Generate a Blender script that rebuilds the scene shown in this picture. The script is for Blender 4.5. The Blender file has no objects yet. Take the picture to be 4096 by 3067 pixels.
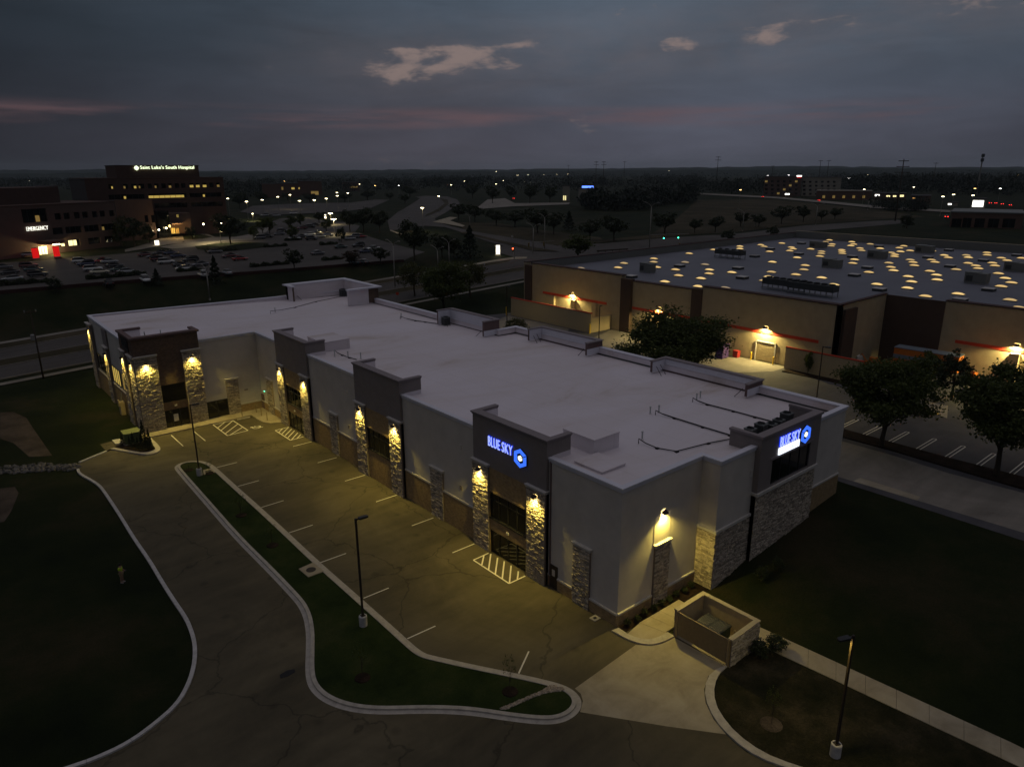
import bpy, bmesh, math, random
import numpy as np
from mathutils import Vector, Matrix, geometry
R = math.radians
random.seed(7); rng = np.random.default_rng(7)
scene = bpy.context.scene
COL = scene.collection

# ---------------------------------------------------------------- camera
F_PX, PITCH, ROLL, YAW = 2849.25, 0.29018, -0.00499, 0.87024      # solved from the building's edges
CAM = np.array([-36.078, -30.570, 33.272])
IW, IH = 4096.0, 3067.0
_fw = np.array([math.cos(YAW)*math.cos(PITCH), math.sin(YAW)*math.cos(PITCH), -math.sin(PITCH)])
_rt = np.array([math.sin(YAW), -math.cos(YAW), 0.0]); _up = np.cross(_rt, _fw)
_r2 = math.cos(ROLL)*_rt + math.sin(ROLL)*_up; _u2 = -math.sin(ROLL)*_rt + math.cos(ROLL)*_up
cd = bpy.data.cameras.new('camera'); cam = bpy.data.objects.new('camera', cd); COL.objects.link(cam)
cd.sensor_fit = 'HORIZONTAL'; cd.sensor_width = 36.0; cd.lens = 36.0*F_PX/IW; cd.clip_start = 0.5; cd.clip_end = 40000
cam.matrix_world = Matrix(((_r2[0], _u2[0], -_fw[0], CAM[0]), (_r2[1], _u2[1], -_fw[1], CAM[1]), (_r2[2], _u2[2], -_fw[2], CAM[2]), (0, 0, 0, 1)))
scene.camera = cam

# ---------------------------------------------------------------- sky
world = bpy.data.worlds.new('World'); scene.world = world; world.use_nodes = True
wt = world.node_tree; wn = wt.nodes; wl = wt.links; wn.clear()
def W(t, **k):
    n = wn.new(t)
    for a, b in k.items(): setattr(n, a, b)
    return n
def wmath(op, a, b=None, c=None, clamp=False):
    n = W('ShaderNodeMath', operation=op, use_clamp=clamp)
    for i, v in enumerate((a, b, c)):
        if v is None: continue
        if isinstance(v, (int, float)): n.inputs[i].default_value = v
        else: wl.new(v, n.inputs[i])
    return n.outputs[0]
def wdot(v, vec):
    n = W('ShaderNodeVectorMath', operation='DOT_PRODUCT'); wl.new(v, n.inputs[0]); n.inputs[1].default_value = vec; return n.outputs['Value']
def wsmooth(x, a, b):
    n = W('ShaderNodeMapRange', interpolation_type='SMOOTHSTEP'); wl.new(x, n.inputs[0]); n.inputs[1].default_value = a; n.inputs[2].default_value = b; return n.outputs[0]
def wmix(f, a, b):
    n = W('ShaderNodeMix', data_type='RGBA')
    if isinstance(f, float): n.inputs['Factor'].default_value = f
    else: wl.new(f, n.inputs['Factor'])
    for s, v in ((6, a), (7, b)):
        if isinstance(v, tuple): n.inputs[s].default_value = (*v, 1)
        else: wl.new(v, n.inputs[s])
    return n.outputs[2]
tc = W('ShaderNodeTexCoord'); D = tc.outputs['Generated']
fx = wdot(D, (math.cos(YAW), math.sin(YAW), 0)); rx = wdot(D, (math.sin(YAW), -math.cos(YAW), 0)); ez = wdot(D, (0, 0, 1))
az = wmath('ARCTAN2', rx, fx)                     # azimuth, right positive, 0 = towards the afterglow
el = wmath('ARCSINE', ez)
cmb = W('ShaderNodeCombineXYZ'); wl.new(az, cmb.inputs[0]); wl.new(el, cmb.inputs[1])
def wnoise(sx, sy, off, scale, detail=6, rough=.55, dist=0.0):
    m = W('ShaderNodeMapping'); wl.new(cmb.outputs[0], m.inputs[0]); m.inputs['Scale'].default_value = (sx, sy, 1); m.inputs['Location'].default_value = (off, off*.7, 0)
    n = W('ShaderNodeTexNoise', noise_dimensions='2D'); wl.new(m.outputs[0], n.inputs[0]); n.inputs['Scale'].default_value = scale; n.inputs['Detail'].default_value = detail; n.inputs['Roughness'].default_value = rough; n.inputs['Distortion'].default_value = dist
    return n.outputs[0]
# overcast dome: brighter overhead (CIE overcast), a little brighter towards the afterglow
up_f = wmath('MULTIPLY_ADD', wmath('MAXIMUM', ez, 0.0), 0.74, 0.29)
glow = wmath('MULTIPLY_ADD', wsmooth(wmath('ABSOLUTE', wmath('SUBTRACT', az, 0.24)), 1.0, 0.0), 0.86, 0.27)
hi_f = wsmooth(ez, .15, .75); glow = wmath('ADD', wmath('MULTIPLY', glow, wmath('SUBTRACT', 1.0, hi_f)), wmath('MULTIPLY', hi_f, 0.92))
big = wnoise(1.2, 4.0, 3.1, 2.2, 4, .5)
lay = wnoise(1.3, 6.5, 5.7, 4.2, 8, .6, .35)
soft = wmath('MULTIPLY', wmath('MULTIPLY_ADD', big, 0.60, 0.71), wmath('MULTIPLY_ADD', lay, 0.55, 0.73))
lum = wmath('MULTIPLY', wmath('MULTIPLY', up_f, glow), soft)
tint = wmix(wsmooth(el, .17, .02), (.64, .86, 1.16), (.92, .97, 1.30))
tint = wmix(wsmooth(ez, .25, .8), tint, (1.03, .97, 1.06))
# low pink streak over the horizon
st = wmath('MULTIPLY', wsmooth(el, .048, .062), wsmooth(el, .084, .066))
stn = wmath('MULTIPLY', st, wsmooth(wnoise(2.0, 26.0, 9.2, 1.6, 5, .6), .38, .72))
# torn gaps in the cloud deck, along a line that climbs to the right; noise tears their edges
gl2 = wmath('SUBTRACT', el, wmath('MULTIPLY_ADD', wmath('MULTIPLY', az, az), 0.075, wmath('MULTIPLY_ADD', az, 0.03, 0.139)))
def blob(c, w, lo, hi):
    return wmath('MULTIPLY', wsmooth(wmath('ABSOLUTE', wmath('SUBTRACT', az, c)), w, w*.15), wmath('MULTIPLY', wsmooth(gl2, lo, lo*.2), wsmooth(gl2, hi, hi*.55)))
field = blob(-.02, .20, -.034, .024)
for args in ((-.12, .10, -.045, .018), (.21, .075, -.020, .014), (.31, .085, -.028, .016), (.40, .07, -.016, .012), (.60, .24, -.026, .026)): field = wmath('MAXIMUM', field, blob(*args))
gn = wmath('ADD', wmath('MULTIPLY', wnoise(1.0, 2.2, 2.35, 7.0, 9, .58, .3), .7), wmath('MULTIPLY', wnoise(1.0, 3.2, 6.1, 22.0, 6, .6, .2), .3))
gf = wmath('MULTIPLY_ADD', field, .46, wmath('MULTIPLY_ADD', gn, 2.2, -1.10))
gaps = wsmooth(gf, .36, .66)
deck = W('ShaderNodeVectorMath', operation='SCALE'); wl.new(tint, deck.inputs[0]); wl.new(wmath('MULTIPLY', lum, 0.200), deck.inputs['Scale'])
c1 = wmix(wmath('MULTIPLY', stn, .62), deck.outputs[0], (.125, .072, .078))
halo = wmath('MULTIPLY', wmath('MULTIPLY', wsmooth(wmath('ABSOLUTE', gl2), .075, .0), wmath('MULTIPLY', wsmooth(az, -.42, -.05), wsmooth(az, 1.2, .4))), wmath('MULTIPLY_ADD', gn, .9, -.18))
c1 = wmix(halo, c1, (.135, .108, .112))
c2 = wmix(wmath('MULTIPLY', gaps, .66), c1, (.25, .185, .165))
sky = W('ShaderNodeTexSky', sky_type='NISHITA'); sky.sun_disc = False; sky.sun_elevation = R(1.0); sky.sun_rotation = R(90)-YAW-R(8)
bg = W('ShaderNodeBackground'); wl.new(c2, bg.inputs[0]); bg.inputs[1].default_value = 1.0
bg2 = W('ShaderNodeBackground'); wl.new(sky.outputs[0], bg2.inputs[0]); bg2.inputs[1].default_value = 0.0003
addn = W('ShaderNodeAddShader'); wl.new(bg.outputs[0], addn.inputs[0]); wl.new(bg2.outputs[0], addn.inputs[1])
wo = W('ShaderNodeOutputWorld'); wl.new(addn.outputs[0], wo.inputs[0])
sd = bpy.data.lights.new('sun', 'SUN'); sd.energy = 0.02; sd.angle = R(40); sd.color = (1, .86, .76)
so = bpy.data.objects.new('sun', sd); COL.objects.link(so)
so.rotation_euler = (R(80), 0, YAW-R(90)+R(180))
scene.view_settings.view_transform = 'Standard'; scene.view_settings.look = 'None'; scene.view_settings.exposure = 0.2; scene.view_settings.gamma = 1.0
scene.cycles.max_bounces = 5; scene.cycles.diffuse_bounces = 2; scene.cycles.glossy_bounces = 3; scene.cycles.transparent_max_bounces = 6
scene.cycles.sample_clamp_indirect = 3.0; scene.cycles.use_denoising = True; scene.cycles.caustics_reflective = False

# ---------------------------------------------------------------- terrain heights and photo rays
def ss(a, b, t):
    t = np.clip((np.asarray(t, float)-a)/(b-a), 0, 1); return t*t*(3-2*t)
def T(x, y):
    x = np.asarray(x, float); y = np.asarray(y, float)
    site = np.interp(x, [10, 15, 24.5, 31], [0, 1.1, 1.95, 2.5])
    road = np.interp(x, [-200, -30, 60, 130, 250], [.0, .5, 4.3, 7.0, 8.0]) + np.clip((y-108)*.03, 0, 1)
    plat = 8 + 1.5*ss(185, 300, y)*(1-ss(120, 240, x))
    z = site*(1-ss(99, 108, y)) + road*ss(99, 108, y)
    w = ss(139, 161, y); z = z*(1-w) + plat*w
    w = ss(196, 236, x); z = z*(1-w) + plat*w
    return z
def ray(px, py): return _fw + _r2*(px-IW/2)/F_PX - _u2*(py-IH/2)/F_PX
def atz(px, py, z):
    d = ray(px, py); return CAM + d*((z-CAM[2])/d[2])
def atx(px, py, x):
    d = ray(px, py); return CAM + d*((x-CAM[0])/d[0])
def aty(px, py, y):
    d = ray(px, py); return CAM + d*((y-CAM[1])/d[1])
def atplane(px, py, P, n):
    d = ray(px, py); n = np.asarray(n, float); return CAM + d*(np.dot(np.asarray(P, float)-CAM, n)/np.dot(d, n))
def G(px, py):
    """photo pixel -> point on the terrain"""
    d = ray(px, py); d = d/np.linalg.norm(d); t = 20.0; prev = t
    while t < 12000:
        q = CAM + d*t
        if q[2] < T(q[0], q[1]): break
        prev = t; t += max(.6, t*.006)
    a, b = prev, t
    for _ in range(22):
        m = (a+b)/2; q = CAM + d*m
        if q[2] < T(q[0], q[1]): b = m
        else: a = m
    q = CAM + d*b; q[2] = float(T(q[0], q[1])); return q
def Gs(pts, x0=0, y0=0, s=1.0): return [G(x0+a*s, y0+b*s) for a, b in pts]
def screen_x(P):
    d = np.asarray(P, float)-CAM; return float(IW/2 + F_PX*(d@_r2)/(d@_fw))

# ---------------------------------------------------------------- materials
MATS = {}
def new_mat(name):
    m = bpy.data.materials.new(name); m.use_nodes = True; MATS[name] = m
    return m, m.node_tree.nodes, m.node_tree.links, m.node_tree.nodes['Principled BSDF']
def P(name, col, rough=.8, var=.0, vscale=3.0, bump=.0, bscale=30.0, metal=0.0, spec=.3, island=0.0, col2=None, emit=None, es=0.0, stretch=None, coat=0.0):
    """principled material with two octaves of procedural colour variation, optional bump and per-piece variation"""
    m, n, l, b = new_mat(name)
    b.inputs['Roughness'].default_value = rough; b.inputs['Metallic'].default_value = metal
    b.inputs['Specular IOR Level'].default_value = spec; b.inputs['Coat Weight'].default_value = coat
    c = (*col, 1); b.inputs['Base Color'].default_value = c; src = None
    t = n.new('ShaderNodeTexCoord')
    vec = t.outputs['Object']
    if stretch:
        mp = n.new('ShaderNodeMapping'); l.new(vec, mp.inputs[0]); mp.inputs['Scale'].default_value = stretch; vec = mp.outputs[0]
    if var > 0:
        nz = n.new('ShaderNodeTexNoise'); l.new(vec, nz.inputs[0]); nz.inputs['Scale'].default_value = vscale; nz.inputs['Detail'].default_value = 8; nz.inputs['Roughness'].default_value = .65
        cr = n.new('ShaderNodeMapRange'); l.new(nz.outputs[0], cr.inputs[0]); cr.inputs[1].default_value = .3; cr.inputs[2].default_value = .7
        mx = n.new('ShaderNodeMix'); mx.data_type = 'RGBA'; l.new(cr.outputs[0], mx.inputs['Factor'])
        c2 = col2 or tuple(v*(1-var) for v in col); hi = tuple(min(1, v*(1+var*.6)) for v in col)
        mx.inputs[6].default_value = (*c2, 1); mx.inputs[7].default_value = (*hi, 1); src = mx.outputs[2]
    if island > 0:
        g = n.new('ShaderNodeNewGeometry'); mr = n.new('ShaderNodeMapRange'); l.new(g.outputs['Random Per Island'], mr.inputs[0]); mr.inputs[3].default_value = 1-island; mr.inputs[4].default_value = 1+island
        vm = n.new('ShaderNodeVectorMath'); vm.operation = 'SCALE'; l.new(mr.outputs[0], vm.inputs['Scale'])
        if src: l.new(src, vm.inputs[0])
        else: vm.inputs[0].default_value = col
        src = vm.outputs[0]
    if src: l.new(src, b.inputs['Base Color'])
    if bump > 0:
        nb = n.new('ShaderNodeTexNoise'); l.new(vec, nb.inputs[0]); nb.inputs['Scale'].default_value = bscale; nb.inputs['Detail'].default_value = 6
        bp = n.new('ShaderNodeBump'); bp.inputs['Strength'].default_value = bump; bp.inputs['Distance'].default_value = .03; l.new(nb.outputs[0], bp.inputs['Height']); l.new(bp.outputs[0], b.inputs['Normal'])
    if emit: b.inputs['Emission Color'].default_value = (*emit, 1); b.inputs['Emission Strength'].default_value = es
    return m
def brick_mat(name, c1, c2, mortar, axis, scale=1.0, bw=.24, bh=.08):
    m, n, l, b = new_mat(name); b.inputs['Roughness'].default_value = .85; b.inputs['Specular IOR Level'].default_value = .2
    t = n.new('ShaderNodeTexCoord'); sp = n.new('ShaderNodeSeparateXYZ'); l.new(t.outputs['Object'], sp.inputs[0])
    cb = n.new('ShaderNodeCombineXYZ'); l.new(sp.outputs[axis], cb.inputs[0]); l.new(sp.outputs[2], cb.inputs[1])
    br = n.new('ShaderNodeTexBrick'); l.new(cb.outputs[0], br.inputs[0]); br.inputs['Scale'].default_value = scale
    br.inputs['Color1'].default_value = (*c1, 1); br.inputs['Color2'].default_value = (*c2, 1); br.inputs['Mortar'].default_value = (*mortar, 1)
    br.inputs['Brick Width'].default_value = bw; br.inputs['Row Height'].default_value = bh; br.inputs['Mortar Size'].default_value = .006; br.inputs['Bias'].default_value = -.1
    nz = n.new('ShaderNodeTexNoise'); l.new(cb.outputs[0], nz.inputs[0]); nz.inputs['Scale'].default_value = 2.2; nz.inputs['Detail'].default_value = 5
    mr = n.new('ShaderNodeMapRange'); l.new(nz.outputs[0], mr.inputs[0]); mr.inputs[3].default_value = .65; mr.inputs[4].default_value = 1.35
    vm = n.new('ShaderNodeVectorMath'); vm.operation = 'SCALE'; l.new(br.outputs[0], vm.inputs[0]); l.new(mr.outputs[0], vm.inputs['Scale']); l.new(vm.outputs[0], b.inputs['Base Color'])
    bp = n.new('ShaderNodeBump'); bp.inputs['Strength'].default_value = .6; bp.inputs['Distance'].default_value = .01; bp.invert = True; l.new(br.outputs['Fac'], bp.inputs['Height']); l.new(bp.outputs[0], b.inputs['Normal'])
    return m
def E(name, col, s):
    m, n, l, b = new_mat(name); b.inputs['Base Color'].default_value = (*col, 1); b.inputs['Emission Color'].default_value = (*col, 1); b.inputs['Emission Strength'].default_value = s
    return m
def ground_mat(name, dark, mid, light, sc=.06, bump=.5, bsc=9.0):
    """soil / turf: large patches, medium mottling and a fine grain"""
    m, n, l, b = new_mat(name); b.inputs['Roughness'].default_value = .95; b.inputs['Specular IOR Level'].default_value = .1
    t = n.new('ShaderNodeTexCoord')
    def nz(s, d, r=.6):
        q = n.new('ShaderNodeTexNoise'); l.new(t.outputs['Object'], q.inputs[0]); q.inputs['Scale'].default_value = s; q.inputs['Detail'].default_value = d; q.inputs['Roughness'].default_value = r; return q.outputs[0]
    r1 = n.new('ShaderNodeValToRGB'); l.new(nz(sc, 9, .68), r1.inputs[0])
    r1.color_ramp.elements[0].position = .36; r1.color_ramp.elements[0].color = (*dark, 1); r1.color_ramp.elements[1].position = .66; r1.color_ramp.elements[1].color = (*light, 1)
    e = r1.color_ramp.elements.new(.5); e.color = (*mid, 1)
    mr = n.new('ShaderNodeMapRange'); l.new(nz(bsc, 5, .7), mr.inputs[0]); mr.inputs[1].default_value = .25; mr.inputs[2].default_value = .75; mr.inputs[3].default_value = .55; mr.inputs[4].default_value = 1.45
    vm = n.new('ShaderNodeVectorMath'); vm.operation = 'SCALE'; l.new(r1.outputs[0], vm.inputs[0]); l.new(mr.outputs[0], vm.inputs['Scale']); l.new(vm.outputs[0], b.inputs['Base Color'])
    bp = n.new('ShaderNodeBump'); bp.inputs['Strength'].default_value = bump; bp.inputs['Distance'].default_value = .06; l.new(nz(bsc*2, 4), bp.inputs['Height']); l.new(bp.outputs[0], b.inputs['Normal'])
    return m
def paving_mat(name, dark, mid, light, sc=.12, rough=.85, cracks=False):
    """asphalt / concrete: broad wear, streaks and fine aggregate"""
    m, n, l, b = new_mat(name); b.inputs['Roughness'].default_value = rough; b.inputs['Specular IOR Level'].default_value = .25
    t = n.new('ShaderNodeTexCoord')
    def nz(s, d, r=.6, dist=0.0, stretch=None):
        v = t.outputs['Object']
        if stretch:
            mp = n.new('ShaderNodeMapping'); l.new(v, mp.inputs[0]); mp.inputs['Scale'].default_value = stretch[0]; mp.inputs['Rotation'].default_value = (0, 0, stretch[1]); v = mp.outputs[0]
        q = n.new('ShaderNodeTexNoise'); l.new(v, q.inputs[0]); q.inputs['Scale'].default_value = s; q.inputs['Detail'].default_value = d; q.inputs['Roughness'].default_value = r; q.inputs['Distortion'].default_value = dist; return q.outputs[0]
    def add(a, c, k):
        q = n.new('ShaderNodeMath'); q.operation = 'MULTIPLY_ADD'; l.new(c, q.inputs[0]); q.inputs[1].default_value = k
        if isinstance(a, float): q.inputs[2].default_value = a
        else: l.new(a, q.inputs[2])
        return q.outputs[0]
    f = add(0.0, nz(sc, 8, .68, .6), .62); f = add(f, nz(.35, 7, .6, .2, ((.25, 2.2, 1), R(35))), .25); f = add(f, nz(38, 4, .8), .13)
    r1 = n.new('ShaderNodeValToRGB'); l.new(f, r1.inputs[0])
    r1.color_ramp.elements[0].position = .36; r1.color_ramp.elements[0].color = (*dark, 1); r1.color_ramp.elements[1].position = .64; r1.color_ramp.elements[1].color = (*light, 1)
    e = r1.color_ramp.elements.new(.5); e.color = (*mid, 1); src = r1.outputs[0]
    if cracks:                                        # sealed cracks and oil spots
        wv = n.new('ShaderNodeVectorMath'); wv.operation = 'ADD'; nn = n.new('ShaderNodeTexNoise'); l.new(t.outputs['Object'], nn.inputs[0]); nn.inputs['Scale'].default_value = .5; nn.inputs['Detail'].default_value = 6
        sc2 = n.new('ShaderNodeVectorMath'); sc2.operation = 'SCALE'; l.new(nn.outputs['Color'], sc2.inputs[0]); sc2.inputs['Scale'].default_value = 2.4; l.new(t.outputs['Object'], wv.inputs[0]); l.new(sc2.outputs[0], wv.inputs[1])
        vr = n.new('ShaderNodeTexVoronoi'); vr.feature = 'DISTANCE_TO_EDGE'; l.new(wv.outputs[0], vr.inputs[0]); vr.inputs['Scale'].default_value = .085
        mk = n.new('ShaderNodeMapRange'); l.new(vr.outputs['Distance'], mk.inputs[0]); mk.inputs[1].default_value = .002; mk.inputs[2].default_value = .008; mk.inputs[3].default_value = .62; mk.inputs[4].default_value = 1.0
        v2 = n.new('ShaderNodeTexVoronoi'); l.new(t.outputs['Object'], v2.inputs[0]); v2.inputs['Scale'].default_value = .42
        m2 = n.new('ShaderNodeMapRange'); l.new(v2.outputs['Distance'], m2.inputs[0]); m2.inputs[1].default_value = .06; m2.inputs[2].default_value = .20; m2.inputs[3].default_value = .72; m2.inputs[4].default_value = 1.0
        pr = n.new('ShaderNodeMath'); pr.operation = 'MULTIPLY'; l.new(mk.outputs[0], pr.inputs[0]); l.new(m2.outputs[0], pr.inputs[1]); sv = n.new('ShaderNodeVectorMath'); sv.operation = 'SCALE'; l.new(src, sv.inputs[0]); l.new(pr.outputs[0], sv.inputs['Scale']); src = sv.outputs[0]
    l.new(src, b.inputs['Base Color'])
    bp = n.new('ShaderNodeBump'); bp.inputs['Strength'].default_value = .35; bp.inputs['Distance'].default_value = .01; l.new(nz(60, 3), bp.inputs['Height']); l.new(bp.outputs[0], b.inputs['Normal'])
    return m
ground_mat('turf', (.006, .010, .003), (.013, .018, .005), (.032, .027, .012), .07)
ground_mat('rough_lawn', (.009, .011, .004), (.022, .020, .010), (.052, .042, .024), .28, .9, 6)
ground_mat('lawn', (.010, .019, .004), (.019, .031, .007), (.034, .042, .013), .25)
ground_mat('dry_turf', (.030, .026, .014), (.046, .038, .020), (.075, .060, .036), .05)
ground_mat('mulch', (.012, .008, .006), (.022, .014, .010), (.04, .026, .018), .8, .9, 14)
ground_mat('soil', (.05, .038, .026), (.075, .058, .042), (.11, .085, .062), .3)
paving_mat('asphalt', (.052, .044, .027), (.088, .074, .045), (.130, .108, .066), cracks=True)
paving_mat('asphalt_dark', (.05, .048, .052), (.075, .072, .078), (.11, .105, .108))
paving_mat('road_asphalt', (.05, .044, .040), (.072, .063, .056), (.10, .088, .078), .05)
paving_mat('concrete', (.23, .195, .135), (.325, .28, .20), (.40, .35, .26), .35)
paving_mat('lane_concrete', (.14, .125, .105), (.21, .19, .16), (.28, .25, .215), .12)
P('kerb', (.42, .385, .335), .85, .25, 2.2, .2, 40)
P('kerb_pale', (.50, .48, .46), .85, .25, 2.2, .2, 40)
P('line_paint', (.72, .69, .60), .7, .25, 14)
P('yellow_paint', (.75, .48, .03), .6, .2, 8)
P('stucco', (.56, .52, .475), .9, .12, .5, .25, 55)
P('stucco_taupe', (.23, .20, .19), .9, .10, 1.0, .25, 55)
P('stucco_brown', (.15, .10, .095), .9, .12, 1.0, .25, 55)
P('trim', (.55, .52, .48), .75, .10, 2.0)
P('taupe_trim', (.24, .205, .21), .75, .12, 2.0)
P('coping', (.66, .65, .72), .55, .06, 1.2)
brick_mat('brick_x', (.27, .185, .090), (.38, .265, .135), (.30, .245, .17), 1)
brick_mat('brick_y', (.27, .185, .090), (.38, .265, .135), (.30, .245, .17), 0)
brick_mat('brick_dark', (.105, .068, .048), (.15, .098, .07), (.13, .105, .085), 0)
P('stone', (.40, .345, .275), .9, .35, 5.0, .5, 26, island=.45)
P('stone_backing', (.19, .155, .135), .95)
P('glass', (.006, .007, .008), .04, spec=.5)
P('mullion', (.02, .02, .022), .45, spec=.4)
P('metal_black', (.018, .017, .018), .45, .2, 6, spec=.4)
P('bronze', (.035, .026, .02), .5, .2, 6)
P('galv', (.30, .30, .30), .5, .2, 5, metal=.4)
P('pvc', (.42, .44, .43), .6)
P('condenser', (.05, .055, .055), .6, .2, 6)
P('condenser_top', (.13, .14, .14), .5, .2, 6)
P('pipe_black', (.012, .012, .014), .7)
P('gate_brown', (.27, .205, .115), .6, .12, 4); P('cap_tan', (.36, .315, .24), .85, .15, 3)
P('block_tan', (.40, .32, .20), .9, .12, 3, .3, 30)
P('dumpster_green', (.02, .05, .045), .5, .3, 5)
P('lid_black', (.13, .13, .115), .30, .2, 6, spec=.5)
P('pad_green', (.09, .115, .05), .6, .12, 3)
P('bark', (.06, .045, .03), .9, .4, 8, .8, 20)
P('rock', (.15, .14, .125), .9, .3, 6, .5, 18, island=.45)
P('gravel', (.36, .30, .23), .9, .3, 9, .5, 30, island=.4)
# roof membrane: long lapped seams, faint dust and rust-tinted water stains
m, n, l, b = new_mat('membrane'); b.inputs['Roughness'].default_value = .65
t = n.new('ShaderNodeTexCoord'); sp = n.new('ShaderNodeSeparateXYZ'); l.new(t.outputs['Object'], sp.inputs[0])
sm = n.new('ShaderNodeMath'); sm.operation = 'PINGPONG'; l.new(sp.outputs[0], sm.inputs[0]); sm.inputs[1].default_value = 1.52
sl = n.new('ShaderNodeMapRange'); l.new(sm.outputs[0], sl.inputs[0]); sl.inputs[1].default_value = .0; sl.inputs[2].default_value = .05; sl.inputs[3].default_value = .84; sl.inputs[4].default_value = 1.0
mp = n.new('ShaderNodeMapping'); l.new(t.outputs['Object'], mp.inputs[0]); mp.inputs['Scale'].default_value = (.35, .9, 1)
nz = n.new('ShaderNodeTexNoise'); l.new(mp.outputs[0], nz.inputs[0]); nz.inputs['Scale'].default_value = .16; nz.inputs['Detail'].default_value = 9; nz.inputs['Roughness'].default_value = .66; nz.inputs['Distortion'].default_value = .5
rp = n.new('ShaderNodeValToRGB'); l.new(nz.outputs[0], rp.inputs[0])
rp.color_ramp.elements[0].position = .28; rp.color_ramp.elements[0].color = (.52, .43, .38, 1); rp.color_ramp.elements[1].position = .62; rp.color_ramp.elements[1].color = (.74, .68, .73, 1)
e = rp.color_ramp.elements.new(.43); e.color = (.69, .62, .64, 1)
vm = n.new('ShaderNodeVectorMath'); vm.operation = 'SCALE'; l.new(rp.outputs[0], vm.inputs[0]); l.new(sl.outputs[0], vm.inputs['Scale']); l.new(vm.outputs[0], b.inputs['Base Color'])
def leaf_mat(name, a, bcol, back=.35):
    m, n, l, b = new_mat(name); b.inputs['Roughness'].default_value = .6; b.inputs['Specular IOR Level'].default_value = .25
    g = n.new('ShaderNodeNewGeometry'); mx = n.new('ShaderNodeMix'); mx.data_type = 'RGBA'; l.new(g.outputs['Random Per Island'], mx.inputs['Factor']); mx.inputs[6].default_value = (*a, 1); mx.inputs[7].default_value = (*bcol, 1)
    l.new(mx.outputs[2], b.inputs['Base Color'])
    tr = n.new('ShaderNodeBsdfTranslucent'); l.new(mx.outputs[2], tr.inputs[0]); ms = n.new('ShaderNodeMixShader'); ms.inputs[0].default_value = back
    l.new(b.outputs[0], ms.inputs[1]); l.new(tr.outputs[0], ms.inputs[2]); l.new(ms.outputs[0], n['Material Output'].inputs[0])
leaf_mat('leaf', (.050, .068, .016), (.10, .12, .03))
leaf_mat('leaf_dark', (.022, .032, .013), (.046, .058, .022), .2)
leaf_mat('leaf_lamp_tint', (.055, .062, .018), (.10, .10, .03))  # yellower leaf, with the lamplight on the roadside trees put into its colour
leaf_mat('needle', (.012, .022, .012), (.030, .042, .020), .15)
leaf_mat('leaf_far', (.012, .019, .012), (.024, .031, .018), .15)
leaf_mat('shrub_red', (.06, .022, .015), (.035, .035, .015), .2)
WARM = (1.0, .76, .15)
E('signal_green', (.05, 1, .55), 8); E('lens_warm', (1.0, .80, .34), 60); E('lens_far', (1.0, .86, .50), 13); E('lens_amber', (1.0, .58, .18), 11); E('lens_white', (1.0, .97, .90), 13)
E('win_glow', (1.0, .70, .16), .38); E('win_dim', (1.0, .66, .18), .12); E('win_bright', (1.0, .86, .42), 1.3)

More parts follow.
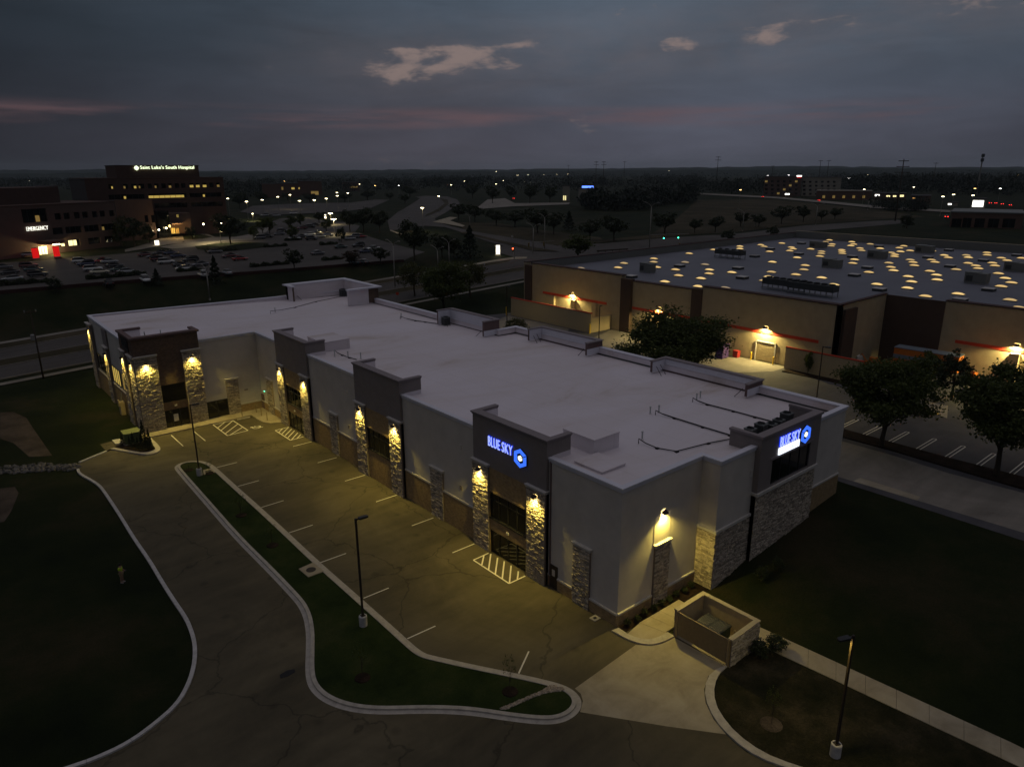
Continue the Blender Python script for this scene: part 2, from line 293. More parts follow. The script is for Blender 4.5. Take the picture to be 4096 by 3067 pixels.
# ---------------------------------------------------------------- mesh helpers
class MB:
    def __init__(s): s.v = []; s.f = []; s.mi = []; s.cur = 0
    def quad(s, *pts):
        i = len(s.v); s.v += [tuple(float(c) for c in p) for p in pts]; s.f.append(tuple(range(i, i+len(pts)))); s.mi.append(s.cur)
    def box(s, x0, x1, y0, y1, z0, z1):
        x0, x1 = sorted((x0, x1)); y0, y1 = sorted((y0, y1)); z0, z1 = sorted((z0, z1)); i = len(s.v)
        s.v += [(x0,y0,z0),(x1,y0,z0),(x1,y1,z0),(x0,y1,z0),(x0,y0,z1),(x1,y0,z1),(x1,y1,z1),(x0,y1,z1)]
        s.f += [(i,i+3,i+2,i+1),(i+4,i+5,i+6,i+7),(i,i+1,i+5,i+4),(i+1,i+2,i+6,i+5),(i+2,i+3,i+7,i+6),(i+3,i,i+4,i+7)]; s.mi += [s.cur]*6
        return s
    def fbox(s, fr, u0, u1, z0, z1, d0, d1):
        o, u, n = fr; i = len(s.v)
        def pt(a, d, z): return (o[0]+u[0]*a+n[0]*d, o[1]+u[1]*a+n[1]*d, z)
        s.v += [pt(u0,d0,z0),pt(u1,d0,z0),pt(u1,d1,z0),pt(u0,d1,z0),pt(u0,d0,z1),pt(u1,d0,z1),pt(u1,d1,z1),pt(u0,d1,z1)]
        F = [(0,3,2,1),(4,5,6,7),(0,1,5,4),(1,2,6,5),(2,3,7,6),(3,0,4,7)]
        flip = (u[0]*n[1]-u[1]*n[0])*(u1-u0)*(d1-d0) < 0
        for f in F: s.f.append(tuple(i+k for k in (f[::-1] if flip else f))); s.mi.append(s.cur)
        return s
    def prism(s, poly, z0, z1, bottom=True, top=True):
        k = len(poly); i = len(s.v); a = sum(poly[j][0]*poly[(j+1) % k][1]-poly[(j+1) % k][0]*poly[j][1] for j in range(k))
        if a < 0: poly = poly[::-1]
        z0 = z0 if hasattr(z0, '__len__') else [z0]*k; z1 = z1 if hasattr(z1, '__len__') else [z1]*k
        s.v += [(float(q[0]), float(q[1]), float(z0[j])) for j, q in enumerate(poly)] + [(float(q[0]), float(q[1]), float(z1[j])) for j, q in enumerate(poly)]
        for j in range(k): s.f.append((i+j, i+(j+1) % k, i+k+(j+1) % k, i+k+j)); s.mi.append(s.cur)
        if top: s.f.append(tuple(range(i+k, i+2*k))); s.mi.append(s.cur)
        if bottom: s.f.append(tuple(range(i+k-1, i-1, -1))); s.mi.append(s.cur)
        return s
    def tube(s, path, r, n=6, cap=True):
        path = [np.asarray(q, float) for q in path]; k = len(path); rs = r if hasattr(r, '__len__') else [r]*k; i = len(s.v)
        for j, q in enumerate(path):
            d = path[min(j+1, k-1)]-path[max(j-1, 0)]; d = d/(np.linalg.norm(d)+1e-9)
            a = np.cross(d, (0, 0, 1) if abs(d[2]) < .9 else (1, 0, 0)); a /= np.linalg.norm(a); b = np.cross(d, a)
            for m in range(n):
                t = 2*math.pi*m/n; s.v.append(tuple(q+rs[j]*(math.cos(t)*a+math.sin(t)*b)))
        for j in range(k-1):
            for m in range(n):
                s.f.append((i+j*n+m, i+j*n+(m+1) % n, i+(j+1)*n+(m+1) % n, i+(j+1)*n+m)); s.mi.append(s.cur)
        if cap: s.f.append(tuple(i+m for m in range(n))[::-1]); s.mi.append(s.cur); s.f.append(tuple(i+(k-1)*n+m for m in range(n))); s.mi.append(s.cur)
        return s
    def lathe(s, prof, n=10, c=(0, 0), z=0.0):
        i = len(s.v); k = len(prof)
        for r, h in prof:
            for m in range(n): t = 2*math.pi*m/n; s.v.append((c[0]+r*math.cos(t), c[1]+r*math.sin(t), z+h))
        for j in range(k-1):
            for m in range(n): s.f.append((i+j*n+m, i+j*n+(m+1) % n, i+(j+1)*n+(m+1) % n, i+(j+1)*n+m)); s.mi.append(s.cur)
        s.f.append(tuple(i+m for m in range(n))[::-1]); s.f.append(tuple(i+(k-1)*n+m for m in range(n))); s.mi += [s.cur]*2
        return s
    def mesh(s, name, mats):
        me = bpy.data.meshes.new(name); me.from_pydata(s.v, [], s.f)
        for m in ([mats] if isinstance(mats, str) else mats): me.materials.append(MATS[m])
        if any(s.mi): me.polygons.foreach_set('material_index', s.mi)
        me.update(); return me
    def obj(s, name, mats, parent=None, loc=None, smooth=False):
        return link(name, s.mesh(name, mats), parent, loc, smooth)
def link(name, me, parent=None, loc=None, smooth=False):
    o = bpy.data.objects.new(name, me); COL.objects.link(o)
    if smooth: me.polygons.foreach_set('use_smooth', [True]*len(me.polygons))
    if parent: o.parent = parent
    if loc is not None: o.location = tuple(float(c) for c in loc)
    return o
def tag(o, label=None, cat=None, group=None, kind=None):
    if label: o['label'] = label
    if cat: o['category'] = cat
    if group: o['group'] = group
    if kind: o['kind'] = kind
    return o
def thing(name, label, cat, loc=(0, 0, 0), rz=0.0, group=None, scale=None):
    o = bpy.data.objects.new(name, None); COL.objects.link(o); o.location = tuple(float(c) for c in loc); o.rotation_euler = (0, 0, rz); o.empty_display_size = .3
    if scale: o.scale = scale if hasattr(scale, '__len__') else (scale,)*3
    return tag(o, label, cat, group)
def dup(root, loc, rz=0.0, scale=None, label=None):
    r = root.copy(); COL.objects.link(r); r.location = tuple(float(c) for c in loc); r.rotation_euler = (0, 0, rz)
    if scale: r.scale = scale if hasattr(scale, '__len__') else (scale,)*3
    if label: r['label'] = label
    for ch in list(root.children):
        c = ch.copy(); COL.objects.link(c); c.parent = r
        for g in list(ch.children): d = g.copy(); COL.objects.link(d); d.parent = c
    return r
def light(kind, name, loc, energy, col=WARM, parent=None, spot=150, blend=.5, size=.12, rot=(0, 0, 0)):
    d = bpy.data.lights.new(name, kind); d.energy = energy; d.color = col
    if kind == 'SPOT': d.spot_size = R(spot); d.spot_blend = blend; d.shadow_soft_size = size
    elif kind == 'POINT': d.shadow_soft_size = size
    elif kind == 'AREA': d.size = size
    o = bpy.data.objects.new(name, d); COL.objects.link(o); o.location = tuple(float(c) for c in loc); o.rotation_euler = rot
    if parent: o.parent = parent
    return o
ORD = ['first','second','third','fourth','fifth','sixth','seventh','eighth','ninth','tenth','eleventh','twelfth','thirteenth','fourteenth','fifteenth','sixteenth','seventeenth','eighteenth','nineteenth']
def ordinal(i):
    if i < 19: return ORD[i]
    n = i+1; tens = {2:'twent',3:'thirt',4:'fort',5:'fift',6:'sixt',7:'sevent',8:'eight',9:'ninet'}[n//10]
    return tens+'ieth' if n % 10 == 0 else tens+'y-'+ORD[n % 10-1]
def number_left_to_right(objs, fmt):
    """fmt holds {n}; things are told apart by their order in the photograph"""
    for i, o in enumerate(sorted(objs, key=lambda o: screen_x(o.matrix_basis.translation))): o['label'] = fmt.format(n=ordinal(i))
def frame(o, u, n): return (tuple(o), tuple(u), tuple(n))
def resample(pts, step, closed=False):
    pts = [np.asarray(q, float)[:2] for q in pts]; out = []
    k = len(pts); m = k if closed else k-1
    for i in range(m):
        a, b = pts[i], pts[(i+1) % k]; s = max(1, int(math.ceil(np.linalg.norm(b-a)/step)))
        out += [a+(b-a)*j/s for j in range(s)]
    if not closed: out.append(pts[-1])
    return out
def smooth_pts(pts, closed=True, it=2):
    pts = [np.asarray(q, float)[:2] for q in pts]
    for _ in range(it):
        k = len(pts); new = []
        for i in range(k if closed else k-1):
            a, b = pts[i], pts[(i+1) % k]; new += [a*.75+b*.25, a*.25+b*.75]
        if not closed: new = [pts[0]]+new+[pts[-1]]
        pts = new
    return pts
def offset(pts, d, closed=True):
    k = len(pts); out = []
    for i in range(k):
        a = pts[(i-1) % k] if closed or i > 0 else pts[i]; b = pts[(i+1) % k] if closed or i < k-1 else pts[i]
        t = np.asarray(b, float)-np.asarray(a, float); t /= np.linalg.norm(t)+1e-9; out.append(np.asarray(pts[i], float)+d*np.array((-t[1], t[0])))
    return out
def area(poly): return sum(poly[i][0]*poly[(i+1) % len(poly)][1]-poly[(i+1) % len(poly)][0]*poly[i][1] for i in range(len(poly)))/2
def ccw(poly): return poly if area(poly) > 0 else poly[::-1]
def drape(name, poly, off, mat, step=4.0, parent=None):
    """sheet that follows the terrain inside a polygon"""
    b = resample(ccw([np.asarray(q)[:2] for q in poly]), step, True); k = len(b); pts = list(b)
    A = np.array(b); x0, y0 = A.min(0); x1, y1 = A.max(0)
    def inside(q):
        c = False; j = k-1
        for i in range(k):
            if (b[i][1] > q[1]) != (b[j][1] > q[1]) and q[0] < (b[j][0]-b[i][0])*(q[1]-b[i][1])/(b[j][1]-b[i][1])+b[i][0]: c = not c
            j = i
        return c
    for x in np.arange(x0+step/2, x1, step):
        for y in np.arange(y0+step/2, y1, step):
            if inside((x, y)) and np.min(np.abs(A-(x, y)).max(1)) > step*.3: pts.append(np.array((x, y)))
    vs, es, fs, *_ = geometry.delaunay_2d_cdt([Vector(q) for q in pts], [(i, (i+1) % k) for i in range(k)], [list(range(k))], 1, 1e-4)
    zs = T(np.array([q.x for q in vs]), np.array([q.y for q in vs]))+off
    me = bpy.data.meshes.new(name); me.from_pydata([(q.x, q.y, float(z)) for q, z in zip(vs, zs)], [], [tuple(f) for f in fs]); me.materials.append(MATS[mat]); me.update()
    if len(me.polygons) and me.polygons[0].normal.z < 0: me.flip_normals()
    return link(name, me, parent)
def ribbon(name, left, right, off, mat, thick=0.0, parent=None, step=3.0):
    """strip between two edge lines that follows the terrain, optionally with a raised body"""
    L0, R0 = [np.asarray(q, float)[:2] for q in left], [np.asarray(q, float)[:2] for q in right]
    n = max(2, int(max(sum(np.linalg.norm(a-b) for a, b in zip(L0, L0[1:])), 1)/step)+1)
    def samp(pl):
        d = np.concatenate([[0], np.cumsum([np.linalg.norm(a-b) for a, b in zip(pl, pl[1:])])]); t = np.linspace(0, d[-1], n)
        return np.stack([np.interp(t, d, [q[i] for q in pl]) for i in (0, 1)], -1)
    a, b = samp(L0), samp(R0); mb = MB()
    za, zb = T(a[:, 0], a[:, 1])+off, T(b[:, 0], b[:, 1])+off
    for i in range(n-1):
        p = [(*a[i], za[i]), (*a[i+1], za[i+1]), (*b[i+1], zb[i+1]), (*b[i], zb[i])]
        if (p[1][0]-p[0][0])*(p[3][1]-p[0][1])-(p[1][1]-p[0][1])*(p[3][0]-p[0][0]) < 0: p = p[::-1]
        mb.quad(*p)
        if thick:
            for e in ((0, 1), (2, 3)):
                q, w = p[e[0]], p[e[1]]; mb.quad(q, w, (w[0], w[1], w[2]-thick), (q[0], q[1], q[2]-thick))
    return mb.obj(name, mat, parent)
def cut_wall(put, u0, u1, z0, z1, holes):
    """fill a rectangle with blocks, leaving window openings"""
    zs = sorted({z0, z1, *[h[2] for h in holes], *[h[3] for h in holes]}); zs = [z for z in zs if z0 <= z <= z1]
    for a, b in zip(zs, zs[1:]):
        hs = sorted((h[0], h[1]) for h in holes if h[2] <= a+1e-6 and h[3] >= b-1e-6); c = u0
        for h0, h1 in hs:
            if h0 > c+1e-6: put(c, h0, a, b)
            c = max(c, h1)
        if c < u1-1e-6: put(c, u1, a, b)
def text_mesh(body, height, width, depth, bold=0.0, shear=0.0):
    """flat lettering facing +Y-up in local XZ, scaled to width x height, extruded"""
    cu = bpy.data.curves.new('t', 'FONT'); cu.body = body; cu.extrude = .05; cu.offset = bold; cu.shear = shear; cu.resolution_u = 4; cu.space_character = 1.07
    o = bpy.data.objects.new('t', cu); COL.objects.link(o); bpy.context.view_layer.update()
    me = bpy.data.meshes.new_from_object(o.evaluated_get(bpy.context.evaluated_depsgraph_get())); bpy.data.objects.remove(o)
    A = np.array([v.co[:] for v in me.vertices]); mn, mx = A.min(0), A.max(0)
    for v in me.vertices:
        c = v.co; v.co = ((c.x-mn[0])/(mx[0]-mn[0])*width, (c.z-mn[2])/(mx[2]-mn[2])*depth, (c.y-mn[1])/(mx[1]-mn[1])*height)
    me.update(); return me
# ================================================================= setting
def axis(lo, hi, step, far, grow=1.32):
    a = list(np.arange(lo, hi+.01, step)); s = step; x = hi
    while x < far: s *= grow; x += s; a.append(x)
    s = step; x = lo
    while x > -far: s *= grow; x -= s; a.insert(0, x)
    return np.array(a)
gx_, gy_ = axis(-90, 330, 3.0, 8500), axis(-90, 420, 3.0, 8500)
GX, GY = np.meshgrid(gx_, gy_); GZ = T(GX, GY)-.02
nx, ny = len(gx_), len(gy_)
me = bpy.data.meshes.new('ground')
me.from_pydata(np.stack([GX.ravel(), GY.ravel(), GZ.ravel()], -1).tolist(), [], [(j*nx+i, j*nx+i+1, (j+1)*nx+i+1, (j+1)*nx+i) for j in range(ny-1) for i in range(nx-1)])
me.materials.append(MATS['turf']); me.update(); tag(link('ground', me, smooth=True), kind='structure')
def S_(o): return tag(o, kind='structure')
def poly_sheet(name, poly, z, mat, z0=None, parent=None):
    mb = MB(); poly = ccw([np.asarray(q)[:2] for q in poly])
    if z0 is None: mb.quad(*[(q[0], q[1], z) for q in poly])
    else: mb.prism(poly, z0, z, bottom=False)
    return mb.obj(name, mat, parent)
def strip(mb, a, b, w, z):
    a, b = np.asarray(a, float)[:2], np.asarray(b, float)[:2]; t = (b-a)/np.linalg.norm(b-a); n = np.array((-t[1], t[0]))*w/2
    mb.quad((*(a+n), z), (*(a-n), z), (*(b-n), z), (*(b+n), z))
def px0(pts, x0, y0, s): return [atz(x0+a*s, y0+b*s, 0)[:2] for a, b in pts]

# --- front car park
kl = [(426,1806),(317,1851),(306,1866),(312,1878),(317,1896),(376,1928),(403,1948),(435,1994),(480,2062),(534,2152),(598,2243),(646,2325),(696,2404),(746,2476),(771,2538),(782,2593),(778,2663),(756,2737),(711,2817),(622,2896),(512,2976),(378,3038),(293,3067)]
KL = [atz(a, b, 0)[:2] for a, b in kl]
tl = KL[-1]-KL[-2]; KL.append(KL[-1]+tl/np.linalg.norm(tl)*14)
rk_out = px0([(1345,885),(1290,900),(1210,960),(1178,1060),(1190,1165),(1250,1290),(1345,1405),(1500,1540),(1660,1620),(1780,1660)], 2200, 2200, .5236)
tr = rk_out[-1]-rk_out[-2]; rk_out.append(rk_out[-1]+tr/np.linalg.norm(tr)*12)
rk_in = px0([(1352,895),(1300,935),(1262,1010),(1250,1080),(1262,1180),(1310,1270),(1400,1385),(1540,1500),(1700,1590),(1910,1660)], 2200, 2200, .5236)
rk_in.append(rk_in[-1]+tr/np.linalg.norm(tr)*12)
lot = [np.array(q) for q in KL]+[np.array((-42.0, -20)), np.array((-20.0, -30))]+[rk_out[-1]]+[q for q in rk_out[::-1][1:]]+[np.array((2.4, -1.2)), np.array((.3, -.2)), np.array((.3, 69.4)), np.array((-17.0, 69.4)), np.array((-21.5, 68.5))]
S_(poly_sheet('parking_lot', lot, .004, 'asphalt'))
# left kerb, cast in lengths with open joints
kb = S_(bpy.data.objects.new('kerb', None)); COL.objects.link(kb); kb.empty_display_size = .3
def kerb_run(pts, w, z, parent, mat='kerb', seg=3.0, name='kerb_length'):
    pts = resample(pts, .5); lo = offset(pts, w/2, False); hi = offset(pts, -w/2, False); per = max(2, int(seg/.5))
    for i in range(0, len(pts)-1, per):
        j = min(i+per, len(pts)-1)
        if j <= i: break
        a, b = [np.array(q) for q in lo[i:j+1]], [np.array(q) for q in hi[i:j+1]]
        for e in (a, b):
            t = e[-1]-e[-2]; e[-1] = e[-1]-t/np.linalg.norm(t)*.022
        MB().prism(a+b[::-1], -.05, z, bottom=False).obj(name, mat, parent)
kerb_run(smooth_pts(KL[:2], False, 0), .28, .13, kb, 'kerb_pale'); kerb_run(smooth_pts(KL[3:], False, 2), .28, .13, kb, 'kerb_pale')
# planted island with its wide kerb and gutter
isl = [(770,1842),(815,1843),(847,1855),(867,1871),(949,1946),(1045,2030),(1156,2132),(1282,2250),(1454,2400),(1623,2550),(1683,2605),(1715,2618),(1760,2627),(1886,2656),(2076,2694),(2202,2723),(2256,2738),(2297,2760),(2323,2789),(2329,2817),(2316,2852),(2272,2883),(2215,2898),(2139,2896),(2013,2880),(1886,2860),(1760,2853),(1633,2854),(1525,2858),(1430,2852),(1348,2833),(1285,2804),(1247,2770),(1225,2732),(1220,2681),(1223,2611),(1225,2535),(1215,2472),(1196,2428),(1158,2383),(1062,2281),(941,2160),(821,2020),(700,1880),(696,1870),(706,1858),(733,1848)]
ISL = resample(ccw(smooth_pts([atz(a, b, 0)[:2] for a, b in isl], True, 2)), .45, True)
ISL = [np.mean([ISL[(i+k) % len(ISL)] for k in (-2,-1,0,1,2)], 0) for i in range(len(ISL))]
i1, i2 = offset(ISL, .34), offset(ISL, .62); mb = MB(); nI = len(ISL)
gut = MB(); krb = MB()
for i in range(nI):
    j = (i+1) % nI
    gut.quad((*ISL[i], .012), (*ISL[j], .012), (*i1[j], .02), (*i1[i], .02))
    krb.quad((*i1[i], .0), (*i1[j], .0), (*i1[j], .14), (*i1[i], .14)); krb.quad((*i1[i], .14), (*i1[j], .14), (*i2[j], .15), (*i2[i], .15)); krb.quad((*i2[i], .15), (*i2[j], .15), (*i2[j], .02), (*i2[i], .02))
io = tag(bpy.data.objects.new('parking_island', None), 'long planted island with a wide pale kerb in the front car park', 'island'); COL.objects.link(io)
gut.obj('gutter', 'kerb', io); krb.obj('kerb', 'kerb', io)
poly_sheet('turf', i2, .11, 'lawn', 0.0, io)
for q, wx, wy, rz in (((668+38, 0), 0, 0, 0),): pass
pad1 = px0([(1025,1098),(1145,1045),(1235,1118),(1105,1166)], 700, 1750, .4831)
poly_sheet('inlet_slab', pad1, .165, 'concrete', .05, io)
c = np.mean(pad1, 0); MB().lathe([(.42, 0), (.42, .02), (.36, .028)], 16, (c[0], c[1]), .165).obj('manhole_cover', 'bronze', io)
pad2 = px0([(1795,850),(1865,832),(1905,868),(1800,888)], 0, 1500, .4529)
poly_sheet('inlet_slab', pad2, .165, 'concrete', .05, io); c = np.mean(pad2, 0); MB().lathe([(.36, 0), (.36, .02), (.3, .028)], 16, (c[0], c[1]), .165).obj('manhole_cover', 'bronze', io)
def pebbles(name, poly, z, n, r0, r1, mat, label=None, parent=None):
    poly = [np.asarray(q)[:2] for q in poly]; A = np.array(poly); mb = MB(); k = 0
    def ins(q):
        c = False; j = len(poly)-1
        for i in range(len(poly)):
            if (poly[i][1] > q[1]) != (poly[j][1] > q[1]) and q[0] < (poly[j][0]-poly[i][0])*(q[1]-poly[i][1])/(poly[j][1]-poly[i][1])+poly[i][0]: c = not c
            j = i
        return c
    while k < n:
        q = A.min(0)+rng.random(2)*(A.max(0)-A.min(0))
        if not ins(q): continue
        k += 1; r = r0+(r1-r0)*rng.random()**2; i = len(mb.v)
        th = rng.random()*6.28; m = 6
        for lay, (rr, h) in enumerate(((.9, 0), (1.0, .45), (.55, .9))):
            for a in range(m):
                t = th+6.283*a/m; s = rr*r*(.75+.5*rng.random()); mb.v.append((q[0]+s*math.cos(t), q[1]+s*math.sin(t)*.8, z+r*h*(.7+.5*rng.random())-.03))
        for lay in range(2):
            for a in range(m): mb.f.append((i+lay*m+a, i+lay*m+(a+1) % m, i+(lay+1)*m+(a+1) % m, i+(lay+1)*m+a))
        mb.f.append(tuple(i+2*m+a for a in range(m)))
    mb.mi = [0]*len(mb.f)
    o = mb.obj(name, mat, parent); o['kind'] = 'stuff'
    if label: o['label'] = label; o['category'] = 'rocks'
    return o
sw = px0([(1570,1012),(1620,1012),(1680,985),(1800,930),(1890,905),(1990,892),(1960,868),(1895,862),(1840,900),(1720,950)], 1000, 2200, .6329)
pebbles('gravel_swale', sw, .12, 900, .05, .11, 'gravel', parent=io)
rr = px0([(0,815),(150,800),(400,780),(640,790),(700,785),(720,815),(690,835),(600,845),(300,855),(60,872),(0,872)], 0, 1500, .4529)
rr[0] = rr[0]+np.array((-6, 3)); rr[-1] = rr[-1]+np.array((-6, 2))
pebbles('riprap', rr, .02, 620, .10, .30, 'rock', 'strip of loose grey rocks running off the left kerb')
S_(poly_sheet('bare_soil', px0([(0,1000),(130,985),(165,1040),(100,1200),(40,1290),(0,1300)], 0, 1500, .4529), .002, 'soil'))
S_(poly_sheet('bare_soil', px0([(0,330),(120,325),(235,380),(300,480),(460,710),(260,722),(120,600),(0,560)], 0, 1500, .4529), .002, 'soil'))
# concrete apron, walk and landing by the bin store
S_(poly_sheet('concrete_apron', px0([(190,1055),(655,722),(770,730),(860,712),(945,665),(1345,885),(1290,900),(1210,960),(1178,1060),(1190,1165),(1250,1290),(1345,1405),(900,1345),(230,1235),(252,1150),(235,1095)], 2200, 2200, .5236), .009, 'concrete'))
def ring(name, a, b, z, mat):
    n = 26
    def samp(pl):
        pl = smooth_pts(pl, False, 2); d = np.concatenate([[0], np.cumsum([np.linalg.norm(q-w) for q, w in zip(pl, pl[1:])])]); t = np.linspace(0, d[-1], n); return [np.array([np.interp(v, d, [q[i] for q in pl]) for i in (0, 1)]) for v in t]
    A, B = samp(a), samp(b); return S_(MB().prism(A+B[::-1], 0, z, bottom=False).obj(name, mat))
ring('kerb', rk_out, rk_in, .12, 'kerb')
ko = px0([(470,620),(600,695),(740,732),(850,715),(950,665)], 2200, 2200, .5236); ki = px0([(525,600),(590,648),(690,685),(760,690),(840,668),(897,632)], 2200, 2200, .5236)
ring('kerb', ko, ki, .12, 'kerb')
wk = S_(bpy.data.objects.new('walkway', None)); COL.objects.link(wk)
def slabs(parent, a0, a1, b0, b1, n, z, mat='concrete', gap=.02):
    a0, a1, b0, b1 = (np.asarray(q, float)[:2] for q in (a0, a1, b0, b1))
    for i in range(n):
        g = gap/ max(np.linalg.norm(a1-a0), .1)
        t0, t1 = i/n, (i+1)/n-g; MB().prism([a0+(a1-a0)*t0, a0+(a1-a0)*t1, b0+(b1-b0)*t1, b0+(b1-b0)*t0], 0, z, bottom=False).obj('slab', mat, parent)
W1 = px0([(590,640),(760,690),(1115,290),(1180,322),(897,632)], 2200, 2200, .5236)
MB().prism([ki[1], ki[2], ki[3], ki[4], ki[5], np.array((2.1, -2.9)), np.array((1.6, -.9))], 0, .11, bottom=False).obj('landing', 'concrete', wk)
slabs(wk, (1.62, -.88), (6.4, -.95), (2.12, -2.92), (6.3, -2.95), 4, .11)
sw2 = S_(bpy.data.objects.new('sidewalk', None)); COL.objects.link(sw2)
slabs(sw2, (6.25, -8.0), (8.0, -27), (8.15, -6.9), (9.75, -26.6), 10, .05)
slabs(sw2, (6.25, -3.0), (6.25, -8.0), (7.3, -3.0), (8.1, -6.9), 2, .045)
# walk along the rear wing with its front kerb face, ramp and round landing
wf = px0([(605,1370),(760,1340),(920,1307),(1075,1266),(1230,1230),(1370,1200)], 300, 1050, .5133)
wing_walk = S_(bpy.data.objects.new('sidewalk', None)); COL.objects.link(wing_walk)
pts = [np.array((q[0], 66.75)) for q in (wf[0], wf[-1])]
slabs(wing_walk, (-16.6, 66.75), (-2.6, 66.75), (-16.6, 69.05), (-2.6, 69.05), 7, .15)
MB().prism([(-2.6, 66.75), (-2.9, 69.05), (.2, 69.05), (.2, 61.0), (-.6, 61.0), (-1.9, 61.6), (-2.55, 62.8), (-2.6, 64.2)], 0, .14, bottom=False).obj('landing', 'concrete', wing_walk)
pl_k = px0([(975,657),(1255,708),(1310,710),(1400,690),(1425,660),(1400,622),(1335,562)], 0, 1500, .4529); pl_i = px0([(1010,648),(1240,690),(1300,690),(1360,672),(1378,655),(1355,630),(1310,572)], 0, 1500, .4529)
ring('kerb', pl_k, pl_i, .14, 'kerb')
S_(poly_sheet('planting_bed', pl_i+[np.array((-19.5, 66.6)), np.array((-22.3, 64.6))], .09, 'mulch', 0))
S_(poly_sheet('planting_bed', [(.05, -.9), (.05, -.05), (9.55, -.05), (9.55, -1.65), (6.6, -1.65), (6.6, -.9)], .05, 'mulch', 0))
# wheel stop, drain box
# --- painted markings
bays = S_(bpy.data.objects.new('parking_markings', None)); COL.objects.link(bays)
def line(a, b, w=.11, z=.0085): mb = MB(); strip(mb, a, b, w, z); return mb.obj('stall_line', 'line_paint', bays)
for y in (51.6, 44.63, 37.73, 30.84, 23.9, 17.1): line((-.55, y), (-3.07, y))
for a, b, c_, d in ((345,247,513,205),(520,403,695,355),(715,577,900,520),(945,787,1140,722),(1205,1033,1417,957),(1562,1328,1770,1243)):
    q = px0([(a, b), (c_, d)], 700, 1750, .4831); line(q[0], q[1])
for a, b, c_, d in ((995,558,1172,478),(1698,778,1762,638)):
    q = px0([(a, b), (c_, d)], 1000, 2200, .6329); line(q[0], q[1])
line((-13.6, 66.0), (-13.6, 60.9)); line((-10.85, 65.95), (-10.85, 60.9))
def hatch(outline, stripes, s):
    x0, y0, k = s; q = px0(outline, x0, y0, k)
    for a, b in zip(q, q[1:]): line(a, b, .13)
    for a, b, c_, d in stripes: r_ = px0([(a, b), (c_, d)], x0, y0, k); line(r_[0], r_[1], .13, .0088)
hatch([(1508,18),(1412,62),(1638,210),(1740,162)], [(1478,35,1465,92),(1522,22,1508,122),(1565,47,1550,152),(1607,70,1594,180),(1650,97,1640,205),(1696,132,1690,183)], (1000, 2200, .6329))
hatch([(305,1362),(130,1405),(325,1530),(492,1485)], [(222,1383,178,1428),(302,1363,215,1450),(340,1387,255,1473),(377,1408,292,1497),(417,1435,335,1527),(455,1458,410,1505)], (1060, 1280, .314))
hatch([(1075,1263),(1230,1230),(1348,1308),(1188,1348),(1075,1263)], [(1168,1243,1112,1288),(1230,1232,1138,1308),(1268,1258,1168,1335),(1305,1283,1205,1345)], (300, 1050, .5133))
# wheelchair emblem
hc = px0([(1415, 1282)], 300, 1050, .5133)[0]; em = MB()
def arc(c, r, a0, a1, w, n=14):
    for i in range(n):
        t0, t1 = a0+(a1-a0)*i/n, a0+(a1-a0)*(i+1)/n
        em.quad(*[(c[0]+rr_*math.cos(t), c[1]+rr_*math.sin(t), .0088) for rr_, t in ((r-w/2, t0), (r+w/2, t0), (r+w/2, t1), (r-w/2, t1))])
arc(hc, .52, R(160), R(400), .14); arc(hc+np.array((-.55, .35)), .09, 0, 6.28, .18)
strip(em, hc+np.array((-.42, .3)), hc+np.array((.15, .12)), .15, .0088); strip(em, hc+np.array((.15, .12)), hc+np.array((.5, -.45)), .14, .0089); strip(em, hc+np.array((-.1, .2)), hc+np.array((-.05, .55)), .12, .0089); strip(em, hc+np.array((.5, -.45)), hc+np.array((.75, -.4)), .12, .009)
em.obj('wheelchair_emblem', 'line_paint', bays)
ws = MB(); ws.prism([(-.9, -.09), (.9, -.09), (.9, .09), (-.9, .09)], [0]*4, [.12]*4)
o = tag(ws.obj('wheel_stop', 'kerb', None, (-3.9, 66.2, 0)), 'concrete wheel stop at the head of the wheelchair bay', 'wheel stop')
db = thing('drain_box', 'small concrete drain box in the asphalt by the near corner', 'drain', (-1.6, 1.4, 0)); db.location = (*atz(2380, 2472, 0)[:2], .0)
MB().box(-.35, .35, -.3, .3, 0, .05).obj('collar', 'kerb', db); MB().box(-.14, .14, -.12, .12, .05, .06).obj('grate', 'metal_black', db)
q = atz(1148, 2693, 0); MB().box(-.5, .5, -.25, .25, 0, .03)
tag(MB().prism([(-.55,-.2),(-.1,-.32),(.5,-.22),(.6,.1),(.15,.3),(-.45,.2)], 0, .012).obj('tar_patch', 'pipe_black', None, (q[0], q[1], .005)), 'black tar patch on the lane left of the island', 'patch')

# ================================================================= main building
B = thing('storage_building', 'long pale storage building with white flat roof, taupe bays and stone pillars', 'building')
foot = [(0, 0), (9.6, 0), (9.6, -1.7), (30.3, -1.7), (30.3, 47.2), (27.1, 47.2), (27.1, 94.2), (-15.5, 98.7), (-15.7, 69), (0, 69)]
HW, HR = 11.42, 10.75
def RZ(x): return 11.16-.022*max(min(x, 30), -4)
def part(mb, name, mat, parent=None): return mb.obj(name, mat, parent or B)
inn = offset_poly = None
def inset(poly, d):
    poly = ccw([np.array(q, float) for q in poly]); k = len(poly); out = []
    for i in range(k):
        a, b, c = poly[i-1], poly[i], poly[(i+1) % k]; t1 = (b-a)/np.linalg.norm(b-a); t2 = (c-b)/np.linalg.norm(c-b); n1 = np.array((-t1[1], t1[0])); n2 = np.array((-t2[1], t2[0]))
        out.append(b+(n1+n2)*d/(1+np.dot(n1, n2)))
    return out
FO = ccw([np.array(q, float) for q in foot]); FI = inset(FO, .35)
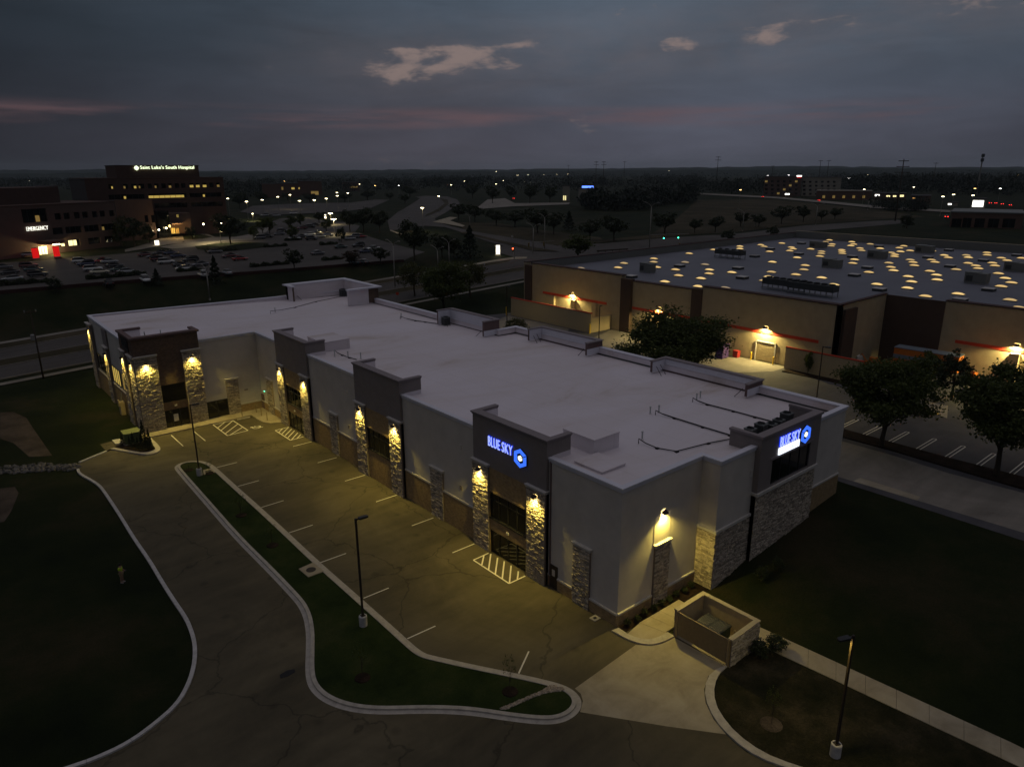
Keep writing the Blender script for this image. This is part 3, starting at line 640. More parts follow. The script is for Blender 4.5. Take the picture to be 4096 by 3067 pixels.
# leave real openings nowhere in the shell itself: the bays stand proud of it and carry the windows
mb = MB(); k = len(FO)
for i in range(k):
    j = (i+1) % k; mb.quad((*FO[i], -.4), (*FO[j], -.4), (*FO[j], HW), (*FO[i], HW))
part(mb, 'wall', 'stucco')
mb = MB()
for i in range(k):
    j = (i+1) % k; mb.quad((*FI[j], HR-.05), (*FI[i], HR-.05), (*FI[i], HW), (*FI[j], HW))
part(mb, 'parapet_lining', 'membrane')
xs_ = [-15.6, -4, 8, 20, 31]; mb = MB()
ro = bmesh.new(); ro.faces.new([ro.verts.new((q[0], q[1], RZ(q[0]))) for q in FI]); bmesh.ops.bisect_plane(ro, geom=ro.verts[:]+ro.edges[:]+ro.faces[:], plane_co=(-4, 0, 0), plane_no=(1, 0, 0))
for v in ro.verts: v.co.z = RZ(v.co.x)
rm_ = bpy.data.meshes.new('roof'); ro.to_mesh(rm_); ro.free(); rm_.materials.append(MATS['membrane']); link('roof', rm_, B)
mb = MB(); o1, o2 = inset(FO, -.16), inset(FO, .42)
o3 = inset(FO, -.07)
for i in range(k):
    j = (i+1) % k
    mb.quad((*o1[i], HW+.1), (*o1[j], HW+.1), (*o2[j], HW+.06), (*o2[i], HW+.06)); mb.quad((*o1[i], HW-.06), (*o1[j], HW-.06), (*o1[j], HW+.1), (*o1[i], HW+.1))
    mb.quad((*o3[i], HW-.3), (*o3[j], HW-.3), (*o3[j], HW-.06), (*o3[i], HW-.06)); mb.quad((*o3[i], HW-.06), (*o3[j], HW-.06), (*o1[j], HW-.06), (*o1[i], HW-.06)); mb.quad((*FO[i], HW-.3), (*FO[j], HW-.3), (*o3[j], HW-.3), (*o3[i], HW-.3))
    mb.quad((*o2[i], HW-.05), (*o2[j], HW-.05), (*o2[j], HW+.06), (*o2[i], HW+.06))
part(mb, 'coping', 'coping')
FF = frame((0, 0), (0, 1), (-1, 0)); FE = frame((0, 0), (1, 0), (0, -1)); FE2 = frame((0, -1.7), (1, 0), (0, -1)); FS = frame((9.6, 0), (0, -1), (-1, 0))
FW = frame((0, 69), (1, 0), (0, -1)); FL = frame((-15.7, 0), (0, 1), (-1, 0)); FB = frame((30.3, 0), (0, 1), (1, 0)); FB1 = frame((27.1, 0), (0, 1), (1, 0)); FFar = frame((-15.5, 98.7), (42.6/42.84, -4.5/42.84), (4.5/42.84, 42.6/42.84))
ALONE = [300]
def stones(name, fr, u0, u1, z0, z1, d, single=0, parent=None, hmin=.08, hmax=.165):
    """stacked ledge stone: every stone is a block of its own length, height and projection"""
    base = MB().fbox(fr, u0, u1, z0, z1, -.05, d).obj(name, 'stone_backing', parent or B)
    mb = MB(); z = z0; tot = []
    while z < z1-.02:
        h = min(hmin+(hmax-hmin)*rng.random(), z1-z); u = u0-.01
        while u < u1-.01:
            w = .2+.46*rng.random()**1.4; e = min(u+w, u1+.01)
            if u1-e < .12: e = u1+.01
            tot.append((u+.006, e-.006, z+.005, z+h-.004, d+.012+.075*rng.random()**1.6, rng.random(6))); u = e
        z += h
    order = sorted(tot, key=lambda s_: s_[2])
    for i, (a, b, c0, c1, dd, rj) in enumerate(order):
        m_ = MB() if i < single else mb; o_, u_, n_ = fr; k0 = len(m_.v); e = .014
        def pt(uu, zz, q): return (o_[0]+u_[0]*uu+n_[0]*q, o_[1]+u_[1]*uu+n_[1]*q, zz)
        tl_ = (rj-.5)*.03
        m_.v += [pt(a, c0, d-.01), pt(b, c0, d-.01), pt(b, c1, d-.01), pt(a, c1, d-.01), pt(a+e, c0+e, dd+tl_[0]), pt(b-e, c0+e, dd+tl_[1]), pt(b-e, c1-e, dd+tl_[2]), pt(a+e, c1-e, dd+tl_[3])]
        fs = [(4,5,6,7),(0,1,5,4),(1,2,6,5),(2,3,7,6),(3,0,4,7)]
        if u_[0]*n_[1]-u_[1]*n_[0] > 0: fs = [f[::-1] for f in fs]
        m_.f += [tuple(k0+v for v in f) for f in fs]; m_.mi += [0]*5
        if i < single: m_.obj('stone', 'stone', base)
    if mb.f: mb.obj('stone_facing', 'stone', base)['kind'] = 'stuff'
    return base
def ledge(fr, u0, u1, z, d, mat='trim'):
    mb = MB().fbox(fr, u0, u1, z-.26, z-.10, 0, d-.08); mb.fbox(fr, u0-.06, u1+.06, z-.10, z, 0, d); return part(mb, 'capstone', mat)
def window(fr, u0, u1, z0, z1, d, cols, rows=(), pane_mats=None, dn=0.06):
    """framed glazing: pane sheets between mullions, set back in the wall"""
    w = MB().fbox(fr, u0, u1, z0, z1, d-.10, d-.06).obj('window', 'mullion', B)
    us = [u0]+list(cols)+[u1]; zs = [z0]+list(rows)+[z1]; fm = MB()
    for u in us: fm.fbox(fr, u-.035, u+.035, z0, z1, d-.06, d+.03)
    for z in zs: fm.fbox(fr, u0, u1, z-.035, z+.035, d-.06, d+.028)
    fm.obj('frame', 'mullion', w); k = 0
    for a, b in zip(us, us[1:]):
        for c0, c1 in zip(zs, zs[1:]):
            MB().fbox(fr, a+.03, b-.03, c0+.03, c1-.03, d-.055, d-.03+.004*rng.random()).obj('pane', (pane_mats[k % len(pane_mats)] if pane_mats else 'glass'), w); k += 1
    return w
def wainscot(fr, u0, u1, zt, mat, d=.09, z0=-.4):
    part(MB().fbox(fr, u0, u1, z0, zt-.16, -.02, d), 'brick_wainscot', mat)
    mb = MB().fbox(fr, u0, u1, zt-.16, zt, -.02, d+.05); part(mb, 'band', 'trim')
def pilaster(fr, u0, u1, zt, d=.18):
    stones('stone_pilaster', fr, u0, u1, 0, zt-.24, d); ledge(fr, u0-.06, u1+.06, zt, d+.14)
def bay(fr, u0, u1, pw, top, split, holes, win, cap_z, depth=.30, back=2.35, stucco='stucco_taupe', trimm='taupe_trim', brick='brick_x', single=0, ztop=8.3):
    mb = MB(); put = lambda a, b, c0, c1: mb.fbox(fr, a, b, c0, c1, 0, depth)
    cut_wall(put, u0+pw, u1-pw, -.3, split, holes); part(mb, 'brick_wall', brick)
    mb = MB().fbox(fr, u0, u1, split, top-.25, -.35, depth)
    mb.fbox(fr, u0, u0+pw, -.3, split, 0, depth-.02); mb.fbox(fr, u1-pw, u1, -.3, split, 0, depth-.02)
    part(mb, 'bay_wall', stucco)
    for a_ in (u0, u1-.3): part(MB().fbox(fr, a_, a_+.3, HR, top-.25, -back, -.35), 'parapet_return', stucco)
    mb = MB(); mb.fbox(fr, u0+.3, u1-.3, HR, top-.26, -.36, -.352); mb.fbox(fr, u0+.3, u0+.308, HR, top-.26, -back+.01, -.36); mb.fbox(fr, u1-.308, u1-.3, HR, top-.26, -back+.01, -.36)
    mb.fbox(fr, u0-.012, u0-.002, HW-.5, HW+.12, -back, -.3); mb.fbox(fr, u1+.002, u1+.012, HW-.5, HW+.12, -back, -.3)
    part(mb, 'parapet_lining', 'membrane')
    mb = MB()
    for (a, b, d0, d1) in ((u0-.14, u1+.14, -.42, depth+.15), (u0-.14, u0+.38, -back-.05, -.42), (u1-.38, u1+.14, -back-.05, -.42)):
        mb.fbox(fr, a, b, top-.12, top, d0, d1)
    for (a, b, d0, d1) in ((u0-.07, u1+.07, -.38, depth+.07), (u0-.07, u0+.34, -back-.02, -.38), (u1-.34, u1+.07, -back-.02, -.38)):
        mb.fbox(fr, a, b, top-.25, top-.12, d0, d1)
    part(mb, 'cornice', trimm)
    for n_, (a, b) in enumerate(((u0, u0+pw), (u1-pw, u1))):
        stones('stone_pillar', fr, a, b, -.05, cap_z-.26, depth+.15, single if n_ == 0 else 0); ledge(fr, a-.05, b+.05, cap_z, depth+.33)
    for w_ in win: w_()
# front bays
for bi, y0 in enumerate((7.65, 29.65, 51.65)):
    y1 = y0+9.65; a, b = y0+2.25, y1-2.25
    up_ = (a+.25, b-.02, 3.55, 6.05); lo_ = (a+.25, b-.02, -.02, 2.3)
    h = [up_] + ([lo_] if bi != 1 else [])
    cu = [a+.25+(b-a-.27)*t for t in (.25, .5, .75)]
    wins = [lambda up_=up_, cu=cu: window(FF, *up_, .22, cu, (5.3,))]
    if bi != 1: wins.append(lambda lo_=lo_, cu=cu: window(FF, *lo_, .2, cu))
    bay(FF, y0, y1, 2.25, 13.0, 8.35, h, wins, 8.6, single=300 if bi == 0 else 0)
    part(MB().fbox(FF, a+.1, b+.1, 6.05, 6.2, .28, .36), 'lintel', 'brick_x')
    part(MB().fbox(FF, a+.1, b+.1, 3.42, 3.55, .2, .37), 'sill', 'mullion')
# wainscot between bays, with stone pilasters
for u0, u1, zt, pl in ((0, 7.6, 1.15, (2.85, 4.65)), (17.35, 29.6, 3.35, (22.6, 24.7)), (39.35, 51.6, 3.35, (44.6, 46.6)), (61.35, 68.98, 1.4, (64.3, 66.2))):
    segs = [(u0, pl[0]), (pl[1], u1)]
    if u0 == 0: segs = [(0, pl[0]), (pl[1], 6.48), (7.52, 7.6)]
    for a, b in segs: wainscot(FF, a, b, zt, 'brick_x')
    pilaster(FF, pl[0], pl[1], 5.4)
dr = MB().fbox(FF, 6.5, 7.5, 0, 2.12, -.02, .06).obj('door', 'metal_black', B); MB().fbox(FF, 6.57, 7.43, .06, 2.04, .06, .075).obj('leaf', 'bronze', dr); MB().fbox(FF, 6.78, 7.12, 1.15, 1.75, .076, .082).obj('notice', 'trim', dr); MB().fbox(FF, 7.34, 7.38, 1.0, 1.12, .075, .13).obj('handle', 'galv', dr)
d4 = MB().fbox(FF, 68.0, 68.9, .14, 2.3, -.02, .1).obj('door', 'stucco_brown', B); MB().fbox(FF, 68.08, 68.82, .2, 2.2, .1, .115).obj('leaf', 'stucco_brown', d4)
part(MB().fbox(FF, 67.62, 67.74, 2.9, 2.97, 0, .06), 'exit_light', 'signal_green')
for y in (16.9+2.6, 41.6):
    part(MB().fbox(FF, y, y+.3, 8.6, 9.0, 0, .06), 'wall_vent', 'stucco'); part(MB().fbox(FF, y+.05, y+.4, 4.4, 4.8, 0, .06), 'wall_vent', 'stucco_taupe')
for y in (12.5, 56.6): part(MB().fbox(FF, y-.12, y+.12, 2.75, 2.95, .3, .42), 'emergency_light', 'trim')
part(MB().fbox(FF, 7.36, 7.46, 0, 11.2, 0, .09), 'upright_strip', 'stucco_brown')  # narrow dark upright strip on the wall beside the nearest bay
# end facade
wainscot(FE, 0.0, 3.95, 1.15, 'brick_y'); wainscot(FE, 5.85, 9.58, 1.15, 'brick_y'); pilaster(FE, 4.0, 5.8, 5.55)
part(MB().fbox(FE, 3.9, 5.85, 5.55, 7.9, 0, .03), 'panel', 'stucco')
stones('stone_facing_wall', FS, .02, 1.78, -.2, 5.2, .05); stones('stone_facing_wall', FE2, .0+9.6-.05, 14.5, -.2, 5.2, .05)
mb = MB().fbox(FS, 0, 1.9, 5.2, 5.42, 0, .17); mb.fbox(FE2, 9.45, 14.5, 5.2, 5.418, 0, .17); part(mb, 'band', 'trim')
FEB = FE2; u0, u1 = 14.5, 24.35; wn_ = (16.5, 22.9, 7.5, 9.85)
mb = MB(); cut_wall(lambda a, b, c0, c1: mb.fbox(FEB, a, b, c0, c1, 0, .5), u0, u1, 7.35, 12.2, [wn_]); part(mb, 'bay_wall', 'stucco_taupe')
mb = MB().fbox(FEB, u0, u1, -.5, 7.1, 0, .42); part(mb, 'bay_wall', 'stone_backing'); stones('stone_facing_wall', FEB, u0, u1, -.1, 7.05, .44)
mb = MB().fbox(FEB, u0-.12, u1+.12, 7.1, 7.36, 0, .66); part(mb, 'band', 'trim'); part(MB().fbox(FEB, 16.2, 23.2, 9.86, 10.06, .5, .58), 'lintel', 'taupe_trim')
window(FEB, *wn_, .38, (18.1, 19.7, 21.3))
mb = MB()
for a, b in ((u0, u0+.3), (u1-.3, u1)): mb.fbox(FEB, a, b, HR, 12.2, -2.5, 0)
mb.fbox(FEB, u0+.3, u1-.3, HR, 12.2, -.05, 0); part(mb, 'parapet_return', 'stucco_taupe')
mb = MB()
for a, b, d0, d1 in ((u0-.12, u1+.12, -.15, .64), (u0-.12, u0+.36, -2.55, -.15), (u1-.36, u1+.12, -2.55, -.15)): mb.fbox(FEB, a, b, 12.2, 12.42, d0, d1)
part(mb, 'cornice', 'taupe_trim')
wainscot(FE2, 24.4, 30.28, 4.62, 'brick_y', z0=0)
for z in (3.9, 8.8): part(MB().fbox(FE2, 14.0, 14.35, z, z+.6, 0, .06), 'wall_vent', 'stucco')
# rear parapet bays and the far corner tower
for fr, a, b, top in ((FB1, 47.4, 59.0, 13.0), (FB, 30.3, 41.6, 12.45), (FB, 7.4, 20.1, 12.2)):
    mb = MB().fbox(fr, a, b, 2, top-.2, -.3, .25); mb.fbox(fr, a, a+.3, HR, top-.2, -2.6, -.3); mb.fbox(fr, b-.3, b, HR, top-.2, -2.6, -.3); part(mb, 'bay_wall', 'stucco_brown')
    mb = MB().fbox(fr, a+.3, b-.3, HR, top-.22, -.315, -.302); mb.fbox(fr, a+.3, a+.31, HR, top-.22, -2.59, -.31); mb.fbox(fr, b-.31, b-.3, HR, top-.22, -2.59, -.31); mb.fbox(fr, a-.012, a-.002, HR, HW+.1, -2.6, .1); mb.fbox(fr, b+.002, b+.012, HR, HW+.1, -2.6, .1); part(mb, 'parapet_lining', 'coping')
    mb = MB()
    for c0, c1, d0, d1 in ((a-.12, b+.12, -.38, .38), (a-.12, a+.36, -2.65, -.38), (b-.36, b+.12, -2.65, -.38)): mb.fbox(fr, c0, c1, top-.2, top-.07, d0, d1)
    part(mb, 'cornice', 'taupe_trim')
mb = MB(); mb.box(16, 16.3, 92.3, 95.2, HR, 13.4); mb.box(16, 27.6, 94.3, 95.2, 2, 13.4); mb.box(27.2, 27.6, 82, 94.3, 2, 13.4); mb.box(21.6, 27.2, 82, 82.3, HR, 13.4); part(mb, 'bay_wall', 'brick_dark')
mb = MB(); mb.box(16.3, 27.19, 94.28, 94.298, HR, 13.4); mb.box(27.18, 27.198, 82.3, 94.28, HR, 13.4); mb.box(21.6, 27.18, 82.3, 82.31, HR, 13.4); mb.box(15.98, 15.99, 92.3, 94.3, HR, 13.4); mb.box(21.588, 21.598, 81.99, 82.3, HR, 13.4); mb.box(21.6, 25.6, 81.98, 81.99, HR, 13.35); part(mb, 'parapet_lining', 'membrane')
mb = MB(); mb.box(15.6, 28.1, 94.2, 95.7, 13.4, 13.62); mb.box(27.1, 28.1, 82.4, 94.2, 13.4, 13.62); mb.box(21.4, 28.1, 81.5, 82.4, 13.4, 13.62); mb.box(15.6, 16.4, 91.9, 94.2, 13.4, 13.62); part(mb, 'cornice', 'coping')
# rear wing: tower with stone pillars
FWT = frame((0, 69), (1, 0), (0, -1)); up_ = (-13.35, -10.3, 3.7, 6.15); lo_ = (-13.35, -10.3, .12, 2.62)
mb = MB(); cut_wall(lambda a, b, c0, c1: mb.fbox(FWT, a, b, c0, c1, 0, .35), -13.4, -10.25, -.3, 10.5, [up_, lo_]); part(mb, 'brick_wall', 'brick_dark')
mb = MB().fbox(FWT, -16.1, -7.9, 10.5, 12.75, -.35, .35); mb.fbox(FWT, -16.1, -13.4, -.3, 10.5, -.3, .33); mb.fbox(FWT, -10.25, -7.9, -.3, 10.5, -.3, .33); mb.box(-16.1, -15.75, 69.35, 75.6, -.3, 12.75); mb.box(-15.75, -13.4, 75.3, 75.6, HR, 12.75); mb.box(-8.2, -7.9, 69.35, 71.4, HR, 12.75); part(mb, 'tower_wall', 'brick_dark')
mb = MB(); mb.box(-15.75, -8.2, 69.35, 69.36, HR, 12.7); mb.box(-15.748, -15.738, 69.36, 75.3, HR, 12.7); mb.box(-15.73, -13.4, 75.285, 75.298, HR, 12.7); mb.box(-8.215, -8.202, 69.36, 71.4, HR, 12.7); mb.box(-7.898, -7.888, 69.2, 71.4, HR, HW+.1); part(mb, 'parapet_lining', 'membrane')
mb = MB(); mb.box(-16.3, -7.7, 68.45, 69.42, 12.75, 13.0); mb.box(-16.3, -15.68, 69.42, 75.8, 12.75, 13.0); mb.box(-15.68, -13.3, 75.2, 75.8, 12.75, 13.0); mb.box(-8.28, -7.7, 69.42, 71.5, 12.75, 13.0); part(mb, 'cornice', 'stucco_brown')
stones('stone_pillar', FWT, -16.15, -13.4, -.05, 10.25, .50); stones('stone_pillar', FWT, -10.25, -7.9, -.05, 10.25, .50)
ledge(FWT, -16.3, -13.35, 10.5, .72); ledge(FWT, -10.3, -7.85, 10.5, .72)
window(FWT, *up_, .26, ()); window(FWT, *lo_, .22, (-12.4, -11.4))
part(MB().fbox(FWT, -12.3, -11.7, .9, 1.9, .26, .268), 'notice', 'trim'); part(MB().fbox(FWT, -12.0, -11.7, 3.05, 3.25, .35, .45), 'emergency_light', 'trim')
window(FW, -7.85, -4.95, .12, 2.55, .06, (-6.4,))
pilaster(FW, -4.9, -3.2, 5.4); wainscot(FW, -3.15, -.02, 1.4, 'brick_y'); part(MB().fbox(FW, -3.4, -3.05, 1.5, 1.95, 0, .05), 'notice', 'trim')
part(MB().fbox(FW, -2.4, -1.9, 3.2, 3.4, 0, .05), 'notice', 'stucco_taupe')
# left wall of the wing
FLo = frame((-16.1, 0), (0, 1), (-1, 0))
stones('stone_pillar', FLo, 68.6, 71.4, -.05, 10.25, .12); ledge(FLo, 68.45, 71.5, 10.5, .35); stones('stone_pillar', FLo, 73.3, 75.6, -.05, 10.25, .12); ledge(FLo, 73.2, 75.7, 10.5, .35)
stones('stone_pillar', FL, 86.0, 88.2, -.05, 8.3, .3); ledge(FL, 85.9, 88.3, 8.6, .5); stones('stone_pillar', FL, 96.2, 98.6, -.05, 10.25, .3); ledge(FL, 96.1, 98.8, 10.5, .5)
part(MB().fbox(FL, 85.8, 88.4, 8.7, 11.1, 0, .12), 'bay_wall', 'stucco_taupe')
window(FL, 76.3, 79.4, 3.7, 6.1, .06, (77.8,), (), ['win_dim']); window(FL, 80.6, 85.2, 3.7, 6.1, .06, (81.7, 82.9, 84.1), (), ['win_glow']); window(FL, 89.0, 95.4, 3.7, 6.1, .06, (91.1, 93.3))  # first two: yellow reflection painted in as a mild glow of the panes
wainscot(FL, 75.7, 85.9, 3.35, 'brick_x'); wainscot(FL, 88.3, 96.1, 3.35, 'brick_x')
# low roof curbs (membrane-wrapped hatches)
for x0, x1, y0, y1, z in ((3.7, 6.7, 6.3, 9.9, 12.4), (1.3, 3.95, 3.2, 6.1, 11.33), (2.7, 6.4, 52.8, 57.4, 12.35)):
    mb = MB().box(x0, x1, y0, y1, HR-.3, z-.08); mb.box(x0-.05, x1+.05, y0-.05, y1+.05, z-.08, z); part(mb, 'roof_hatch', 'membrane')
# braces behind the parapets
for x, y, dx, dy in ((24.9,57.6,0,-1),(26.0,58.4,-.3,-1),(24.6,48.0,-.6,1),(28.0,40.8,0,-1),(29.0,41.2,0,-1),(27.9,31,-.6,.7),(27.9,19.4,0,-1),(28.9,19.6,0,-1),(27.8,8.0,-.6,.8),(17.5,94.0,.6,-1),(22.2,82.6,-.5,-.6)):
    MB().tube([(x, y, 11.5), (x+dx*.8, y+dy*.8, RZ(x))], .035, 5).obj('brace', 'pipe_black', B)
# ================================================================= wall lamps
def wall_lamp(loc, rz, label, energy=900, group='wall lamps of the storage building', col=WARM, spot=134, lens='lens_warm', s=1.0):
    t = thing('wall_lamp', label, 'wall lamp', loc, rz, group)
    mb = MB(); mb.quad((-.2*s,0,.14*s),(.2*s,0,.14*s),(.2*s,-.14*s,.14*s),(-.2*s,-.14*s,.14*s)); mb.quad((-.2*s,-.14*s,.14*s),(.2*s,-.14*s,.14*s),(.22*s,-.34*s,-.04*s),(-.22*s,-.34*s,-.04*s)); mb.quad((-.22*s,-.34*s,-.04*s),(.22*s,-.34*s,-.04*s),(.22*s,-.34*s,-.10*s),(-.22*s,-.34*s,-.10*s))
    for x, w in ((-1, .2), (1, .2)): mb.quad((x*.2*s,0,.14*s),(x*.2*s,-.14*s,.14*s),(x*.22*s,-.34*s,-.04*s),(x*.22*s,-.34*s,-.10*s),(x*.21*s,0,-.10*s))
    mb.obj('housing', 'bronze', t); MB().box(-.17*s, .17*s, -.30*s, -.04*s, -.10*s, -.075*s).obj('lens', lens, t)
    light('SPOT', 'lamp_light', (0, -.24*s, -.14*s), energy, col, t, spot, .6 if spot < 150 else .3, .10, (R(-12 if spot < 150 else -4), 0, 0))
    return t
XF = -.50; Q = R(-90)
where = ['nearest bay with the blue sign', 'middle front bay', 'farthest front bay near the wing']
for bi, y0 in enumerate((7.65, 29.65, 51.65)):
    e = (1200, 1200, 1150)[bi]
    wall_lamp((XF, y0+1.12, 7.85), Q, f'wall lamp on the right stone pillar of the {where[bi]}', e); wall_lamp((XF, y0+8.53, 7.85), Q, f'wall lamp on the left stone pillar of the {where[bi]}', e*.8)
wall_lamp((4.9, -.03, 8.05), 0, 'wall lamp on the pale end wall above a narrow stone pilaster', 1500)
wall_lamp((-14.8, 68.46, 9.45), 0, 'wall lamp on the left stone pillar facing the car park, rear wing', 1300); wall_lamp((-9.05, 68.46, 9.55), 0, 'wall lamp on the right stone pillar facing the car park, rear wing', 1300)
wall_lamp((-16.26, 70.2, 9.4), Q, 'wall lamp around the corner of the wing tower, facing left', 700); wall_lamp((-16.26, 74.5, 9.4), Q, 'wall lamp on the second left-facing pillar of the wing tower', 600)
wall_lamp((-16.04, 87.1, 7.5), Q, 'wall lamp on the lone stone pillar between the wing windows', 600); wall_lamp((-16.04, 97.5, 9.4), Q, 'wall lamp at the far left corner of the wing', 600)
# ================================================================= lit signs
E('sign_blue', (.045, .17, 1.0), .95); E('sign_face', (.36, .45, 1.0), 1.0); E('sign_edge', (.006, .04, .8), .7); E('sign_white', (.80, .88, 1.0), 1.5); E('sign_cube', (1.0, 1.0, .78), 1.1); E('sign_faint', (.35, .42, 1.0), 1.1)
P('sign_black', (.006, .006, .008), .5)
def emblem(t, cx, cz, rx_, rz_, y):
    A = [90, 30, -30, -90, -150, 150]
    def hv(k, s): a = R(A[k % 6]); return (cx+rx_*s*math.cos(a)/math.cos(R(30)), cz+rz_*s*math.sin(a))
    def plate(name, pts, mat, y0, y1):
        mb = MB(); k = len(pts); mb.quad(*[(q[0], y0, q[1]) for q in pts]); mb.quad(*[(q[0], y1, q[1]) for q in pts[::-1]])
        for i in range(k): j = (i+1) % k; mb.quad((pts[i][0], y0, pts[i][1]), (pts[j][0], y0, pts[j][1]), (pts[j][0], y1, pts[j][1]), (pts[i][0], y1, pts[i][1]))
        return mb.obj(name, mat, t)
    plate('emblem_back', [hv(k, 1.08) for k in range(6)], 'sign_black', y+.10, y+.02)
    def sh(q, d): return (q[0], q[1]+d*rz_)
    plate('emblem_top', [sh(q, .05) for q in (hv(5, 1), hv(0, 1), hv(1, 1), hv(1, .56), hv(0, .56), hv(5, .56))], 'sign_blue', y+.02, y-.04)
    plate('emblem_bowl', [sh(q, -.05) for q in (hv(5, 1), hv(4, 1), hv(3, 1), hv(2, 1), hv(1, 1), hv(1, .56), hv(2, .56), hv(3, .56), hv(4, .56), hv(5, .56))], 'sign_blue', y+.02, y-.04)
    c = (cx, cz); e = .29
    for tri, dx, dz in (((5, 0, 1), 0, .03), ((5, None, 3, 4), -.03, -.02), ((1, 2, 3, None), .03, -.02)):
        pts = [c if k is None else hv(k, e) for k in tri]
        if len(tri) == 3: pts = [hv(5, e), hv(0, e), hv(1, e), c]
        plate('emblem_cube', [(q[0]+dx*rx_, q[1]+dz*rz_) for q in pts], 'sign_cube', y+.015, y-.045)
s1 = thing('lit_sign', 'glowing blue wall sign with hexagon emblem on the nearest front bay', 'sign', (-.34, 14.95, 10.42), Q)
for body, x0, w in (('BLUE', 0, 1.58), ('SKY', 1.86, 1.37)):
    link('letter_edge', text_mesh(body, .95, w+.04, .08, .006), s1, (x0-.03, -.06, -.03)).data.materials.append(MATS['sign_edge'])
    link('lettering', text_mesh(body, .89, w, .05, .0), s1, (x0, -.12, 0)).data.materials.append(MATS['sign_face'])
emblem(s1, 4.25, .12, .74, .80, -.10)
s2 = thing('lit_sign', 'glowing blue and white wall sign on the end wall, above a dark window', 'sign', (17.22, -2.24, 10.12), 0)
for body, x0, w in (('BLUE', .05, 1.58), ('SKY', 1.90, 1.37)):
    link('letter_edge', text_mesh(body, .93, w+.04, .08, .006), s2, (x0-.03, -.06, .70)).data.materials.append(MATS['sign_edge'])
    link('lettering', text_mesh(body, .87, w, .05, .0), s2, (x0, -.12, .73)).data.materials.append(MATS['sign_face'])
MB().box(0, 3.33, -.10, 0, .0, .60).obj('light_box', 'sign_white', s2)
link('lettering', text_mesh('SELF STORAGE', .36, 3.05, .02, .01), s2, (.14, -.13, .12)).data.materials.append(MATS['sign_faint'])
emblem(s2, 4.30, .82, .74, .80, -.10)
s3 = thing('unlit_sign', 'dark unlit sign board on the left side of the wing tower', 'sign', (-16.12, 73.6, 10.9), Q)
MB().box(0, 3.2, -.1, 0, 0, 1.5).obj('board', 'mullion', s3); link('lettering', text_mesh('BLUE SKY', .7, 2.6, .03, .01), s3, (.3, -.14, .5)).data.materials.append(MATS['condenser'])
# ================================================================= roof equipment
def condenser(loc, w, h, label, rz=0):
    t = thing('condenser_unit', label, 'condenser', loc, rz, 'air-conditioning condensers on the white roof'); w2 = w/2
    MB().box(-w2-.06, w2+.06, -w2-.06, w2+.06, 0, .10).obj('skid', 'galv', t)
    mb = MB().box(-w2, w2, -w2, w2, .10, h-.1)
    for i in range(9):
        z = .2+(h-.4)*i/9; mb.box(-w2-.015, w2+.015, -w2-.015, w2+.015, z, z+.03)
    mb.obj('casing', 'condenser', t); MB().box(-w2-.03, w2+.03, -w2-.03, w2+.03, h-.1, h).obj('top', 'condenser_top', t)
    mb = MB().lathe([(w2*.82, 0), (w2*.82, .06), (w2*.74, .06), (w2*.70, .0)], 16, (0, 0), h); mb.obj('fan_ring', 'metal_black', t)
    mb = MB()
    for i in range(5): a = i*6.283/5; mb.quad((0, 0, h+.012), (w2*.62*math.cos(a), w2*.62*math.sin(a), h+.012), (w2*.62*math.cos(a+.55), w2*.62*math.sin(a+.55), h+.03))
    mb.obj('fan', 'pipe_black', t)
for i, (x, y, w, h) in enumerate(((17.6, .75, .78, .85), (18.95, .55, .85, 1.05), (20.2, .3, .78, .85), (21.4, .25, .80, 1.0), (22.9, .35, .88, 1.3))):
    condenser((x, y, RZ(x)), w, h, f'condenser on the white roof behind the end sign, {ordinal(i)} from the left')
condenser((25.4, 58.0, RZ(25.4)), .95, 1.3, 'lone black condenser behind the rear parapet bay of the white roof'); condenser((26.0, 92.6, RZ(26)), 1.0, 1.4, 'lone condenser in the far corner parapet of the white roof')
def pipe_run(pts, label, blocks=True, two=True):
    t = thing('refrigerant_line', label, 'pipe', (*pts[0], RZ(pts[0][0])), 0, 'black pipe runs on the white roof'); o = np.array((*pts[0], 0.0))
    P3 = [np.array((*q, .10+RZ(q[0])-RZ(pts[0][0])))-o for q in pts]; P3 = [P3[0]+np.array((0, 0, -.1)), P3[0]+np.array((0, 0, .35)), P3[0]*.6+P3[1]*.4+np.array((0, 0, .12))]+P3[1:]
    MB().tube(P3, .045, 6).obj('pipe', 'pipe_black', t, smooth=True)
    if two: MB().tube([q+np.array((.13, .09, 0)) for q in P3[2:]], .03, 6).obj('pipe', 'pipe_black', t, smooth=True)
    for q in P3[3:-1]: MB().box(-.16, .16, -.12, .12, 0, .09).obj('support_block', 'pipe_black', t, (q[0]+.05, q[1], q[2]-.10))
pipe_run([(22.3,10.2),(22.5,8.6),(22.66,5.7),(22.7,3.4),(22.8,1.2)], 'black pipe run on the roof ending behind the condensers')
pipe_run([(16.0,9.9),(16.4,8.0),(16.35,4.8),(16.4,2.0),(17.3,1.0)], 'black pipe run on the roof, the middle of three near the end sign')
pipe_run([(8.65,5.8),(8.85,4.0),(9.5,2.5),(13.2,2.0),(15.6,1.4)], 'bent black pipe run on the roof nearest the near corner', two=False)
pipe_run([(22.5,66.5),(23.4,63.5),(24.0,61.6),(24.9,58.9)], 'black pipe run on the roof leading to the lone black condenser'); pipe_run([(8.0,83.0),(13.5,86.0),(19.0,89.5),(25.4,92.2)], 'long black pipe run on the far part of the white roof')
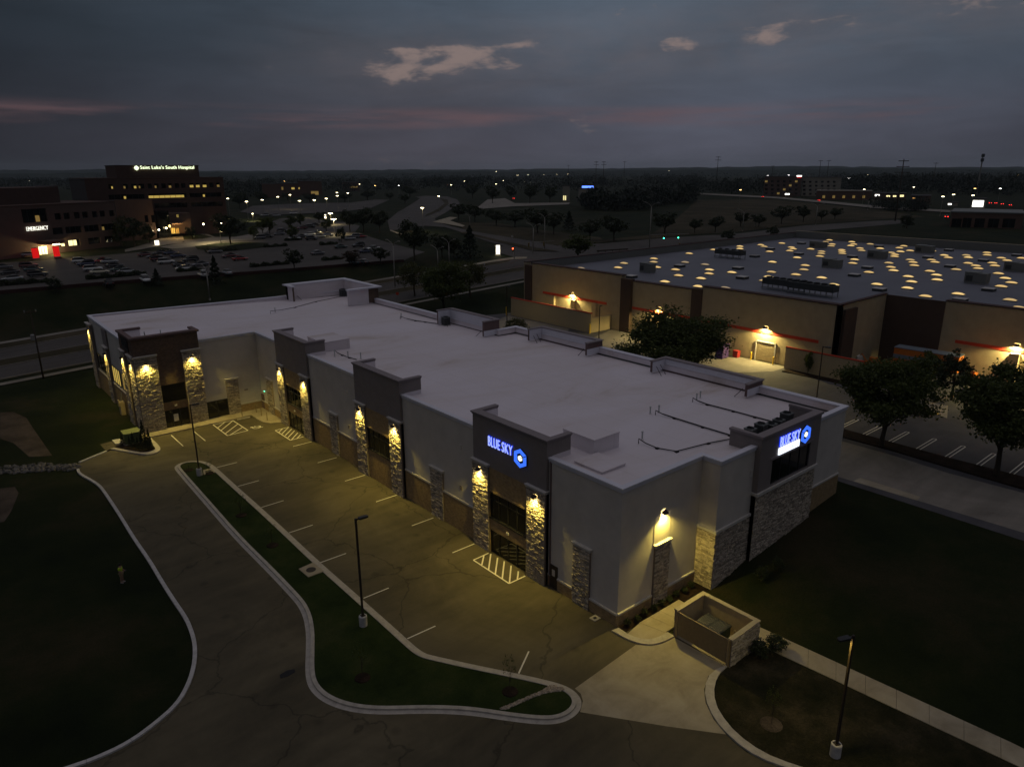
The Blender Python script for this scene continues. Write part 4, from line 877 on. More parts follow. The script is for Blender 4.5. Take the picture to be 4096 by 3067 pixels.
pipe_run([(3.4,51.2),(3.6,49.6),(3.7,47.9),(3.9,46.4)], 'short black pipe run on the roof right of the farthest bay', two=False); pipe_run([(-12.2,78.5),(-12.4,77.2),(-12.6,76.2),(-12.8,75.8)], 'short black pipe run on the wing roof behind the tower', two=False)
vl = []
for x, y, h in ((15.7,10.3,.75),(16.75,10.1,.75),(9.6,6.2,.75),(23.1,10.3,.7),(24.0,10.5,.75),(2.6,49.6,.8),(3.7,48.2,.8),(4.6,46.6,.8),(23.0,67.0,.8),(-13.0,79.5,.8),(-10.6,76.2,.8),(9.0,83.5,.8)):
    t = thing('vent_pipe', '', 'vent', (x, y, RZ(x)), 0, 'grey vent pipes on the white roof'); vl.append(t)
    MB().lathe([(.07, 0), (.07, h), (.05, h)], 8).obj('pipe', 'pvc', t); MB().lathe([(.16, 0), (.10, .10)], 8).obj('boot', 'membrane', t); MB().lathe([(.10, h-.05), (.10, h+.03)], 8).obj('cap', 'pvc', t)
number_left_to_right(vl, 'grey vent pipe standing on the white roof, {n} from the left')
# ================================================================= bin store
BS = thing('bin_store', 'open-topped stone and brown-gated bin enclosure at the near corner', 'enclosure', (2.45, -3.4, 0)); BO = np.array((2.45, -3.4))
x1, y1, H2 = 3.5, -4.85, 2.15
mb = MB(); mb.box(.1, x1, -.27, -.02, 0, H2); mb.box(x1-.25, x1-.02, y1+.27, -.27, 0, H2); mb.box(.1, x1, y1+.02, y1+.27, 0, H2); mb.obj('wall', 'block_tan', BS)
mb = MB(); mb.box(.0, x1+.04, -.33, .05, H2, H2+.10); mb.box(x1-.32, x1+.04, y1+.33, -.33, H2, H2+.10); mb.box(.0, x1+.04, y1-.05, y1+.33, H2, H2+.10); mb.obj('wall_cap', 'cap_tan', BS)
stones('stone_facing', frame((0, y1+.02), (1, 0), (0, -1)), .05, x1, 0, H2-.01, .02, parent=BS); stones('stone_facing', frame((0, -.02), (1, 0), (0, 1)), .05, x1, 0, H2-.01, .02, parent=BS)
gt = MB().box(-.02, .0, y1+.35, -.42, .25, H2-.02); go = gt.obj('gate', 'gate_brown', BS)
for i in range(34):
    y = y1+.38+i*(-.42-y1-.41)/34; MB().box(-.055, -.02, y, y+.075, .25, H2-.02).obj('gate_rib', 'gate_brown', go)
mb = MB().box(-.06, .02, y1+.33, -.40, H2-.02, H2+.03); mb.obj('gate_rail', 'gate_brown', go)
for y in (y1+.2, -.28): MB().box(-.09, .05, y-.08, y+.08, 0, H2+.02).obj('gate_post', 'gate_brown', BS)
MB().box(.0, x1, y1, 0, .004, .03).obj('floor_slab', 'concrete', BS)
for i, (x, y) in enumerate(((4.95, -5.35), (4.85, -7.0))):
    t = thing('bollard', ('concrete-filled bollard behind the bin, the farther one', 'concrete-filled bollard beside the bin, the nearer one')[i], 'bollard', (x, y, .03), 0, 'bollards in the bin store')
    MB().lathe([(.09, 0), (.09, 1.15), (.05, 1.22)], 10).obj('post', 'gate_brown', t); MB().lathe([(.12, 0), (.12, .03)], 10).obj('base_plate', 'galv', t)
DU = thing('rubbish_bin', 'large dark green steel bin with ribbed black lids', 'bin', (4.25, -5.55, .03))
mb = MB(); mb.prism([(-.8,-.98),(.8,-.98),(.8,.98),(-.8,.98)], .15, 1.2); mb.box(-.86, .86, -1.03, 1.03, 1.15, 1.22); mb.obj('body', 'dumpster_green', DU)
for y in (-.55, .0, .55):
    for x in (-.84, .84): MB().box(x-.035, x+.035, y-.05, y+.05, .2, 1.15).obj('rib', 'dumpster_green', DU)
for y in (-.8, .8):
    for x in (-.6, .6): MB().lathe([(.09, 0), (.09, .15)], 8, (x, y)).obj('wheel', 'metal_black', DU)
for s_ in (-1, 1):
    ld = MB(); ld.prism([(-.85,.03 if s_ > 0 else -1.0),(.85,.03 if s_ > 0 else -1.0),(.85,1.0 if s_ > 0 else -.03),(-.85,1.0 if s_ > 0 else -.03)], 1.24, 1.28); lo = ld.obj('lid', 'lid_black', DU)
    for i in range(7):
        y = (.10 if s_ > 0 else -.96)+i*.13; pts = [(-.84, y+.035, 1.28), (-.5, y+.035, 1.36), (0, y+.035, 1.39), (.5, y+.035, 1.36), (.84, y+.035, 1.28)]; MB().tube(pts, .042, 6).obj('lid_rib', 'lid_black', lo, smooth=True)
# ================================================================= car park lamp posts
def lamp_post(loc, h, rz, label, lit=0.0, base=.85):
    t = thing('lamp_post', label, 'lamp post', loc, rz, 'lamp posts of the front car park')
    MB().lathe([(.31, 0), (.31, base-.04), (.28, base)], 18).obj('concrete_base', 'kerb_pale', t, smooth=False); MB().box(-.16, .16, -.16, .16, base, base+.05).obj('base_plate', 'bronze', t)
    mb = MB().prism([(-.065,-.065),(.065,-.065),(.065,.065),(-.065,.065)], base, h); mb.obj('pole', 'bronze', t)
    MB().box(.05, .28, -.04, .04, h-.16, h-.06).obj('arm', 'bronze', t)
    mb = MB(); mb.prism([(.25,-.17),(.95,-.15),(1.0,-.08),(1.0,.08),(.95,.15),(.25,.17)], h-.17, [h-.02, h-.05, h-.07, h-.07, h-.05, h-.02]); mb.obj('lamp_head', 'metal_black', t)
    MB().box(.36, .86, -.1, .1, h-.18, h-.171).obj('lens', 'lens_warm' if lit else 'glass', t)
    if lit: light('SPOT', 'lamp_light', (.5, 0, h-.24), lit, WARM, t, 150, .5, .12)
    return t
lamp_post((-14.62, 12.6, .11), 9.0, 0.0, 'tall black lamp post on the island, nearer of the two there')
lamp_post((-15.0, 49.9, .11), 8.5, 0.0, 'tall black lamp post at the far tip of the island')
lamp_post((.47, -16.75, 0), 8.3, R(155), 'black lamp post on the lawn at lower right, glowing down its pole', 260)
# ================================================================= transformer box with a ring of small conifers
tb = thing('transformer_box', 'olive green utility box hidden among small conifers at the wing corner', 'utility box', (*atz(530, 1770, 0)[:2], .05), R(0))
MB().box(-1.1, 1.1, -.9, .9, 0, .12).obj('pad', 'concrete', tb); MB().box(-.95, .95, -.75, .75, .12, 1.45).obj('cabinet', 'pad_green', tb); MB().prism([(-1.0,-.8),(1.0,-.8),(1.0,.8),(-1.0,.8)], 1.45, [1.5, 1.5, 1.62, 1.62]).obj('lid', 'pad_green', tb)
S_(poly_sheet('utility_slab', px0([(990,578),(1062,566),(1108,600),(1022,614)], 0, 1500, .4529), .10, 'kerb_pale', 0))
ub = thing('meter_cabinet', 'tan utility cabinet standing against the left wall of the wing', 'utility box', (-16.3, 79.6, 0)); MB().box(-.3, .3, -.5, .5, 0, 1.9).obj('cabinet', 'block_tan', ub); MB().box(-.45, -.3, -.3, .3, 1.3, 2.2).obj('meter_box', 'block_tan', ub); MB().tube([(0, .2, 1.9), (.25, .2, 3.2)], .05, 6).obj('conduit', 'galv', ub)
for i, (a, b) in enumerate(((1415, 1175), (1455, 1200), (1500, 1235), (1305, 1205))):
    q = atz(300+a*.5133, 1050+b*.5133, 0); t = thing('bollard', '', 'bollard', (q[0], q[1], .1), 0, 'thin bollards by the inner corner'); MB().lathe([(.06, 0), (.06, 1.15), (.03, 1.2)], 8).obj('post', 'gate_brown', t); MB().lathe([(.09, 0), (.09, .02)], 8).obj('base_plate', 'galv', t)
    t['label'] = ('thin bollard by the inner corner, second from left', 'thin bollard by the inner corner, third from left', 'thin bollard by the inner corner, rightmost of four', 'thin bollard by the inner corner, leftmost of four')[i]
# ================================================================= person on the dark lawn
P('skin', (.34, .20, .14), .6); P('hivis', (.42, .62, .03), .8, .08, 6); P('shorts', (.30, .22, .13), .85); P('hair', (.02, .014, .01), .7); P('shoe', (.35, .33, .32), .7)
pq = atz(490, 2328, 0); PE = thing('person', 'person in a yellow-green shirt and tan shorts holding a controller on the lawn', 'person', (pq[0], pq[1], 0), R(-40))
def skin_mesh(name, verts, edges, radii, mat, root=0, parent=None):
    me = bpy.data.meshes.new(name); me.from_pydata(verts, edges, []); o = bpy.data.objects.new(name, me); COL.objects.link(o)
    sm_ = o.modifiers.new('s', 'SKIN'); o.modifiers.new('d', 'SUBSURF').levels = 2; o.modifiers['d'].render_levels = 2
    for i, r_ in enumerate(radii): me.skin_vertices[0].data[i].radius = (r_, r_) if not hasattr(r_, '__len__') else r_
    me.skin_vertices[0].data[root].use_root = True
    bpy.context.view_layer.update(); m2 = bpy.data.meshes.new_from_object(o.evaluated_get(bpy.context.evaluated_depsgraph_get())); bpy.data.objects.remove(o)
    m2.materials.clear(); m2.materials.append(MATS[mat]); return link(name, m2, parent, smooth=True)
# +X is the way the person faces
V_ = [(0,0,.95),(0,0,1.12),(.01,0,1.32),(0,0,1.45),(.02,0,1.55),(.03,0,1.66),(.03,0,1.74),(0,.17,1.40),(.02,.23,1.14),(.26,.13,1.10),(.36,.07,1.12),(0,-.17,1.40),(.02,-.23,1.14),(.26,-.13,1.10),(.36,-.07,1.12),(0,.10,.88),(.03,.11,.50),(-.01,.12,.09),(.15,.13,.05),(0,-.10,.88),(.01,-.11,.50),(-.04,-.12,.09),(.12,-.13,.05)]
E_ = [(0,1),(1,2),(2,3),(3,4),(4,5),(5,6),(3,7),(7,8),(8,9),(9,10),(3,11),(11,12),(12,13),(13,14),(0,15),(15,16),(16,17),(17,18),(0,19),(19,20),(20,21),(21,22)]
RR = [.13,.13,.15,.10,.06,.095,.075,.07,.05,.038,.035,.07,.05,.038,.035,.10,.06,.045,.035,.10,.06,.045,.035]
skin_mesh('body', V_, E_, RR, 'skin', 0, PE)
for s_ in (1, -1):                                     # fingers closing on the controller
    for k_ in range(4): skin_mesh('finger', [(.36, s_*.075, 1.135-k_*.017), (.43, s_*.085, 1.13-k_*.017), (.455, s_*.05, 1.125-k_*.017)], [(0,1),(1,2)], [.010, .009, .008], 'skin', 0, PE)
    skin_mesh('thumb', [(.35, s_*.06, 1.14), (.39, s_*.04, 1.165), (.42, s_*.045, 1.165)], [(0,1),(1,2)], [.011, .010, .009], 'skin', 0, PE)
skin_mesh('shirt', [(0,0,.90),(0,0,1.12),(.01,0,1.32),(0,0,1.44),(0,.17,1.41),(.01,.215,1.20),(0,-.17,1.41),(.01,-.215,1.20)], [(0,1),(1,2),(2,3),(3,4),(4,5),(3,6),(6,7)], [.165,.16,.175,.12,.09,.075,.09,.075], 'hivis', 0, PE)
skin_mesh('shorts', [(0,0,.95),(0,.10,.86),(.025,.115,.58),(0,-.10,.86),(.01,-.115,.58)], [(0,1),(1,2),(0,3),(3,4)], [.16,.12,.095,.12,.095], 'shorts', 0, PE)
MB().lathe([(.02, .14), (.075, .12), (.105, .06), (.108, .0), (.09, -.06)], 12, (.018, 0), 1.68).obj('hair', 'hair', PE, smooth=True)
hd = MB(); hd.lathe([(.012, 0), (.02, .02), (.006, .05)], 6, (.135, 0), 1.635); hd.obj('nose', 'skin', PE)
for s_ in (1, -1):
    MB().lathe([(.008, 0), (.011, .008), (.004, .016)], 6, (.118, s_*.035), 1.67).obj('eye', 'hair', PE); MB().lathe([(.012, 0), (.02, .03), (.01, .05)], 6, (.03, s_*.10), 1.63).obj('ear', 'skin', PE)
    MB().prism([(-.05,-.045),(.14,-.045),(.2,-.02),(.2,.02),(.14,.045),(-.05,.045)], 0, [.09, .06, .04, .04, .06, .09]).obj('shoe', 'shoe', PE, (-.03 if s_ < 0 else .0, s_*.12, 0))
MB().box(.118, .124, -.025, .025, 1.60, 1.607).obj('mouth', 'stucco_brown', PE)
ct = tag(MB().box(-.05, .05, -.11, .11, -.03, .03).obj('controller', 'sign_black', None, (pq[0]+.42*math.cos(R(-40)), pq[1]+.42*math.sin(R(-40)), 1.13)), 'small dark controller held by the person on the lawn', 'controller'); ct.rotation_euler = (0, 0, R(-40))
# ================================================================= plants
def leaf_quads(C, size, seed, flat=0.0):
    r = np.random.default_rng(seed); n = len(C)
    a = r.normal(size=(n, 3)); a[:, 2] *= (1-flat); a /= np.linalg.norm(a, axis=1)[:, None]; b = np.cross(a, r.normal(size=(n, 3))); b /= np.linalg.norm(b, axis=1)[:, None]
    s = (size*(.55+.8*r.random(n)))[:, None]; a = a*s; b = b*s*.62
    V = np.stack([C-a, C+b, C+a, C-b], 1).reshape(-1, 3); F = np.arange(4*n).reshape(-1, 4)
    return V, F
def fast_mesh(name, V, F, mat):
    me = bpy.data.meshes.new(name); n = len(V); k = len(F)
    me.vertices.add(n); me.vertices.foreach_set('co', np.asarray(V, np.float32).ravel()); me.loops.add(4*k); me.loops.foreach_set('vertex_index', np.asarray(F, np.int32).ravel())
    me.polygons.add(k); me.polygons.foreach_set('loop_start', np.arange(0, 4*k, 4, dtype=np.int32)); me.update(calc_edges=True); me.validate(); me.materials.append(MATS[mat]); return me
def crown_points(H, Wd_, seed, ncl, per, base=.28, shell=.55, rc=.115):
    r = np.random.default_rng(seed); d = r.normal(size=(ncl, 3)); d /= np.linalg.norm(d, axis=1)[:, None]; rad = (shell+(1-shell)*r.random(ncl)**.6)
    # lobes: a lumpy radius by direction
    L = r.normal(size=(7, 3)); L /= np.linalg.norm(L, axis=1)[:, None]; lump = 1-.36+.50*np.max(np.clip(d@L.T, 0, 1)**6, axis=1)
    C = d*(rad*lump)[:, None]*np.array((Wd_/2, Wd_/2, H*(1-base)/2)); C[:, 2] += H*(base+(1-base)/2)
    P_ = C[:, None, :]+r.normal(size=(ncl, per, 3))*np.array((Wd_*rc*.5, Wd_*rc*.5, Wd_*rc*.34)); return C, P_.reshape(-1, 3)
def broadleaf(seed, leaf='leaf', ncl=110, per=60, size=.20, base=.26, trunk_r=.2):
    H, Wd_ = 10.0, 8.0; C, Pt = crown_points(H, Wd_, seed, ncl, per, base); V, F = leaf_quads(Pt, size, seed+1)
    cm = fast_mesh('crown', V, F, leaf); r = np.random.default_rng(seed+2); mb = MB()
    mb.tube([(0, 0, -.1), (.05, 0, 1.0), (.0, .1, 2.4), (.1, 0, 4.2), (0, 0, 6.6)], [trunk_r*1.25, trunk_r, trunk_r*.85, trunk_r*.6, trunk_r*.25], 8)
    for i in range(9):
        c = C[r.integers(len(C))]; z0 = 1.8+3*r.random(); mb.tube([(0, 0, z0), (c[0]*.4, c[1]*.4, z0+(c[2]-z0)*.55), tuple(c*.92)], [trunk_r*.5, trunk_r*.3, trunk_r*.1], 5)
    return mb.mesh('trunk', 'bark'), cm
def conifer(seed, leaf='needle', n=2200, size=.30):
    r = np.random.default_rng(seed); h = r.random(n)**.75; rad = (1-h)**.85*(.55+.45*r.random(n)**.5)*(.85+.3*np.sin(h*38)); a = r.random(n)*6.283
    Pt = np.stack([rad*4*np.cos(a), rad*4*np.sin(a), .5+h*9.4-rad*.5], -1); V, F = leaf_quads(Pt, size, seed+1, .5)
    return MB().tube([(0, 0, -.1), (0, 0, 5), (0, 0, 9.4)], [.22, .14, .03], 7).mesh('trunk', 'bark'), fast_mesh('crown', V, F, leaf)
PROTO = {'broad': broadleaf(13, ncl=240, per=120, size=.12, base=.2), 'big0': broadleaf(11, ncl=105, per=210, size=.14), 'big1': broadleaf(29, ncl=100, per=220, size=.14), 'pale': broadleaf(31, 'leaf_lamp_tint', 70, 50, .20), 'mid0': broadleaf(41, 'leaf_dark', 60, 36, .30), 'mid1': broadleaf(43, 'leaf', 60, 36, .30), 'mid2': broadleaf(47, 'leaf_dark', 50, 40, .30, .14), 'red': broadleaf(53, 'shrub_red', 50, 40, .30, .2), 'con0': conifer(61), 'con1': conifer(67), 'sap': broadleaf(71, 'leaf', 16, 14, .22, .35, .10)}
def tree(kind, loc, h, w, label='', group='trees', name='tree', cat='tree', rz=None):
    t = thing(name, label, cat, loc, random.random()*6.28 if rz is None else rz, group, (w/8, w/8, h/10)); tm, cm = PROTO[kind]
    link('trunk', tm, t); link('crown', cm, t); return t
def tree_px(kind, bx, by, ytop, wpx, group, name='tree', cat='tree'):
    g = G(bx, by); dep = float((g-CAM)@_fw); n = np.array((CAM[0]-g[0], CAM[1]-g[1], 0)); top = atplane(bx, ytop, g, n)
    return tree(kind, (g[0], g[1], g[2]-.1), max(.6, top[2]-g[2]), wpx*dep/F_PX, '', group, name, cat)
# trees of the neighbouring car park (bases hidden behind the white roof stand on the store pad)
def tree_hidden(kind, px, py, x, w, h, label, z=None, **k):
    q = atx(px, py, x); tree(kind, (x, q[1], float(T(x, q[1]))), h, w, label, 'trees around the neighbouring store', **k)
tree_hidden('broad', 2690, 1372, 47, 15.2, 11.4, 'broad spreading dark tree between the white roof and the store', rz=.4)
tree_hidden('big1', 1775, 1190, 54, 12.0, 11.5, 'big dark tree between the white roof and the road', rz=1.0)
tree_hidden('pale', 1880, 1160, 66, 9.0, 9.0, 'tree with lamplight tinted into its leaves, right behind the big dark roadside tree'); tree_hidden('pale', 1660, 1215, 56, 8.0, 8.5, 'tree with lamplight tinted into its leaves, left of the big dark roadside tree')
tree_hidden('pale', 2060, 1310, 50, 5.0, 4.2, 'low bushy tree in front of the tan screen wall', cat='tree')
g = G(3525, 1788); tree('big0', (g[0], g[1], g[2]), 11.4, 10.4, 'full tree beside the far right corner of the white roof, lit on its left', 'trees around the neighbouring store', rz=3.0)
g = G(3985, 1900); tree('big1', (g[0], g[1], g[2]), 11.6, 10.4, 'dark tree at the right edge of the picture', 'trees around the neighbouring store', rz=.9)
for i, (px, py, h, w) in enumerate(((3805, 1600, 6.8, 6.0), (3230, 1500, 3.6, 1.7), (3375, 1532, 2.6, .9), (3700, 1545, 5.2, 4.0))):
    g = G(px, py); tree(('mid2', 'mid1', 'con1', 'mid1')[i], (g[0], g[1], g[2]), h, w, ('thin dark tree in front of the orange machines', 'slim young tree by the far tan screen wall', 'very slim evergreen by the far tan screen wall', 'loose tree in front of the dark store recess')[i], 'trees around the neighbouring store')
cl = []
for i, (a, b, h, w) in enumerate(((1085,622,1.9,.75),(1150,640,1.6,.6),(1185,655,2.3,.85),(1225,665,1.8,.7),(1262,672,2.5,.9),(1300,662,2.3,.8),(1325,640,2.6,.9),(1275,600,3.2,1.1),(1340,655,1.7,.7))):
    q = atz(a*.4529, 1500+b*.4529, .09); cl.append(tree('con0', (q[0], q[1], .09), h, w, '', 'small conifers around the utility box', 'conifer_shrub', 'shrub'))
number_left_to_right(cl, 'small conifer in the bed at the wing corner, {n} from the left')
sl_ = []
for i, (px, py, h, w) in enumerate(((838,1892,1.7,.9),(755,1880,1.1,.7),(965,2060,2.6,1.3),(1090,2180,2.4,1.1),(1450,2710,3.0,1.2),(2040,2765,3.2,1.0))):
    q = atz(px, py, .11); t = tree('sap', (q[0], q[1], .11), h, w, '', 'saplings on the island', 'sapling', 'sapling'); sl_.append(t)
    o = MB().lathe([(.55, 0), (.5, .05), (.2, .07)], 14).obj('mulch_ring', 'mulch', None, (q[0], q[1], .111)); tag(o, '', 'mulch', 'mulch rings'); o['label'] = f'round mulch ring under the {ordinal(i)} listed sapling'; o['_i'] = i
number_left_to_right(sl_, 'thin sapling on the planted island, {n} from the left')
ml = [o for o in COL.objects if o.name.startswith('mulch_ring')]; number_left_to_right(ml, 'round dark mulch ring on the island turf, {n} from the left')
for o in ml: del o['_i']
q = atz(3085, 2895, 0); t = tree('sap', (q[0], q[1], 0), 3.0, 1.0, 'thin sapling on the brown lawn left of the glowing lamp post', 'saplings on the island', 'sapling', 'sapling'); tag(MB().lathe([(.7, 0), (.6, .05), (.2, .07)], 14).obj('mulch_ring', 'soil', None, (q[0], q[1], .0)), 'pale round soil ring on the brown lawn at lower right', 'mulch')
bs_ = []
for i in range(9):
    x = .7+i*.98; bs_.append(tree('mid2', (x, -.5-.12*(i % 2), .05), .55+.2*random.random(), .7, '', 'low shrubs along the end wall', 'shrub', 'shrub'))
number_left_to_right(bs_, 'low shrub at the foot of the pale end wall, {n} from the left')
for i, (x, y, w) in enumerate(((6.6, -9.3, 1.9), (5.0, -9.0, 1.6), (13.0, -4.2, 1.4), (14.8, -4.6, 1.2))):
    tree('mid2', (x, y, float(T(x, y))), 1.3, w, ('dark shrub at the rear corner of the bin store', 'dark shrub along the stone side of the bin store', 'dark shrub on the right lawn, nearer the stone wall corner', 'dark shrub on the right lawn, farther along the stone wall')[i], 'shrubs by the bin store', 'shrub', 'shrub')
S_(poly_sheet('dry_lawn', [q for q in rk_in]+[np.array((-2.0, -44)), np.array((8.2, -44)), np.array((7.95, -27)), np.array((6.2, -8.3))], .006, 'rough_lawn'))

# ================================================================= neighbouring store
ZS = 2.5
P('store_wall', (.40, .325, .21), .9, .12, .7, .35, 26); P('store_brown', (.085, .055, .04), .9, .1, 1); P('store_red', (.50, .055, .025), .7, .1, 2); P('store_roof', (.115, .115, .125), .8, .12, .5); P('store_cap', (.05, .02, .016), .7)
P('rtu', (.17, .175, .165), .6, .12, 3); E('skylight_lit', (1.0, .66, .24), .56); E('skylight_dim', (.9, .66, .36), .22); P('hatch_white', (.5, .48, .46), .6)
m, n, l, b = new_mat('store_deck'); b.inputs['Roughness'].default_value = .7
t_ = n.new('ShaderNodeTexCoord'); wv = n.new('ShaderNodeTexWave'); mp = n.new('ShaderNodeMapping'); l.new(t_.outputs['Object'], mp.inputs[0]); mp.inputs['Rotation'].default_value = (0, 0, R(0)); l.new(mp.outputs[0], wv.inputs[0]); wv.inputs['Scale'].default_value = .55; wv.inputs['Distortion'].default_value = .05; wv.bands_direction = 'Y'
nz = n.new('ShaderNodeTexNoise'); l.new(t_.outputs['Object'], nz.inputs[0]); nz.inputs['Scale'].default_value = .12; nz.inputs['Detail'].default_value = 7
mr = n.new('ShaderNodeMapRange'); l.new(wv.outputs[0], mr.inputs[0]); mr.inputs[3].default_value = .86; mr.inputs[4].default_value = 1.08
mr2 = n.new('ShaderNodeMapRange'); l.new(nz.outputs[0], mr2.inputs[0]); mr2.inputs[3].default_value = .75; mr2.inputs[4].default_value = 1.25
mm = n.new('ShaderNodeMath'); mm.operation = 'MULTIPLY'; l.new(mr.outputs[0], mm.inputs[0]); l.new(mr2.outputs[0], mm.inputs[1]); vm = n.new('ShaderNodeVectorMath'); vm.operation = 'SCALE'; vm.inputs[0].default_value = (.145, .15, .185); l.new(mm.outputs[0], vm.inputs['Scale']); l.new(vm.outputs[0], b.inputs['Base Color'])
ST = thing('warehouse_store', 'huge tan warehouse store with red stripe and glowing skylights on its roof', 'building', (70.4, 90, ZS))
SO = np.array((70.4, 90, ZS))
FSt = frame((0, -90), (0, 1), (-1, 0))                       # u = world y, local origin at the store corner
def sp_(mb, name, mat, parent=None): return mb.obj(name, mat, parent or ST)
HT, RD = 11.0, 9.3                                           # parapet and deck height above the pad
def sfbox(mb, u0, u1, z0, z1, d0, d1): mb.fbox(FSt, u0, u1, z0, z1, d0, d1); return mb
mb = MB(); sfbox(mb, 62.2, 88.5, -.3, HT, -1.2, 0); sfbox(mb, 45.5, 59.7, -.3, HT-.9, -1.6, -.5); sfbox(mb, 18.75, 43.3, -.3, HT, -1.2, 0)
mb.box(0, 16.2, 18.75-90, 19.2-90, -.3, HT); mb.box(16.2, 17.4, -70-90, 9.8-90, -.3, HT); pass
mb.box(0, 118, .8-.2, 1.3, -.3, HT); mb.box(117, 118, -160, .6, -.3, HT+.5)
sp_(mb, 'wall', 'store_wall')
mb = MB(); [sp_(sfbox(MB(), a, b, -.3, HT-.5, -1.0, .25), 'pier', 'store_brown') for a, b in ((59.7, 62.2), (43.3, 45.5), (88.5, 90.8))]; sp_(MB().box(1.2, 5.2, 18.3-90, 18.74-90, -.3, HT-.8), 'pier', 'store_brown'); sp_(MB().box(16.1, 16.3, 9.81-90, 18.74-90, -.3, HT-.1), 'recess_wall', 'store_brown')
mb = MB(); sfbox(mb, 62.0, 88.7, HT, HT+.14, -1.3, .12); sfbox(mb, 45.4, 59.8, HT-.9, HT-.76, -1.7, -.4); sfbox(mb, 18.6, 43.5, HT, HT+.14, -1.3, .12); mb.box(0, 16.3, 18.6-90, 19.3-90, HT+.002, HT+.142); mb.box(16.1, 17.5, -160, 9.9-90, HT, HT+.14); mb.box(0, 118, .5, 1.4, HT+.001, HT+.141); sp_(mb, 'parapet_cap', 'store_cap')
mb = MB(); mb.quad((.6, -71, RD), (117, -71, RD), (117, .6, RD), (.6, .6, RD)); mb.quad((16.5, -160, RD-.004), (117, -160, RD-.004), (117, -71, RD-.004), (16.5, -71, RD-.004)); sp_(mb, 'roof', 'store_deck')
mb = MB(); mb.box(1.5, 116.9, .57, .598, RD, HT); mb.box(116.95, 116.99, -160, .55, RD, HT+.5); sp_(mb, 'parapet_lining', 'rtu')
mb = MB()
for a, b in ((65.9, 84.9), (46.0, 59.6), (21.4, 43.2)): sfbox(mb, a, b, 4.7, 5.2, -.45 if a == 46.0 else 0, .06 if a != 46.0 else -.44)
mb.box(16.13, 16.2, -160, 7.6-90, 4.7, 5.2); sp_(mb, 'stripe', 'store_red')
for u in (69.0, 75.2, 81.5): stq = MB(); sfbox(stq, u-.6, u+.6, -.2, 4.6, 0, .5); sp_(stq, 'pilaster', 'store_wall')
for u in (-.6, -5.3, -13, -21):
    mb = MB().box(15.6, 16.2, u-.6-90, u+.6-90, -.2, 4.6); sp_(mb, 'pilaster', 'store_wall')
sd_ = MB(); sfbox(sd_, 28.6, 31.9, 0, 3.2, .0, .04); dq = sp_(sd_, 'roller_door', 'block_tan')
for i in range(8): q_ = MB(); sfbox(q_, 28.7, 31.8, .1+i*.38, .4+i*.38, .04, .06); q_.obj('slat', 'block_tan', dq)
fq = MB(); sfbox(fq, 28.4, 28.6, 0, 3.4, 0, .12); sfbox(fq, 31.9, 32.1, 0, 3.4, 0, .12); sfbox(fq, 28.4, 32.1, 3.2, 3.4, .0, .118); fq.obj('frame', 'trim', dq)
def store_lamp(y, x, z, lab, e=750): wall_lamp((x, y, z), Q, lab, e*4.5, 'wall lamps of the store', (1.0, .80, .30), 160, 'lens_warm', 1.5)
store_lamp(75.6, 70.36, 8.3, 'store wall lamp above the leftmost red stripe, behind the screen wall', 900); store_lamp(52.9, 70.86, 8.25, 'store wall lamp in the recessed part, above the tree crown', 750); store_lamp(30.5, 70.36, 8.25, 'store wall lamp over the tan roller door', 1000); store_lamp(-.6+.0, 86.55, 8.3, 'store wall lamp on the right block, the left of two', 1000); store_lamp(-5.3, 86.55, 8.3, 'store wall lamp on the right block, the right of two', 1000); store_lamp(-13.5, 86.55, 8.3, 'store wall lamp beyond the right edge of the block', 800)
# skylights, hatches
K1 = lambda a, b: (3000+a*.5434, 900+b*.5434); K2 = lambda a, b: (2000+a*.4973, 900+b*.4973)
lit = [K1(*q) for q in ((80,145),(105,157),(145,194),(165,270),(158,343),(138,378),(105,406),(235,133),(305,163),(318,174),(293,188),(347,238),(407,295),(398,326),(338,362),(528,385),(618,436),(447,175),(585,110),(553,124),(605,140),(598,153),(527,193),(525,208),(514,228),(725,112),(750,123),(763,140),(742,151),(675,182),(677,194),(680,208),(770,252),(757,279),(810,170),(822,186),(875,345),(935,433),(885,139),(958,171),(1047,126),(1022,277),(1038,308),(1058,332),(1040,202),(1067,216),(1065,230),(1100,167),(1108,194),(1132,153),(1178,187),(1180,254),(1200,272),(1210,295),(1165,376),(1190,414),(1160,460),(1257,152),(1340,188),(1325,337),(1373,365),(1378,400),(1293,520),(1335,254),(1362,271),(1430,221),(1460,238),(1518,325),(1533,503),(1593,221),(1607,237),(1607,279),(1662,297),(1680,317),(1712,187),(1745,202),(1747,219),(1785,277),(1803,297),(1830,354),(1880,389),(1925,421),(1850,448),(1915,547),(1980,604),(1875,199),(1850,241),(1893,259),(1917,275),(2000,242))]
lit += [K2(*q) for q in ((998,305),(950,340),(1238,268),(1237,295),(1262,337),(1522,227),(1412,356),(1437,403),(1685,357),(1682,388),(1865,378),(1617,426),(1327,452),(1595,490),(1720,197),(1930,170),(1930,189))]
dim = [K2(*q) for q in ((1490,297),(1650,315),(1250,482),(1810,502),(650,345))]
flat = [K1(*q) for q in ((150,168),(360,205),(35,222),(755,225),(865,305),(770,360),(955,465),(950,150),(1118,135),(1310,230),(1475,295),(1720,253),(1465,178),(1760,465),(1550,540),(1965,215),(380,128))]+[K2(*q) for q in ((1055,405),(1445,320),(1915,338),(1950,413),(2050,243))]
